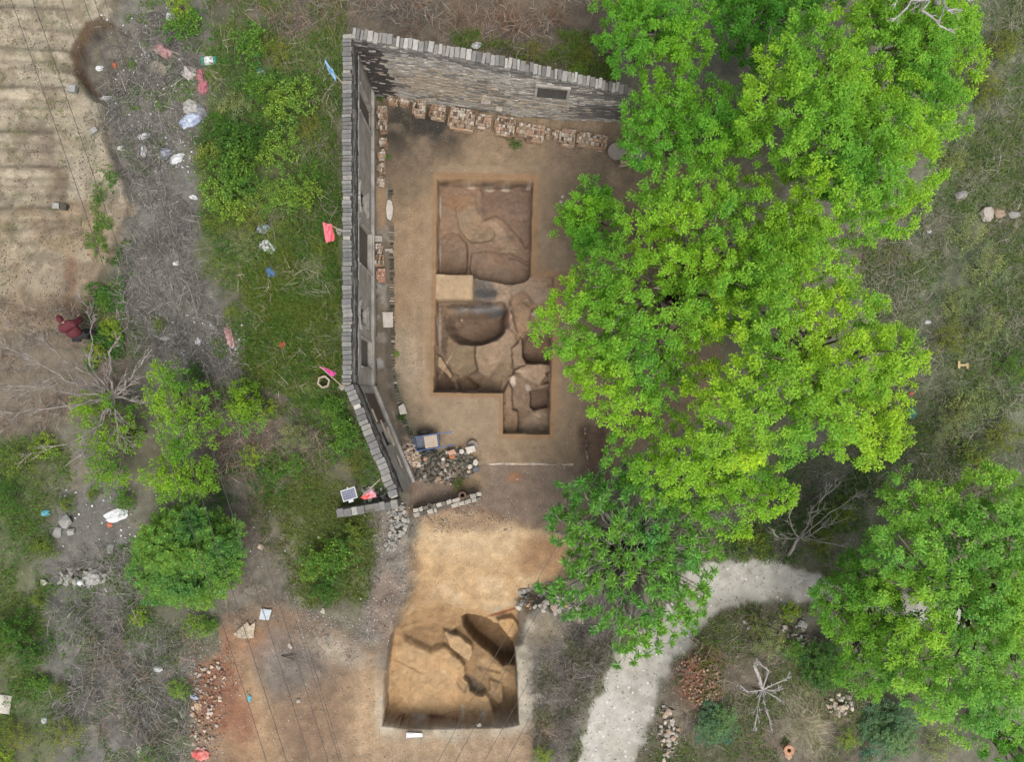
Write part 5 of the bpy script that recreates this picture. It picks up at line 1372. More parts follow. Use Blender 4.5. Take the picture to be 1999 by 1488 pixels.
# ---------------------------------------------------------------- ground cover: grass, dead brush, weeds, pebbles
def scatter(n, poly, dens_fn=None):
    """points on the ground inside a picture outline -> x, y, z"""
    W = np.asarray(PP(poly)); lo, hi = W.min(0), W.max(0)
    x = RNG.uniform(lo[0], hi[0], n * 3); y = RNG.uniform(lo[1], hi[1], n * 3)
    m = pmask(x, y, W, .8, 1.0, 1.5, 600)
    if dens_fn is not None: m = m * dens_fn(x, y)
    k = RNG.random(n * 3) < m
    x, y = x[k][:n], y[k][:n]
    # keep off the bare excavated and walked areas
    for w in (W_COURT, W_TERR, W_SAND, W_PATH):
        q = pmask(x, y, w, .3, .1, .5, 601) < .5; x, y = x[q], y[q]
    q = pmask(x, y, PP(SP_RIM), .2) < .5; x, y = x[q], y[q]
    return x, y, ground_h(x, y)

def needles(x, y, z, L, w, up, cols, jitter=.3):
    """tapered three sided stems, each bent once"""
    n = len(x)
    th = RNG.uniform(0, 2 * np.pi, n); el = np.clip(RNG.normal(up, jitter, n), .02, 1.4)
    L = L * np.exp(RNG.normal(0, .35, n))
    d = np.stack([np.cos(th) * np.cos(el), np.sin(th) * np.cos(el), np.sin(el)], 1)
    b = np.stack([x, y, z - .01], 1)
    s = np.stack([-np.sin(th), np.cos(th), np.zeros(n)], 1); u = np.cross(d, s)
    bend = RNG.normal(0, .18, n)[:, None] * s
    mid = b + (d + bend * .5) * (L * .5)[:, None]; tip = b + (d + bend) * L[:, None] - np.array([0, 0, .12]) * (L * np.cos(el))[:, None]
    w = np.broadcast_to(w * RNG.uniform(.35, .95, n), (n,))[:, None]
    v = np.stack([b + s * w / 2, b - s * w / 2, mid + s * w * .4, mid - s * w * .4, mid + np.abs(u) * w * .4, tip], 1).reshape(-1, 3)
    o = np.arange(n)[:, None] * 6
    f = np.concatenate([o + np.array([[0, 1, 4]]), o + np.array([[0, 4, 2]]), o + np.array([[1, 3, 4]]), o + np.array([[2, 4, 5]]), o + np.array([[4, 3, 5]])])
    return v, f, np.repeat(cols, 6, 0)

def blades(x, y, z, L, w, cols, lean=.9):
    n = len(x)
    th = RNG.uniform(0, 2 * np.pi, n); L = L * np.exp(RNG.normal(0, .3, n)); w = w * RNG.uniform(.7, 1.3, n)
    k = RNG.uniform(.25, 1, n) * lean
    d = np.stack([np.cos(th) * np.sin(k), np.sin(th) * np.sin(k), np.cos(k)], 1)
    s = np.stack([-np.sin(th), np.cos(th), np.zeros(n)], 1)
    b = np.stack([x, y, z - .01], 1)
    v = np.stack([b + s * (w / 2)[:, None], b - s * (w / 2)[:, None], b + d * L[:, None]], 1).reshape(-1, 3)
    return v, np.arange(n * 3).reshape(n, 3), np.repeat(cols, 3, 0)

def cols_mix(n, palette, var=.22):
    p = np.array(palette)[RNG.integers(0, len(palette), n)]
    return np.clip(p * np.exp(RNG.normal(0, var, n))[:, None], .004, .6)

def emit(name, chunks, mat):
    V, F, Cc, o = [], [], [], 0
    for v, f, c in chunks:
        V.append(v); F.append(f + o); Cc.append(c); o += len(v)
    return np_obj(name, np.concatenate(V), np.concatenate(F), mat, None, np.concatenate(Cc), kind='stuff')

def clump(sc, lo, hi, seed):
    return lambda x, y: ss(fbm(x, y, sc, 4, seed), lo, hi)

GR = [S(120, 164, 62), S(104, 154, 56), S(140, 172, 74), S(92, 138, 52)]
OL = [S(140, 158, 74), S(122, 146, 64), S(156, 164, 88), S(110, 140, 60)]
DRY = [S(150, 138, 116), S(130, 118, 98), S(170, 156, 132)]
PALE = [S(140, 158, 104), S(122, 146, 90), S(164, 168, 126)]
E_SCRUB = [(1700, -60), (2060, -60), (2060, 1000), (1650, 1000), (1720, 700), (1660, 480), (1800, 400), (1880, 200)]
ch = []
for n, poly, fn, L, w, pal in [
    (26000, [(400, 330), (430, 60), (668, 60), (672, 750), (610, 800), (500, 760), (450, 640), (500, 560), (390, 540)], clump(1.2, .3, .5, 610), .2, .026, GR + OL),
    (15000, [(470, 540), (668, 450), (668, 745), (560, 770), (490, 700)], clump(1.0, .25, .45, 611), .2, .026, OL + [S(128, 150, 52), S(142, 158, 60)]),
    (13000, [(480, 900), (600, 870), (680, 930), (745, 1010), (745, 1090), (720, 1180), (600, 1190), (530, 1080)], clump(1.0, .25, .45, 612), .2, .026, OL),
    (6000, [(560, 760), (680, 760), (760, 960), (700, 960), (620, 900)], None, .18, .026, GR),
    (14000, [(-40, 850), (150, 850), (110, 1050), (80, 1180), (110, 1300), (120, 1540), (-40, 1540)], clump(1.4, .36, .52, 613), .17, .026, GR + OL),
    (34000, E_SCRUB, clump(1.6, .36, .56, 614), .18, .026, PALE + OL),
    (20000, E_SCRUB, clump(.7, .5, .58, 714), .15, .024, GR),
    (12000, MOUND, clump(1.1, .42, .56, 615), .16, .024, OL + GR),
    (8000, [(1080, 1220), (1190, 1220), (1200, 1290), (1150, 1380), (1120, 1520), (1040, 1520), (1060, 1300)], clump(.8, .4, .55, 616), .15, .024, PALE + DRY),
    (7000, [(880, 60), (1180, 60), (1200, 160), (1100, 130), (950, 100)], clump(.9, .36, .5, 617), .2, .024, OL + GR),
    (8000, [(400, -40), (680, -40), (680, 80), (560, 100), (440, 80)], clump(1.0, .42, .55, 618), .2, .024, OL + PALE),
    (6000, [(200, 360), (250, 380), (260, 560), (240, 700), (190, 700), (180, 560)], clump(.6, .5, .58, 619), .12, .026, GR),
    (5000, [(0, 0), (240, 0), (200, 300), (230, 430), (0, 640)], clump(.45, .6, .66, 620), .09, .022, OL),
    (9000, [(1250, 900), (1700, 900), (1700, 1100), (1450, 1090), (1300, 1100)], clump(1.1, .42, .55, 621), .18, .024, GR),
    (6000, [(200, -40), (420, -40), (420, 120), (400, 240), (330, 340), (240, 300)], clump(.6, .56, .64, 622), .14, .026, GR),
    (6000, [(400, 740), (640, 780), (660, 900), (520, 960), (400, 940)], clump(.8, .48, .58, 623), .16, .026, GR),
    (9000, [(100, 1090), (260, 1060), (290, 1200), (390, 1290), (340, 1520), (130, 1520), (105, 1300)], clump(.8, .5, .6, 625), .15, .026, GR + PALE),
    (5000, [(250, 560), (420, 560), (480, 700), (420, 760), (260, 700)], clump(.8, .55, .63, 624), .14, .026, GR),
]:
    x, y, z = scatter(n, poly, fn)
    ch.append(blades(x, y, z, L, w, cols_mix(len(x), pal)))
for n, lo, hi, L in ((5200, .05, .5, .16), (900, .5, .8, .10)):
    x = RNG.uniform(P(1100, 0).x, P(1900, 0).x, n * 14); y = RNG.uniform(P(0, 1520).y, P(0, 1060).y, n * 14)
    q = pmask(x, y, W_PATH, 1.0, .35, .6, 92); k = (q > lo) & (q < hi) & (fbm(x, y, .5, 4, 626) > .5)
    x, y = x[k][:n], y[k][:n]
    ch.append(blades(x, y, ground_h(x, y), L, .026, cols_mix(len(x), GR + OL + DRY)))
emit('grass', ch, M_GRASS)

GREYT = [S(140, 136, 127), S(120, 116, 108), S(160, 155, 145), S(98, 94, 87)]
STRAWC = [S(176, 164, 140), S(190, 180, 156)]
BRNT = [S(142, 122, 102), S(118, 98, 80), S(166, 146, 124), S(150, 118, 98)]
ch = []
for n, poly, fn, L, w, up, pal in [
    (5200, [(235, 300), (330, 330), (395, 400), (400, 560), (480, 690), (470, 770), (300, 720), (240, 560)], clump(1.0, .35, .52, 630), .4, .022, .25, GREYT),
    (4400, [(100, 1090), (260, 1060), (290, 1200), (390, 1290), (340, 1488), (190, 1520), (105, 1300)], clump(.9, .42, .58, 631), .45, .022, .25, GREYT),
    (2600, [(210, 0), (330, 0), (400, 130), (330, 340), (220, 270), (190, 150)], clump(.9, .4, .56, 632), .45, .022, .2, GREYT),
    (4200, [(400, -40), (1170, -40), (1190, 150), (1000, 115), (690, 50), (560, 90), (440, 60)], clump(1.1, .36, .52, 633), .5, .022, .35, BRNT + GREYT),
    (2600, [(400, 750), (520, 790), (650, 830), (660, 920), (520, 960), (400, 930)], clump(.8, .36, .52, 634), .45, .02, .25, BRNT + GREYT),
    (2400, [(0, 590), (240, 590), (250, 770), (100, 860), (-40, 860)], clump(.8, .4, .55, 635), .4, .02, .2, GREYT + BRNT),
    (2600, [(1080, 1180), (1200, 1190), (1200, 1280), (1150, 1380), (1110, 1500), (1040, 1500), (1060, 1300)], clump(.7, .4, .54, 636), .4, .02, .3, [S(120, 114, 106), S(96, 90, 84), S(140, 132, 122)]),
    (9000, E_SCRUB, clump(1.0, .36, .56, 637), .4, .018, .3, [S(150, 144, 128), S(126, 120, 104), S(166, 160, 144)]),
    (2600, MOUND, clump(.8, .42, .56, 638), .35, .018, .3, [S(150, 142, 124), S(126, 116, 100)]),
    (2600, [(480, 950), (560, 1060), (590, 1180), (720, 1250), (700, 1290), (500, 1260), (440, 1210)], clump(.7, .42, .56, 639), .3, .016, .15, GREYT + BRNT),
    (1500, [(400, 60), (668, 60), (668, 750), (500, 760), (450, 640)], clump(1.2, .42, .56, 640), .5, .018, .3, [S(160, 152, 132), S(176, 168, 146)]),
    (2200, [(1250, 880), (1720, 880), (1700, 1110), (1450, 1090), (1300, 1100)], clump(.8, .4, .56, 641), .4, .02, .3, GREYT),
    (1000, [(180, 1220), (400, 1240), (360, 1420), (260, 1520), (180, 1400)], clump(.8, .4, .55, 642), .45, .022, .3, BRNT + GREYT),
]:
    x, y, z = scatter(n, poly, fn)
    z = z + RNG.random(len(x)) ** 1.5 * .55 * ss(fbm(x, y, .9, 3, 645), .42, .62)
    ch.append(needles(x, y, z, L, w, up, cols_mix(len(x), pal, .3)))
x, y, z = scatter(9000, [(-40, -40), (2040, -40), (2040, 1530), (-40, 1530)], lambda x, y: 1 - pmask(x, y, W_FIELD, .3) * .85 - pmask(x, y, W_EARTH, .3) * .1)
ch.append(needles(x, y, z, .22, .016, .15, cols_mix(len(x), GREYT + BRNT + STRAWC, .25)))
emit('dead_brush', ch, M_TWIG)

# low broad leaved weeds
ch = []
for n, poly, fn, sz, pal in [
    (9000, [(400, 330), (430, 60), (668, 60), (668, 750), (560, 770), (470, 700), (450, 620), (500, 560), (390, 540)], clump(.8, .46, .58, 650), .075, [S(96, 150, 62, .33), S(84, 136, 56, .33), S(120, 164, 70, .33)]),
    (2600, [(180, 540), (240, 540), (245, 720), (170, 730), (165, 650)], clump(.5, .4, .5, 651), .09, [S(116, 168, 78, .34), S(100, 152, 70, .34)]),
    (3800, [(-40, 850), (140, 850), (110, 1050), (90, 1200), (130, 1400), (-40, 1540)], clump(.7, .5, .6, 652), .075, [S(96, 150, 62, .33), S(120, 164, 70, .33)]),
    (9000, E_SCRUB, clump(.8, .48, .6, 653), .07, [S(112, 150, 88, .34), S(96, 138, 76, .34)]),
    (1500, [(200, 320), (260, 340), (250, 520), (200, 500)], clump(.4, .52, .6, 654), .08, [S(120, 168, 74, .34), S(104, 150, 66, .34)]),
    (2200, [(380, 880), (560, 880), (640, 960), (520, 990), (400, 980)], clump(.6, .48, .58, 655), .07, [S(96, 150, 62, .33)]),
    (3500, [(100, 1090), (260, 1060), (290, 1200), (390, 1290), (340, 1520), (130, 1520), (105, 1300)], clump(.6, .54, .62, 657), .07, [S(104, 148, 68, .33), S(124, 160, 78, .33)]),
    (4000, [(1250, 880), (1700, 880), (1720, 1090), (1450, 1090), (1300, 1100)], clump(.7, .4, .54, 658), .08, [S(112, 150, 84, .34), S(96, 138, 72, .34)]),
    (2500, MOUND, clump(.7, .54, .62, 656), .06, [S(86, 130, 62, .33), S(112, 150, 76, .33)]),
]:
    x, y, z = scatter(n, poly, fn)
    n = len(x)
    c = np.stack([x, y, z + RNG.uniform(.03, .22, n)], 1)
    v, f = leaf_quads(c, rdirs(n) * np.array([1, 1, .3]), np.array([0, 0, 1.0]) + RNG.normal(0, .4, (n, 3)), sz * RNG.uniform(.7, 1.4, n), sz * .55 * RNG.uniform(.7, 1.2, n))
    ch.append((v, f, np.repeat(cols_mix(n, pal), 4, 0)))
emit('weeds', ch, M_LEAF)

# pebbles, clods, chips of brick and scraps: small faceted lumps
OCT = np.array([(1, 0, 0), (0, 1, 0), (-1, 0, 0), (0, -1, 0), (0, 0, .8), (0, 0, -.6)], float)
OF = np.array([(0, 1, 4), (1, 2, 4), (2, 3, 4), (3, 0, 4), (1, 0, 5), (2, 1, 5), (3, 2, 5), (0, 3, 5)])
def lumps(x, y, z, r, cols):
    n = len(x)
    th = RNG.uniform(0, 6.28, n); ca, sa = np.cos(th), np.sin(th)
    p = OCT[None] * (1 + RNG.normal(0, .22, (n, 6, 1))) * np.stack([np.ones(n), RNG.uniform(.5, .95, n), RNG.uniform(.25, .5, n)], 1)[:, None, :] * r[:, None, None]
    q = np.stack([p[..., 0] * ca[:, None] - p[..., 1] * sa[:, None], p[..., 0] * sa[:, None] + p[..., 1] * ca[:, None], p[..., 2]], -1)
    q += np.stack([x, y, z + r * .25], 1)[:, None, :]
    o = np.arange(n)[:, None, None] * 6
    return q.reshape(-1, 3), (OF[None] + o).reshape(-1, 3), np.repeat(cols, 6, 0)

def scatter_any(n, poly, fn=None, keep_path=False):
    W = np.asarray(PP(poly)); lo, hi = W.min(0), W.max(0)
    x = RNG.uniform(lo[0], hi[0], n * 3); y = RNG.uniform(lo[1], hi[1], n * 3)
    m = pmask(x, y, W, .5, .3, .8, 660)
    if fn is not None: m = m * fn(x, y)
    k = RNG.random(n * 3) < m; x, y = x[k][:n], y[k][:n]
    q = (pmask(x, y, PP(RIM), .1) < .5) & (pmask(x, y, PP(SP_RIM), .1) < .5) & (pmask(x, y, PP(BORDER), .05) < .5)
    if not keep_path: q &= pmask(x, y, W_PATH, .2) < .5
    return x[q], y[q], ground_h(x[q], y[q])
EARTHC = [S(170, 146, 118), S(140, 116, 92), S(196, 176, 150), S(120, 98, 78)]
PALEC = [S(214, 206, 194), S(190, 180, 166), S(226, 220, 212), S(160, 150, 138)]
REDC = [S(176, 112, 80), S(196, 140, 104), S(150, 92, 64), S(206, 184, 160)]
ch = []
for n, poly, fn, rr, pal in [
    (5200, [(-40, -40), (220, -40), (150, 100), (180, 190), (240, 400), (180, 560), (140, 650), (-40, 660)], clump(.7, .36, .56, 661), (.014, .04), EARTHC + [S(130, 112, 92), S(110, 94, 76)]),
    (1800, [(205, 0), (330, 0), (400, 180), (400, 340), (260, 330), (215, 200)], None, (.012, .04), PALEC + GREYT),
    (500, [(240, 330), (400, 400), (470, 700), (300, 720)], None, (.012, .035), PALEC + GREYT),
    (1600, COURT, clump(.9, .36, .6, 662), (.008, .022), EARTHC + [S(206, 192, 172)]),
    (500, TERRACE, None, (.01, .03), EARTHC + PALEC),
    (600, SAND, None, (.008, .024), [S(216, 186, 146), S(186, 150, 108), S(160, 124, 86)]),
    (600, [(840, 1000), (1000, 1005), (1000, 1035), (850, 1045)], None, (.012, .04), EARTHC + PALEC),
    (1500, BANK, None, (.012, .045), PALEC + GREYT),
    (1500, [(370, 1270), (440, 1240), (480, 1300), (440, 1400), (420, 1540), (350, 1540)], None, (.014, .045), REDC + PALEC),
    (1500, EARTH, clump(.9, .36, .56, 663), (.01, .035), EARTHC + PALEC + REDC[:1]),
    (900, [(560, 1160), (720, 1230), (760, 1260), (700, 1290), (580, 1230)], None, (.014, .04), PALEC),
    (6000, [(-40, -40), (2040, -40), (2040, 1530), (-40, 1530)], None, (.012, .035), EARTHC + PALEC + GREYT),
    (2600, PATH, None, (.012, .04), [S(216, 212, 205), S(204, 199, 190), S(192, 186, 177), S(176, 169, 160), S(222, 218, 212)]),
    (1100, [(1010, 1150), (1190, 1180), (1150, 1400), (1060, 1480), (1020, 1420), (1015, 1250)], None, (.012, .04), PALEC + GREYT),
    (900, MOUND, None, (.012, .04), PALEC[:2] + EARTHC),
    (700, [(1230, 1290), (1320, 1260), (1320, 1488), (1240, 1488)], None, (.014, .05), PALEC + EARTHC),
    (700, E_SCRUB, None, (.012, .04), PALEC[:2] + EARTHC),
    (900, [(90, 960), (260, 930), (300, 1200), (390, 1300), (330, 1488), (120, 1488)], None, (.012, .04), PALEC + GREYT),
    (900, [(735, 175), (1214, 235), (1230, 320), (760, 260)], None, (.008, .03), EARTHC + GREYT),
    (500, APRON, None, (.01, .03), PALEC + GREYT),
    (500, [(800, 1000), (940, 975), (950, 1000), (820, 1030)], None, (.012, .04), EARTHC + PALEC),
]:
    x, y, z = scatter_any(n, poly, fn, poly is PATH)
    r = rr[0] + (rr[1] - rr[0]) * RNG.random(len(x)) ** 2.2
    ch.append(lumps(x, y, z, r, cols_mix(len(x), pal, .12)))
for nm, n, rr in (('excavation_trench', 2600, (.006, .022)), ('excavation_pit', 1500, (.007, .026))):
    gx0, gy0, dx, dy, hz, ins, cc = FLOOR[nm]
    j = RNG.integers(2, hz.shape[0] - 2, n); i = RNG.integers(2, hz.shape[1] - 2, n); k = ins[j, i] > .98
    j, i = j[k], i[k]; r = rr[0] + (rr[1] - rr[0]) * RNG.random(len(i)) ** 2.5
    ch.append(lumps(gx0 + i * dx, gy0 + j * dy, hz[j, i], r, np.clip(cc[j, i] * RNG.uniform(.8, 1.5, len(i))[:, None], .01, .6)))
M_PEB = mat_col('pebble', grain=.15, gscale=20, bstr=0)
emit('pebbles', ch, M_PEB)
# windblown white scraps in the tip on the west side
ch = []
for n, poly in [(160, [(205, 40), (330, 0), (400, 180), (400, 340), (300, 330), (215, 200)]), (70, [(290, 280), (375, 270), (380, 330), (310, 340)]), (60, [(300, 600), (480, 600), (480, 720), (330, 700)]), (60, [(120, 960), (260, 940), (300, 1160), (150, 1180)]), (40, [(480, 960), (760, 1000), (740, 1250), (500, 1200)])]:
    x, y, z = scatter_any(n, poly)
    n = len(x); c = np.stack([x, y, z + .03], 1); sz = RNG.uniform(.03, .12, n)
    v, f = leaf_quads(c, rdirs(n) * np.array([1, 1, .25]), np.array([0, 0, 1.0]) + RNG.normal(0, .3, (n, 3)), sz, sz * RNG.uniform(.5, 1, n))
    ch.append((v, f, np.repeat(cols_mix(n, [S(232, 232, 232), S(214, 216, 220), S(226, 220, 210)], .06), 4, 0)))
emit('litter_scraps', ch, M_PEB)

# ---------------------------------------------------------------- bare trees and dry tussocks
def twig_fan(m, a, b, r, depth, spread=.55, kids=3):
    """a branch and its finer branches as tubes"""
    a, b = Vector(a), Vector(b); L = (b - a).length
    n = max(3, int(L / .3)); pts = curve_pts(a, b, min(n, 8), .02, .05)
    k = len(pts) - 1
    m.tube(pts, [r * (1 - .75 * i / k) + .004 for i in range(k + 1)], 5 if depth > 0 else 4)
    if depth <= 0: return
    d = (b - a).normalized()
    for j in range(kids + (1 if L > 1.6 else 0)):
        t = random.uniform(.25, .95); p = pts[min(k, int(t * k))]
        q = (d + Vector(rdirs(1)[0]) * spread * Vector((1, 1, .6)).length * .75).normalized()
        q.z = q.z * .6 + .12
        twig_fan(m, p, p + q * L * random.uniform(.25, .5), max(.006, r * .45 * (1 - t * .4)), depth - 1, spread + .08, kids)

def bare_tree(label, root_px, zroot_dir, branches, mat, tr=.1, depth=2, name='bare_tree', cat='tree', kids=3):
    """branches: lists of (px, py, z); all spring from the first fork"""
    J = P(*zroot_dir); gz = ground_z(J.x, J.y) if root_px is None else ground_z(P(*root_px).x, P(*root_px).y)
    r0 = Vector((J.x, J.y, gz)) if root_px is None else Vector((P(*root_px).x, P(*root_px).y, gz))
    t = thing(name, r0, label, cat)
    m = MB(); m.tube(curve_pts((0, 0, -.15), J - r0, 4, 0, .04), [tr * 1.3, tr * 1.1, tr, tr * .95, tr * .9], 8); m.build('trunk', mat, t, smooth=True)
    for br in branches:
        m = MB(); prev = J - r0; r = tr * .55
        for i, q in enumerate(br):
            e = P(*q) - r0
            twig_fan(m, prev, e, r, depth, .55, kids); prev = e; r *= .62
        m.build('branch', mat, t)
    return t
bare_tree('large bare grey tree with branches spreading over the field edge on the left', None, (222, 775, 1.7), [
    [(168, 727, 2.4), (120, 700, 3.0), (70, 648, 3.6), (8, 628, 4.0)], [(276, 712, 2.6), (297, 682, 2.9)], [(176, 715, 2.5), (181, 665, 3.0), (172, 600, 3.5), (148, 572, 3.7)],
    [(134, 792, 2.7), (60, 800, 3.3), (-30, 812, 3.8)], [(200, 828, 2.2), (130, 868, 2.8), (40, 893, 3.3)], [(168, 880, 2.6), (126, 912, 3.0)], [(236, 878, 2.5)], [(260, 745, 2.3), (305, 730, 2.7)],
    [(150, 770, 2.7), (70, 755, 3.4), (-20, 748, 3.9)], [(130, 745, 2.8), (40, 690, 3.5), (-20, 665, 3.8)], [(288, 785, 2.3)], [(110, 735, 3.0), (20, 780, 3.6)], [(212, 690, 2.8), (235, 655, 3.1)]], M_GREYBARK, .08, 2, kids=5)
bare_tree('pale leafless branch tops showing above the upper right crown', (1840, 30), (1825, -20, 7.6), [[(1770, 15, 8.4), (1740, 42, 8.6)], [(1800, 20, 8.5), (1835, 50, 8.7), (1865, 65, 8.7)], [(1860, -10, 8.6), (1900, 0, 8.8)], [(1780, -20, 8.6), (1735, 0, 8.8)], [(1850, 20, 8.6), (1880, 20, 8.8)]], M_SILVER, .09, 2)
bare_tree('thin dead tree leaning between the crowns at the top', (1500, 190), (1490, 118, 5.6), [[(1520, 75, 6.2), (1570, 28, 6.6)], [(1500, 85, 6.0), (1505, 50, 6.3)], [(1530, 90, 6.0)]], M_GREYBARK, .05, 1)
bare_tree('leafless grey brown bush with fine upright branches north of the track', (1540, 1090), (1560, 1050, .8), [[(1610, 1010, 1.8), (1680, 960, 2.4)], [(1600, 980, 1.9), (1640, 940, 2.3)], [(1590, 1040, 1.7), (1660, 1010, 2.3)], [(1540, 1010, 1.6), (1560, 960, 2.2)], [(1520, 1050, 1.5), (1500, 1030, 1.9)], [(1610, 1060, 1.8), (1655, 1070, 2.2)]], mat_two('lichen_bark', S(206, 200, 186), S(160, 152, 138), 7, .9), .06, 2, kids=5)
bare_tree('dead silver grey bush with forked limbs inside the path bend', (1455, 1268), (1488, 1348, .7), [[(1460, 1352, 1.1), (1444, 1338, 1.3)], [(1478, 1395, 1.2), (1470, 1428, 1.4)], [(1496, 1390, 1.2), (1508, 1432, 1.4)], [(1515, 1335, 1.2), (1545, 1322, 1.4)], [(1512, 1360, 1.1), (1532, 1372, 1.3)], [(1500, 1310, 1.0), (1476, 1290, 1.2)], [(1530, 1345, 1.2)]], M_SILVER, .075, 2, kids=5)
bare_tree('fallen dry branch lying across the grey patch of bare earth', (545, 1282), (552, 1283, .1), [[(590, 1284, .15), (630, 1310, .1)], [(600, 1296, .12), (640, 1318, .06)], [(575, 1290, .2)]], M_BARK, .04, 1, 'fallen_branch', 'branch')
bare_tree('bleached dead stems lying in the brush at the lower left', (265, 1330), (268, 1370, .2), [[(272, 1420, .3), (262, 1450, .3)], [(260, 1400, .3)], [(280, 1400, .3), (300, 1440, .3)]], M_GREYBARK, .03, 1, 'fallen_branch', 'branch')
bare_tree('bleached forked branch at the edge of the orange rubble', (335, 1440), (342, 1432, .15), [[(355, 1412, .2), (348, 1405, .2)], [(334, 1450, .12)], [(380, 1425, .2)]], M_GREYBARK, .025, 1, 'fallen_branch', 'branch')

def tussock(px, py, r, n, cols, label, up=.55, L=.6, w=.012):
    p = P(px, py); z = ground_z(p.x, p.y)
    t = thing('dry_grass_tussock', (p.x, p.y, z), label, 'grass tuft')
    x = RNG.normal(0, r * .22, n); y = RNG.normal(0, r * .22, n)
    v, f, c = needles(x, y, np.zeros(n), L, w, up, cols_mix(n, cols, .15))
    np_obj('stalks', v, f, M_TWIG, t, c)
    v, f, c = blades(x[:n // 4], y[:n // 4], np.zeros(n // 4), L * .5, .02, cols_mix(n // 4, cols, .15))
    np_obj('blades', v, f, M_TWIG, t, c)
STRAW = [S(206, 196, 158), S(186, 176, 136), S(220, 212, 180)]
tussock(1558, 1398, .9, 420, STRAW, 'tall straw coloured tussock right of the dead silver bush', .5, .8)
tussock(1580, 1440, .5, 160, STRAW, 'smaller straw tussock below the tall one', .5, .5)
tussock(330, 92, .5, 160, GREYT, 'grey dry tussock in the hollow beside the field', .3, .6)
tussock(240, 60, .5, 140, GREYT, 'pale grey grass tuft on the rim of the hollow', .3, .6)
tussock(590, 870, .6, 200, [S(176, 164, 146), S(150, 138, 122)], 'greyish dry tussock left of the angled wall', .3, .6)
tussock(300, 480, .7, 240, GREYT, 'big grey tussock in the strip of dead brush', .25, .7)
tussock(1130, 1235, .6, 240, [S(110, 104, 98), S(80, 76, 70)], 'dark dead bush under the feathery tree beside the path', .4, .6)
tussock(900, 40, .7, 240, BRNT, 'brown dead shrub outside the north wall at the top', .4, .7)
tussock(1000, 45, .7, 260, [S(160, 130, 108), S(142, 112, 92)], 'reddish brown dead shrub outside the north wall', .4, .7)
tussock(760, 20, .7, 240, GREYT, 'grey dead shrub at the top edge near the wall corner', .4, .7)
tussock(1090, 30, .7, 240, BRNT, 'brown dead shrub next to the tall green crown at the top', .4, .7)
# ---------------------------------------------------------------- handcart
M_BLUE = mat_two('blue_paint', S(86, 124, 190), S(58, 90, 150), 10, .55, .4, bstr=.1)
M_STEEL = mat_two('worn_steel_sheet', S(150, 152, 158), S(112, 112, 116), 7, .5, .5, metal=.2, bstr=.1)
M_RUBBER = mat_two('rubber', S(54, 54, 56), S(40, 40, 42), 8, .8, bstr=.1)
c = (P(809.5, 854.7, .7) + P(853, 847.4, .7) + P(856.8, 873.2, .7) + P(815.4, 879.1, .7)) / 4
CART = thing('handcart', (c.x, c.y, 0), 'blue two wheeled handcart parked north of the rubble heap', 'handcart', None, math.radians(8.6))
hl, hw = .435, .255
m = MB(); m.box(-hl, hl, -hw, hw, .46, .48); m.build('tray_floor', M_STEEL, CART)
for a, b, y0, y1 in ((-hl, hl, hw, hw + .025), (-hl, hl, -hw - .025, -hw)):
    m = MB(); m.box(a, b, y0, y1, .44, .70); m.build('side_panel', M_STEEL, CART)
for x0, x1 in ((-hl - .022, -hl), (hl, hl + .022)):
    m = MB(); m.box(x0, x1, -hw, hw, .44, .69); m.build('end_panel', M_STEEL, CART)
for y in (hw + .012, -hw - .012):
    m = MB(); m.tube([(-hl - .03, y, .715), (hl + .02, y, .715), (hl + .5, y * .93, .74)], .017, 8); m.tube([(hl + .40, y * .93, .735), (hl + .56, y * .93, .745)], .024, 8); m.build('handle', M_BLUE, CART)
for x in (-hl - .012, hl + .012):
    m = MB(); m.tube([(x, -hw - .01, .715), (x, hw + .01, .715)], .016, 8); m.build('rim_rail', M_BLUE, CART)
m = MB(); m.tube([(-.05, -hw - .18, .29), (-.05, hw + .18, .29)], .015, 8); m.build('axle', M_STEEL, CART)
for s in (-1, 1):
    R = Matrix.Translation((-.05, s * (hw + .14), .29)) @ Matrix.Rotation(math.pi / 2, 4, 'X')
    m = MB(); m.ring(.235, .29, -.024, .024, 24, M=R); w = m.build('wheel', M_RUBBER, CART)
    m = MB(); m.ring(.21, .234, -.02, .02, 24, M=R); m.disc(.04, -.03, .03, 10, M=R); m.build('rim', mat_two('dull_yellow_paint', S(150, 146, 86), S(110, 108, 76), 8, .7) if s > 0 else M_STEEL, w)
    m = MB()
    for k in range(8): t = k * math.pi / 4; m.tube([R @ Vector((.04 * math.cos(t), .04 * math.sin(t), 0)), R @ Vector((.21 * math.cos(t), .21 * math.sin(t), 0))], .006, 4)
    m.build('spokes', M_STEEL, w)
m = MB(); m.box(-.1, .40, -.235, .235, 0, .018)
o = m.build('plywood_sheet', mat_two('plywood', S(206, 190, 172), S(188, 170, 150), 6, .8, bstr=.1), None); o.location = CART.matrix_world @ Vector((0, 0, 0)) if False else (c.x, c.y, .66); o.rotation_euler = (0, 0, math.radians(8.6))
tag(o, 'pale plywood sheet lying in the blue handcart', 'board')
m = MB(); m.box(-.43, -.13, -.24, .24, .482, .51); m.build('tray_liner', mat_two('blue_grey_sheet', S(104, 110, 128), S(86, 92, 110), 8, .6), CART)

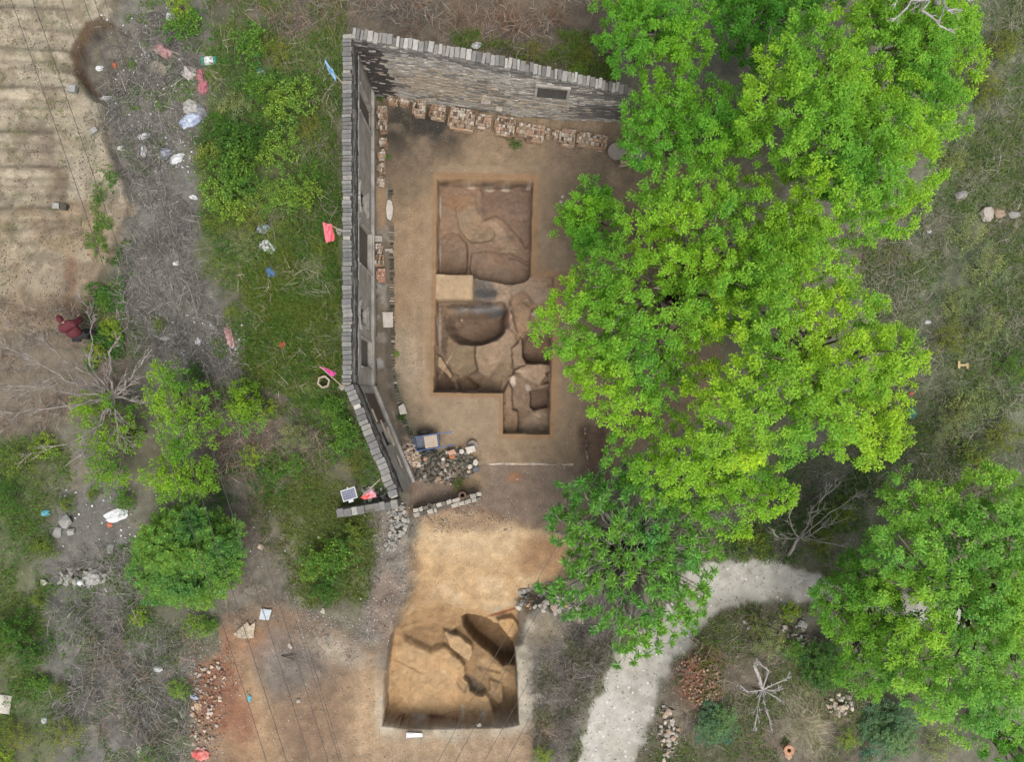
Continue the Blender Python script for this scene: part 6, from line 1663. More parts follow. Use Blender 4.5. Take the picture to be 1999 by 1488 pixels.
# ---------------------------------------------------------------- flags
def mat_cloth(name, a, b, scale=4):
    m, nt, bs = newmat(name)
    f, n = ramp_fac(nt, scale, 3, .5, lo=.4, hi=.6)
    c = mix(nt, f, a, b); nt.links.new(c, bs.inputs['Base Color']); bs.inputs['Roughness'].default_value = .8
    return m
def flag(p0, p1, z0, z1, corners, zc, mats, label, wob=.05):
    """a leaning pole from p0 to p1 and a slack cloth given by four picture corners"""
    a, b = P(*p0, z0), P(*p1, z1)
    t = thing('flag', a, label, 'flag', 'flags on poles along the wall')
    m = MB(); m.tube([Vector((0, 0, 0)), (b - a) * .5 + Vector((0, 0, .03)), b - a], .016, 7); m.build('pole', M_WOOD, t)
    n, k = 14, 10
    q = [P(*cc, zc) - a for cc in corners]
    v = []
    for i in range(n + 1):
        for j in range(k + 1):
            s, r = i / n, j / k
            p = (q[0] * (1 - s) + q[1] * s) * (1 - r) + (q[3] * (1 - s) + q[2] * s) * r
            p = p + Vector((random.uniform(-.004, .004), random.uniform(-.004, .004), wob * math.sin(s * 9 + r * 4) + wob * .8 * math.sin(r * 7 + s * 3 + len(label)) - .25 * r * .6))
            v.append(p)
    idx = np.arange((n + 1) * (k + 1)).reshape(n + 1, k + 1)
    f = np.stack([idx[:-1, :-1], idx[1:, :-1], idx[1:, 1:], idx[:-1, 1:]], -1).reshape(-1, 4)
    half = f.reshape(n, k, 4)
    o = np_obj('cloth', np.array([tuple(x) for x in v]), f, mats[0], t, None, True)
    if len(mats) > 1:
        o.data.materials.append(mats[1])
        mi = np.array([[1 if (i / n + .25 * math.sin(j)) > .5 else 0 for j in range(k)] for i in range(n)]).ravel()
        o.data.polygons.foreach_set('material_index', mi.astype(np.int32))
    so = o.modifiers.new('thickness', 'SOLIDIFY'); so.thickness = .004
    return t
C_BLUE = mat_cloth('blue_cloth', S(150, 196, 232), S(128, 178, 222)); C_RED = mat_cloth('red_cloth', S(236, 92, 104), S(244, 130, 142)); C_PINK = mat_cloth('magenta_cloth', S(232, 62, 150), S(226, 96, 170)); C_ROSE = mat_cloth('rose_cloth', S(238, 150, 170), S(242, 178, 190)); C_SCAR = mat_cloth('scarlet_cloth', S(236, 74, 66), S(240, 106, 96))
flag((669, 163), (640, 128), 4.1, 4.5, [(633, 113), (652, 139), (655, 156), (637, 131)], 4.5, [C_BLUE], 'pale blue flag hanging outside the upper end of the long wall')
flag((670, 452), (640, 437), 4.2, 4.4, [(630, 434), (648, 437), (651, 466), (634, 472)], 4.4, [C_RED], 'red flag on a short pole beside the middle of the long wall')
flag((669, 755), (624, 715), 4.0, 4.4, [(626, 716), (645, 722), (655, 729), (647, 736)], 4.35, [C_PINK], 'magenta and white flag by the bend of the wall')
flag((742, 936), (708, 968), 4.2, 3.9, [(704, 972), (727, 955), (734, 972), (712, 977)], 3.8, [C_SCAR, C_ROSE], 'red and pink flag beside the solar panel')

# ---------------------------------------------------------------- solar panel on its post
q = [P(664, 960, 1.5), P(692, 951, 1.5), P(698.6, 969.6, 1.45), P(671, 981, 1.45)]
cc = sum(q, Vector()) / 4
ang = math.atan2((q[1] - q[0]).y, (q[1] - q[0]).x)
w, h = (q[1] - q[0]).length / 2, (q[3] - q[0]).length / 2
SP = thing('solar_panel', (cc.x, cc.y, ground_z(cc.x, cc.y)), 'small white framed solar panel on a post near the wall end', 'solar panel', None, ang)
zt = 1.5
tilt = Matrix.Translation((0, 0, zt)) @ Matrix.Rotation(math.radians(-8), 4, 'X')
M_WHITE = mat_two('white_enamel', S(238, 238, 238), S(222, 222, 224), 5, .45, .4, bstr=.02)
M_CELL = mat_two('solar_cell', S(120, 124, 148), S(104, 108, 134), 10, .35, .5, bstr=.02)
m = MB(); m.box(-w, w, -h, h, -.02, 0, M=tilt); m.build('back_plate', M_WHITE, SP)
m = MB()
for a, b, d, e in ((-w, w, h - .03, h), (-w, w, -h, -h + .03), (-w, -w + .03, -h + .03, h - .03), (w - .03, w, -h + .03, h - .03)): m.box(a, b, d, e, .001, .02, M=tilt)
m.build('frame', M_WHITE, SP)
nx, ny = 6, 4
for i in range(nx):
    for j in range(ny):
        x0 = -w + .035 + (2 * w - .07) * i / nx; x1 = -w + .035 + (2 * w - .07) * (i + 1) / nx - .008
        y0 = -h + .035 + (2 * h - .07) * j / ny; y1 = -h + .035 + (2 * h - .07) * (j + 1) / ny - .008
        m = MB(); m.box(x0, x1, y0, y1, .001, .008, M=tilt); m.build('solar_cell', M_CELL, SP)
m = MB(); m.tube([(0, 0, 0), (0, 0, zt - .03)], .03, 8); m.build('post', M_WHITE, SP)
m = MB(); m.box(-.09, .09, -h - .09, -h - .003, -.06, .0, M=tilt); m.box(-.03, .03, h + .003, h + .05, -.04, 0, M=tilt); m.build('control_box', M_WHITE, SP)

# ---------------------------------------------------------------- open concrete box by the wall bend
p = P(634, 746, .25)
t = thing('concrete_planter', (p.x, p.y, ground_z(p.x, p.y)), 'small open six sided concrete box beside the magenta flag', 'planter', None, .3)
m = MB(); m.ring(.19, .26, 0, .35, 6); m.build('side_wall', mat_two('cream_concrete', S(206, 192, 168), S(176, 160, 138), 6, .9), t)
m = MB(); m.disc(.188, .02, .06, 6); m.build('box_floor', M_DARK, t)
o = stone_obj('round_stone', tuple(P(668, 757, .1)), .17, M_PALESTONE); tag(o, 'pale boulder against the outside corner of the wall', 'stone')
o = stone_obj('round_stone', tuple(P(663, 452, .1)), .16, M_PALESTONE); tag(o, 'tan stone at the wall foot below the red flag pole', 'stone')

# ---------------------------------------------------------------- loose stones and blocks round the site
for px, py, r, mt, label in [
    (126, 1016, .32, M_CONC, 'largest of three grey boulders at the left edge of the scrub'), (113, 1040, .24, M_CONC, 'split boulder below the largest of the three'), (137, 1039, .2, M_CONC, 'flat boulder chip right of the split boulder'),
    (85, 1136, .18, M_PALESTONE, 'round cream stone left of the white ball'), (215, 1072, .2, M_CONC, 'angular whitish stone above the concrete lumps'), (581, 1371, .11, M_PALESTONE, 'round stone on the bare earth under the power cables'),
    (506, 1069, .15, M_TANBRICK, 'tan stone in the gravel right of the feathery round tree'), (344, 1406, .1, M_PALESTONE, 'pale stone beside the bleached forked branch'), (1927, 417, .3, M_PALESTONE, 'large whitish boulder at the right edge of the scrub'),
    (1955, 412, .24, M_TANBRICK, 'tan boulder right of the whitish one'), (1985, 418, .25, M_CONC, 'grey boulder at the far right of the boulder row'), (1880, 381, .28, M_CONC, 'grey stone half buried above the boulder row'), (1560, 1218, .2, M_CONC, 'grey stone on the inner bank of the track'),
    (1700, 1185, .4, M_CONC, 'big grey rock showing through the leaves on the right'), (1725, 1170, .3, M_CONC, 'smaller grey rock beside the big one under the leaves'), (1920, 1395, .3, M_CONC, 'grey block seen under the lower right crown'),
    (1092, 1180, .14, M_PALESTONE, 'rounded pale stone in the rubble line by the slope'), (1018, 1197, .22, M_SLAB, 'whitest angular stone at the west end of the rubble line'), (1135, 1206, .24, M_TANBRICK, 'cream boulder at the east end of the rubble line'), (935, 1418, .09, M_PALESTONE, 'small stone on the southern lip of the pit'),
    (565, 1263, .12, M_PALESTONE, 'light stone at the edge of the sandy spoil'), (1010, 937, .07, M_TANBRICK, 'small tan stone on the lower terrace'), (628, 1195, .14, M_PALESTONE, 'pinkish stone at the top of the pale spoil bank'),
]:
    p = P(px, py, .1); o = stone_obj('boulder', (p.x, p.y, ground_z(p.x, p.y) + r * .25), r, mt, None, .8); tag(o, label, 'stone', None, 'thing')
def block(px, py, w, h, d, rot, mat, label, name='concrete_block', cat='block'):
    p = P(px, py, d); m = MB(); m.box(-w / PPM / 2, w / PPM / 2, -h / PPM / 2, h / PPM / 2, 0, d, jit=.008)
    o = m.build(name, mat, None, bevel=.012); o.location = (p.x, p.y, ground_z(p.x, p.y) - .02); o.rotation_euler = (random.uniform(-.05, .05), random.uniform(-.05, .05), math.radians(rot))
    return tag(o, label, cat, None, 'thing')
block(150, 180, 17, 13, .22, -5, M_CONC, 'square grey concrete block on the field rim beside the hollow')
block(193, 262, 15, 9, .18, 35, M_CONC, 'oblong concrete block lying on the edge of the field')
block(123, 408, 13, 11, .2, -5, M_CONC, 'pale concrete block, left one of the pair on the field')
block(138, 410, 12, 11, .2, -8, M_STONE, 'dark concrete block, right one of the pair on the field')
block(4, 1379, 24, 36, .12, -8, M_SLAB, 'white slab cut by the left edge of the view', 'stone_slab', 'slab')
block(430, 1150, 26, 8, .1, 80, M_CONC, 'pale block under the edge of the feathery round tree')

# ---------------------------------------------------------------- rubbish
def crumple(name, px, py, w, h, rot, mat, label, cat, hgt=.12, seed=0, z=.0):
    """a crushed bag or cloth: closed lumpy body"""
    rnd = random.Random(seed * 7 + int(px)); bm = bmesh.new()
    bmesh.ops.create_icosphere(bm, subdivisions=3, radius=1)
    off = Vector((rnd.uniform(0, 50), rnd.uniform(0, 50), 0))
    for v in bm.verts:
        n = mnoise.noise(v.co * 1.6 + off) * .45 + mnoise.noise(v.co * 4 + off) * .28 + abs(mnoise.noise(v.co * 8 + off)) * .22
        k = 1 + n
        v.co = Vector((v.co.x * w / PPM / 2 * k * 1.1, v.co.y * h / PPM / 2 * k * 1.1, (v.co.z if v.co.z > -.2 else -.2) * hgt * (1 + n * 1.4)))
    me = bpy.data.meshes.new(name); bm.to_mesh(me); bm.free(); me.materials.append(mat)
    p = P(px, py, .1); o = link(bpy.data.objects.new(name, me)); o.location = (p.x, p.y, ground_z(p.x, p.y) + .03 + z); o.rotation_euler = (0, 0, math.radians(rot))
    return tag(o, label, cat, None, 'thing')
C_WHT = mat_cloth('white_plastic', S(236, 236, 236), S(214, 216, 218), 9); C_GRY = mat_cloth('grey_tarpaulin', S(190, 186, 178), S(162, 158, 150), 6); C_BLW = mat_cloth('blue_white_rag', S(206, 216, 232), S(148, 160, 190), 7)
C_PNKF = mat_cloth('faded_pink_cloth', S(212, 162, 160), S(186, 134, 132), 8); C_PNKN = mat_cloth('pink_net', S(196, 110, 122), S(150, 92, 98), 16); C_BEIG = mat_cloth('beige_cloth', S(196, 184, 162), S(168, 154, 134), 6); C_GRN = mat_cloth('green_plastic', S(60, 168, 134), S(44, 148, 118), 6); C_TEAL = mat_cloth('teal_net', S(52, 128, 122), S(38, 104, 100), 12)
C_BLUE2 = mat_cloth('blue_plastic', S(70, 118, 196), S(96, 140, 206), 8); C_AQUA = mat_cloth('aqua_plastic', S(104, 190, 206), S(80, 166, 188), 8); C_ORG = mat_cloth('orange_plastic', S(224, 120, 70), S(200, 100, 60), 8)
k = 0
for a in [
    ('tarpaulin', 375, 212, 32, 24, -20, C_GRY, 'crumpled grey tarpaulin at the top of the rag heap', 'tarpaulin', .16), ('rag_bundle', 374, 236, 34, 22, 25, C_BLW, 'blue and white rag bundle below the grey tarpaulin', 'rag', .15), ('rag_bundle', 393, 220, 22, 22, 0, mat_cloth('slate_cloth', S(150, 148, 152), S(112, 112, 118), 8), 'dark grey rags at the right of the rag heap', 'rag', .12),
    ('plastic_sheet', 368, 141, 24, 22, 30, mat_cloth('rosy_white_plastic', S(224, 212, 208), S(204, 190, 186), 8), 'pinkish white plastic sheet left of the red netting', 'plastic', .12), ('net_bag', 393, 150, 14, 26, 10, C_PNKN, 'upper lump of red pink netting', 'net', .12), ('net_bag', 396, 170, 18, 24, -15, C_PNKN, 'lower lump of red pink netting', 'net', .12),
    ('cloth', 316, 98, 32, 18, -30, C_PNKF, 'faded pink cloth draped at the lip of the hollow', 'cloth', .1), ('cloth', 307, 130, 28, 22, -40, C_BEIG, 'beige cloth strip below the faded pink cloth', 'cloth', .08),
    ('plastic_bag', 331, 30, 16, 16, 10, C_WHT, 'white plastic bag with teal edge near the top bush', 'plastic bag', .12), ('plastic_bag', 347, 64, 0.1 + 9, 8, 10, C_GRN, 'bit of green plastic below the top bush', 'plastic', .06),
    ('foam_scrap', 180, 121, 14, 9, 0, C_WHT, 'white foam scrap in the middle of the hollow', 'foam', .06), ('plastic_scrap', 210, 115, 7, 9, 0, C_ORG, 'orange scrap in the hollow', 'plastic', .05), ('plastic_bag', 197, 183, 22, 8, 10, C_WHT, 'white plastic strip at the lower lip of the hollow', 'plastic', .06),
    ('plastic_bag', 281, 265, 18, 10, 20, C_WHT, 'torn white bag in the litter left of the thicket', 'plastic bag', .08), ('plastic_bag', 279, 294, 10, 20, 0, C_WHT, 'thin white plastic strip below the torn bag', 'plastic', .06), ('plastic_bag', 322, 299, 20, 18, 20, C_BLW, 'bluish white bag left of the white scraps', 'plastic bag', .08), ('plastic_bag', 346, 310, 26, 14, 30, C_WHT, 'biggest white bag among the scattered scraps', 'plastic bag', .1), ('plastic_bag', 234, 287, 12, 8, 0, C_WHT, 'white scrap on the field margin', 'plastic', .05),
    ('bottle', 376, 384, 13, 8, -15, C_WHT, 'white bottle lying in the dead brush', 'bottle', .09), ('plastic_bag', 513, 447, 20, 16, 20, C_BLW, 'pale translucent bag above the white sheet in the shrubs', 'plastic bag', .08), ('plastic_sheet', 523, 482, 30, 20, -35, C_WHT, 'white plastic sheet between the shrubs and the grass', 'plastic', .08),
    ('rag_bundle', 528, 532, 14, 18, 30, C_BLUE2, 'bright blue rag in the grass', 'rag', .08), ('plastic_scrap', 551, 673, 11, 10, 0, mat_cloth('red_plastic', S(226, 76, 52), S(206, 66, 46), 8), 'red scrap lying in the olive grass', 'plastic', .05), ('cloth', 447, 655, 12, 38, 15, C_PNKF, 'long faded pink cloth on the edge of the grass', 'cloth', .08),
    ('plastic_bag', 413, 638, 9, 10, 0, C_WHT, 'white scrap left of the long pink cloth', 'plastic', .05), ('plastic_bag', 385, 668, 10, 10, 0, C_WHT, 'white scrap below left of the long pink cloth', 'plastic', .05), ('plastic_bag', 319, 660, 17, 6, -5, C_WHT, 'flat white strip under the small lone bush', 'plastic', .04), ('plastic_bag', 342, 514, 10, 7, 10, C_WHT, 'white scrap on the dead brush beside the cables', 'plastic', .05),
    ('bottle', 88, 1002, 13, 10, 20, C_AQUA, 'aqua plastic bottle at the left by the boulders', 'bottle', .09), ('paper', 227, 1006, 38, 20, 15, C_WHT, 'torn white paper below the thicket', 'paper', .05), ('plastic_scrap', 212, 1026, 8, 9, 0, C_ORG, 'orange and white scrap by the torn paper', 'plastic', .05), ('plastic_bag', 185, 1128, 34, 24, 0, C_GRY, 'bulging pale sack among the concrete lumps', 'sack', .2),
    ('plastic_bag', 280, 1466, 20, 18, 10, C_WHT, 'white plastic bag at the bottom beside the forked branch', 'plastic bag', .1), ('plastic_bag', 310, 1306, 14, 10, 0, C_WHT, 'white scrap above the dead bush at the lower left', 'plastic', .05), ('plastic_bag', 379, 1361, 14, 9, -30, C_BLW, 'greyish white bag at the edge of the orange rubble', 'plastic bag', .08), ('can', 387, 1378, 11, 16, 15, mat_cloth('tan_tin', S(214, 182, 146), S(184, 150, 118), 8), 'tan tin can below the greyish bag', 'can', .11),
    ('cloth', 392, 1474, 26, 20, -10, mat_cloth('red_white_cloth', S(214, 70, 60), S(232, 150, 140), 6), 'red patterned cloth at the bottom of the orange rubble', 'cloth', .1), ('plastic_scrap', 283, 1321, 12, 14, 0, C_ORG, 'orange scrap above the bleached stems', 'plastic', .05), ('plastic_scrap', 486, 1365, 6, 12, 10, C_AQUA, 'small aqua scrap on the bare earth', 'plastic', .04), ('plastic_bag', 84, 1410, 10, 12, 0, C_WHT, 'white scrap near the lower left shrub', 'plastic', .05),
    ('bottle', 1817, 628, 10, 7, 0, C_WHT, 'white bottle in the right hand scrub', 'bottle', .08), ('net_bag', 1782, 807, 18, 20, 0, C_TEAL, 'teal netting lying right of the largest tree', 'net', .08), ('plastic_scrap', 1782, 769, 7, 6, 0, C_ORG, 'orange scrap above the teal netting', 'plastic', .04), ('plastic_bag', 930, 86, 16, 10, 10, C_WHT, 'white scrap outside the north wall', 'plastic', .06),
    ('plastic_bag', 1816, 452, 8, 5, 0, C_WHT, 'white scrap beside the tree edge on the right', 'plastic', .04),
]:
    k += 1; crumple(*a, seed=k)
def sack(px, py, w, h, rot, label):
    p = P(px, py, .1); t = thing('woven_sack', (p.x, p.y, ground_z(p.x, p.y)), label, 'sack', None, math.radians(rot))
    W, H = w / PPM / 2, h / PPM / 2
    for nm, x0, x1, mt in (('sack_body', -W * .6, W * .6, C_WHT), ('green_band', -W, -W * .62, C_GRN), ('green_band', W * .62, W, C_GRN)):
        bm = bmesh.new(); bmesh.ops.create_grid(bm, x_segments=6, y_segments=6, size=1)
        for v in bm.verts: v.co = Vector((x0 + (v.co.x + 1) / 2 * (x1 - x0), v.co.y * H * (1 - .06 * abs(v.co.x)), .16 * (1 - v.co.y ** 4 * .9) * (1 - .35 * abs(v.co.x) ** 3) + .02 * mnoise.noise(Vector((v.co.x * 3, v.co.y * 3, px)))))
        ext = bmesh.ops.extrude_face_region(bm, geom=list(bm.faces))
        for v in [g for g in ext['geom'] if isinstance(g, bmesh.types.BMVert)]: v.co.z = .0
        bmesh.ops.recalc_face_normals(bm, faces=bm.faces)
        me = bpy.data.meshes.new(nm); bm.to_mesh(me); bm.free(); me.materials.append(mt)
        link(bpy.data.objects.new(nm, me), t)
sack(409, 118, 30, 17, 3, 'green and white woven sack beside the red netting')
sack(511, 145, 18, 16, -70, 'green tipped white bag lying in the bushes')
def sheet(name, pts, label, cat, mat, z=.03, th=.012):
    q = [P(a, b, z) for a, b in pts]; c = sum(q, Vector()) / len(q); gz = ground_z(c.x, c.y)
    m = MB(); m.prism([(v.x - c.x, v.y - c.y) for v in q], 0, th)
    o = m.build(name, mat); o.location = (c.x, c.y, gz + .10); o.rotation_euler = (.03, -.04, 0)
    return tag(o, label, cat, None, 'thing')
M_CARD = mat_two('cardboard', S(220, 202, 176), S(206, 186, 160), 5, .9, bstr=.05)
sheet('cardboard', [(457, 1238), (484, 1213), (489, 1222), (500, 1213), (496, 1245), (470, 1247)], 'flattened torn beige cardboard on the edge of the bare earth', 'cardboard', M_CARD)
sheet('plastic_sheet', [(511, 1188), (532, 1190), (526, 1210), (507, 1209)], 'pale blue grey square sheet beside the cardboard', 'sheet', mat_two('grey_blue_board', S(206, 214, 220), S(190, 200, 208), 6, .6, bstr=.03))
t = sheet('sign_board', [(795, 1430), (825, 1431), (825, 1438), (796, 1440)], 'small white board lying at the southern lip of the pit', 'board', M_WHITE)
m = MB(); m.box(-.33, -.30, -.12, .08, .02, .03); m.box(-.28, -.02, .03, .05, .02, .03); m.build('bracket', M_WHITE, t)
p = P(1880, 712); t = thing('wooden_offcut', (p.x, p.y, ground_z(p.x, p.y) + .04), 'yellow H shaped wooden offcut in the right hand scrub', 'timber')
M_YWOOD = mat_two('yellow_wood', S(222, 196, 148), S(200, 172, 126), 6, .8)
m = MB(); m.box(-.2, -.11, -.15, .14, 0, .06); m.build('stile', M_YWOOD, t); m = MB(); m.box(.12, .22, -.16, .06, 0, .06); m.build('stile', M_YWOOD, t); m = MB(); m.box(-.108, .118, -.06, .03, 0, .05); m.build('rail', M_YWOOD, t)
# white ball, and the pottery jar by the bottom edge
p = P(159, 1137, .1); bm = bmesh.new(); bmesh.ops.create_uvsphere(bm, u_segments=20, v_segments=12, radius=.12)
for v in bm.verts: v.co *= 1 + .03 * mnoise.noise(v.co * 9)
me = bpy.data.meshes.new('ball'); bm.to_mesh(me); bm.free(); me.materials.append(M_WHITE); me.polygons.foreach_set('use_smooth', np.ones(len(me.polygons), bool))
o = link(bpy.data.objects.new('ball', me)); o.location = (p.x, p.y, ground_z(p.x, p.y) + .12); tag(o, 'white ball resting beside the pale sack', 'ball', None, 'thing')
p = P(1525, 1448, .2); M_TERRA = mat_two('terracotta', S(212, 160, 124), S(188, 134, 102), 8, .85)
t = thing('pottery_jar', (p.x, p.y, ground_z(p.x, p.y)), 'broken terracotta jar neck lying near the bottom edge on the mound', 'jar')
m = MB(); m.ring(.085, .17, .0, .28, 24); m.build('jar_neck', M_TERRA, t)
m = MB(); m.ring(.075, .2, .282, .33, 24); m.build('jar_lip', M_TERRA, t)
m = MB(); m.disc(.084, .05, .08, 18); m.build('jar_hollow', M_DARK, t)  # dark disc, shade of the hollow neck put into its colour
m = MB(); m.prism([(-.02, -.16), (.16, -.18), (.24, -.42), (.1, -.5), (-.04, -.38)], 0, .05, c=None); m.build('shard', mat_two('shard_clay', S(220, 186, 158), S(198, 160, 132), 8, .85), t)
# timber and planks
slab('plank', [(1208, 322), (1233, 318), (1234, 322), (1209, 326)], 0, .05, 'short grey plank on the ground below the millstones', 'plank', M_WOOD)

# ---------------------------------------------------------------- power cables
M_WIRE = mat_two('cable_insulation', S(92, 86, 80), S(74, 68, 64), 3, .6, bstr=0)
def cable(pa, pb, z, sag, r, label, e0=-.6, e1=1.5):
    a, b = P(*pa, z), P(*pb, z); d = b - a
    t = bpy.data.objects
    pts = []
    for i in range(33):
        s = e0 + (e1 - e0) * i / 32; u = i / 32
        p = a + d * s; p.z = z + sag * ((2 * u - 1) ** 2 - .12); pts.append(p)
    m = MB(); m.tube([q - a for q in pts], r * .62, 6); o = m.build('power_cable', M_WIRE, smooth=True); o.location = a
    return tag(o, label, 'cable', 'overhead cables crossing the site', 'thing')
for i, (x0, x1, r) in enumerate(((24, 525, .013), (66, 564, .013), (122, 610, .012), (166, 644, .012), (186, 667, .010), (206, 672, .009))):
    cable((x0, 0), (x1, 1488), 8.5, .8, r, ['westernmost', 'second from the west', 'third from the west', 'fourth from the west', 'fifth from the west', 'easternmost'][i] + ' cable of the six running down the left half')
for i, (x0, x1, r) in enumerate(((1097, 857, .010), (1134, 891, .011), (1196, 947, .010), (1230, 990, .011))):
    cable((x0, 1040), (x1, 1488), 8.5, .8, r, ['first', 'second', 'third', 'fourth'][i] + ' from the west of four cables slanting over the southern pit', -.4, 2.2)

# ---------------------------------------------------------------- the person at the edge of the field
def skin_body(name, verts, edges, radii, mat, parent, root=0, sub=2):
    me = bpy.data.meshes.new(name); me.from_pydata([tuple(v) for v in verts], edges, [])
    o = link(bpy.data.objects.new(name, me), parent)
    sk = o.modifiers.new('skin', 'SKIN')
    for i, r in enumerate(radii):
        rr = r if isinstance(r, tuple) else (r, r)
        me.skin_vertices[0].data[i].radius = rr; me.skin_vertices[0].data[i].use_root = (i == root)
    sk.use_smooth_shade = True
    sb = o.modifiers.new('sub', 'SUBSURF'); sb.levels = sub; sb.render_levels = sub
    bpy.context.view_layer.update()
    m2 = bpy.data.meshes.new_from_object(o.evaluated_get(bpy.context.evaluated_depsgraph_get()))
    m2.name = name; m2.materials.clear(); m2.materials.append(mat); o.modifiers.clear(); o.data = m2
    m2.polygons.foreach_set('use_smooth', np.ones(len(m2.polygons), bool))
    return o
foot = P(184, 658, 0)
gz = ground_z(foot.x, foot.y)
PERS = thing('person', (foot.x, foot.y, gz), 'person in a maroon jacket and dark trousers bending forward at the field edge', 'person', None, math.radians(118))
PERS.scale = (1.2, 1.2, 1.2)
# local +x is the way the person faces (towards the field); feet at the origin
SKIN = mat_two('skin', S(222, 176, 150), S(208, 160, 134), 5, .6, bstr=0); JACK = mat_two('maroon_jacket', S(118, 40, 50), S(84, 28, 38), 12, .8, bstr=.2); TROU = mat_two('dark_trousers', S(58, 52, 54), S(42, 38, 42), 9, .85, bstr=.1); HAIR = mat_two('dark_hair', S(52, 42, 40), S(38, 32, 32), 20, .6); SHOE = mat_two('dark_shoe', S(60, 54, 50), S(44, 40, 38), 8, .7, bstr=0)
bv = [(-.02, 0, .92), (.06, 0, 1.04), (.17, 0, 1.17), (.27, 0, 1.28), (.34, 0, 1.34), (.40, 0, 1.37),        # pelvis .. neck .. skull base
      (.25, .19, 1.24), (.36, .27, 1.02), (.56, .20, .92), (.25, -.19, 1.24), (.32, -.30, 1.0), (.50, -.25, .86),       # arms
      (0, .10, .86), (.10, .12, .48), (-.02, .12, .09), (0, -.10, .86), (.12, -.14, .50), (.04, -.14, .09), (.13, .13, .04), (.19, -.15, .04)]
be = [(0, 1), (1, 2), (2, 3), (3, 4), (4, 5), (3, 6), (6, 7), (7, 8), (3, 9), (9, 10), (10, 11), (0, 12), (12, 13), (13, 14), (0, 15), (15, 16), (16, 17), (14, 18), (17, 19)]
br = [(.10, .08), (.08, .06), (.09, .06), (.08, .05), .05, .055, .05, .05, .033, .07, .05, .033, .085, .06, .04, .085, .06, .04, .035, .035]
skin_body('body', bv, be, br, SKIN, PERS)
jv = bv[:4] + [(.25, .19, 1.24), (.36, .27, 1.02), (.52, .215, .94), (.25, -.19, 1.24), (.32, -.30, 1.0), (.465, -.26, .89), (.36, 0, 1.355)]
skin_body('jacket', jv, [(0, 1), (1, 2), (2, 3), (3, 4), (4, 5), (5, 6), (3, 7), (7, 8), (8, 9), (3, 10)], [(.23, .19), (.23, .18), (.25, .18), (.20, .15), .125, .10, .075, .125, .10, .075, .10], JACK, PERS)
tv = [(-.03, 0, .90), (0, .10, .84), (.10, .12, .48), (-.01, .12, .13), (0, -.10, .84), (.12, -.14, .50), (.04, -.14, .13)]
skin_body('trousers', tv, [(0, 1), (1, 2), (2, 3), (0, 4), (4, 5), (5, 6)], [(.17, .14), .115, .085, .07, .115, .085, .07], TROU, PERS)
for fx, fy in ((-.02, .12), (.04, -.14)):
    skin_body('shoe', [(fx - .05, fy, .05), (fx + .08, fy, .05), (fx + .2, fy, .04)], [(0, 1), (1, 2)], [.052, .052, .04], SHOE, PERS)
bm = bmesh.new(); bmesh.ops.create_uvsphere(bm, u_segments=24, v_segments=16, radius=1)
for v in bm.verts:
    x, y, z = v.co
    k = 1 - .12 * max(0, -z)                       # narrower jaw
    v.co = 1.1 * Vector((x * .105 * k + (.012 if x > .85 and abs(y) < .25 and -.25 < z < .15 else 0), y * .078 * k, z * .118))
me = bpy.data.meshes.new('head'); bm.to_mesh(me); bm.free(); me.materials.append(SKIN); me.polygons.foreach_set('use_smooth', np.ones(len(me.polygons), bool))
head = link(bpy.data.objects.new('head', me), PERS); head.location = (.47, 0, 1.43); head.rotation_euler = (0, math.radians(34), 0)
for y in (-.03, .03):
    m = MB(); m.disc(.010, 0, .006, 8, M=Matrix.Translation((.094, y, .012)) @ Matrix.Rotation(math.pi / 2, 4, 'Y')); m.build('eye', M_DARK, head)
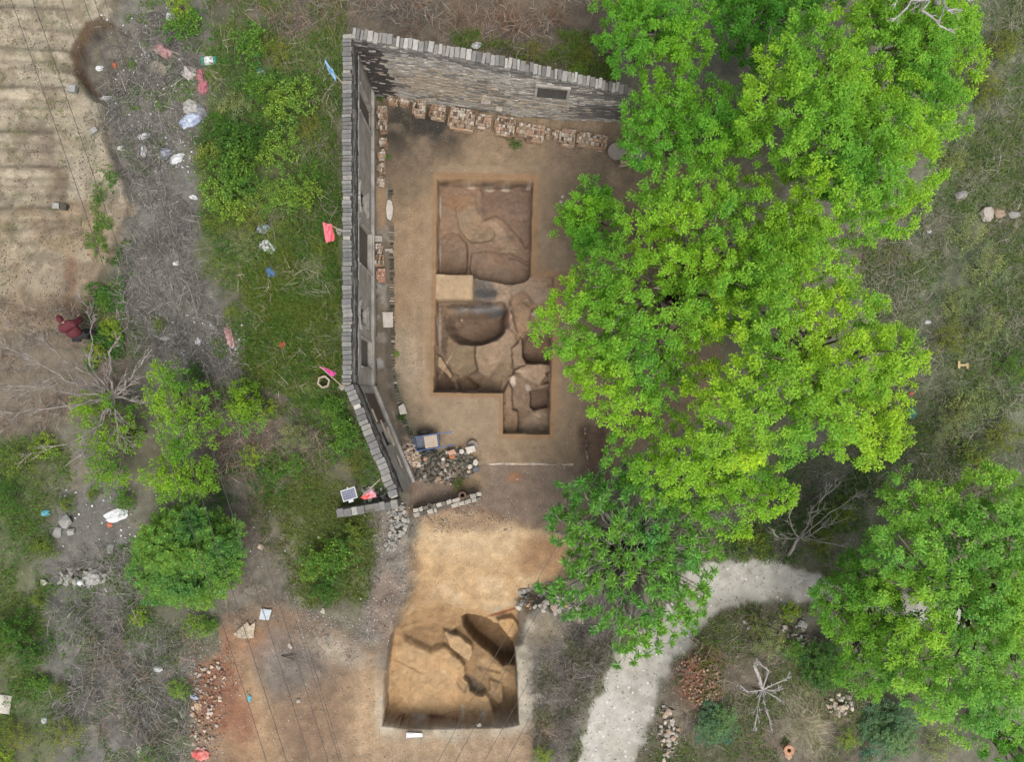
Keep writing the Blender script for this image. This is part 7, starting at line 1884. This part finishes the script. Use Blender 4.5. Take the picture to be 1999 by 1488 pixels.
m = MB(); m.box(-.012, .012, -.022, .022, -.004, .004, M=Matrix.Translation((.092, 0, -.062))); m.build('mouth', mat_two('lip', S(180, 110, 100), S(160, 96, 90), 5, .6, bstr=0), head)
m = MB(); m.add([(.1, 0, .02), (.098, -.016, -.03), (.098, .016, -.03), (.128, 0, -.026)], [(0, 1, 3), (0, 3, 2), (1, 2, 3), (0, 2, 1)]); m.build('nose', SKIN, head)
for y in (-.08, .08):
    m = MB(); m.ring(.008, .024, -.005, .005, 10, M=Matrix.Translation((0, y, 0)) @ Matrix.Rotation(math.pi / 2, 4, 'X')); m.build('ear', SKIN, head)
bm = bmesh.new(); bmesh.ops.create_uvsphere(bm, u_segments=22, v_segments=14, radius=1)
bmesh.ops.delete(bm, geom=[v for v in bm.verts if v.co.z < -.3 + max(0, v.co.x) * .9], context='VERTS')
for v in bm.verts: v.co = Vector((v.co.x * .114, v.co.y * .087, v.co.z * .128)) * 1.1 * (1 + .05 * mnoise.noise(v.co * 6))
me = bpy.data.meshes.new('hood'); bm.to_mesh(me); bm.free(); me.materials.append(JACK); me.polygons.foreach_set('use_smooth', np.ones(len(me.polygons), bool))
hd = link(bpy.data.objects.new('hood', me), PERS); hd.location = (.465, 0, 1.435); hd.rotation_euler = (0, math.radians(34), 0)
hd.modifiers.new('t', 'SOLIDIFY').thickness = .008
for wx, wy, wz, s in ((.56, .20, .92, 1), (.50, -.25, .86, -1)):
    hv = [(wx, wy, wz), (wx + .05, wy - .01 * s, wz - .05)]; he = [(0, 1)]; hr = [.03, (.036, .02)]
    for k_, (dy, ln) in enumerate(((-.028, .062), (-.009, .074), (.010, .070), (.028, .055))):
        b = len(hv); hv += [(wx + .075, wy + dy, wz - .075), (wx + .075 + ln * .5, wy + dy, wz - .075 - ln * .55), (wx + .075 + ln * .55, wy + dy, wz - .075 - ln)]
        he += [(1, b), (b, b + 1), (b + 1, b + 2)]; hr += [.011, .009, .007]
    b = len(hv); hv += [(wx + .05, wy - .045 * s, wz - .06), (wx + .085, wy - .055 * s, wz - .085)]; he += [(1, b), (b, b + 1)]; hr += [.011, .008]
    skin_body('hand', hv, he, hr, SKIN, PERS, 0, 1)
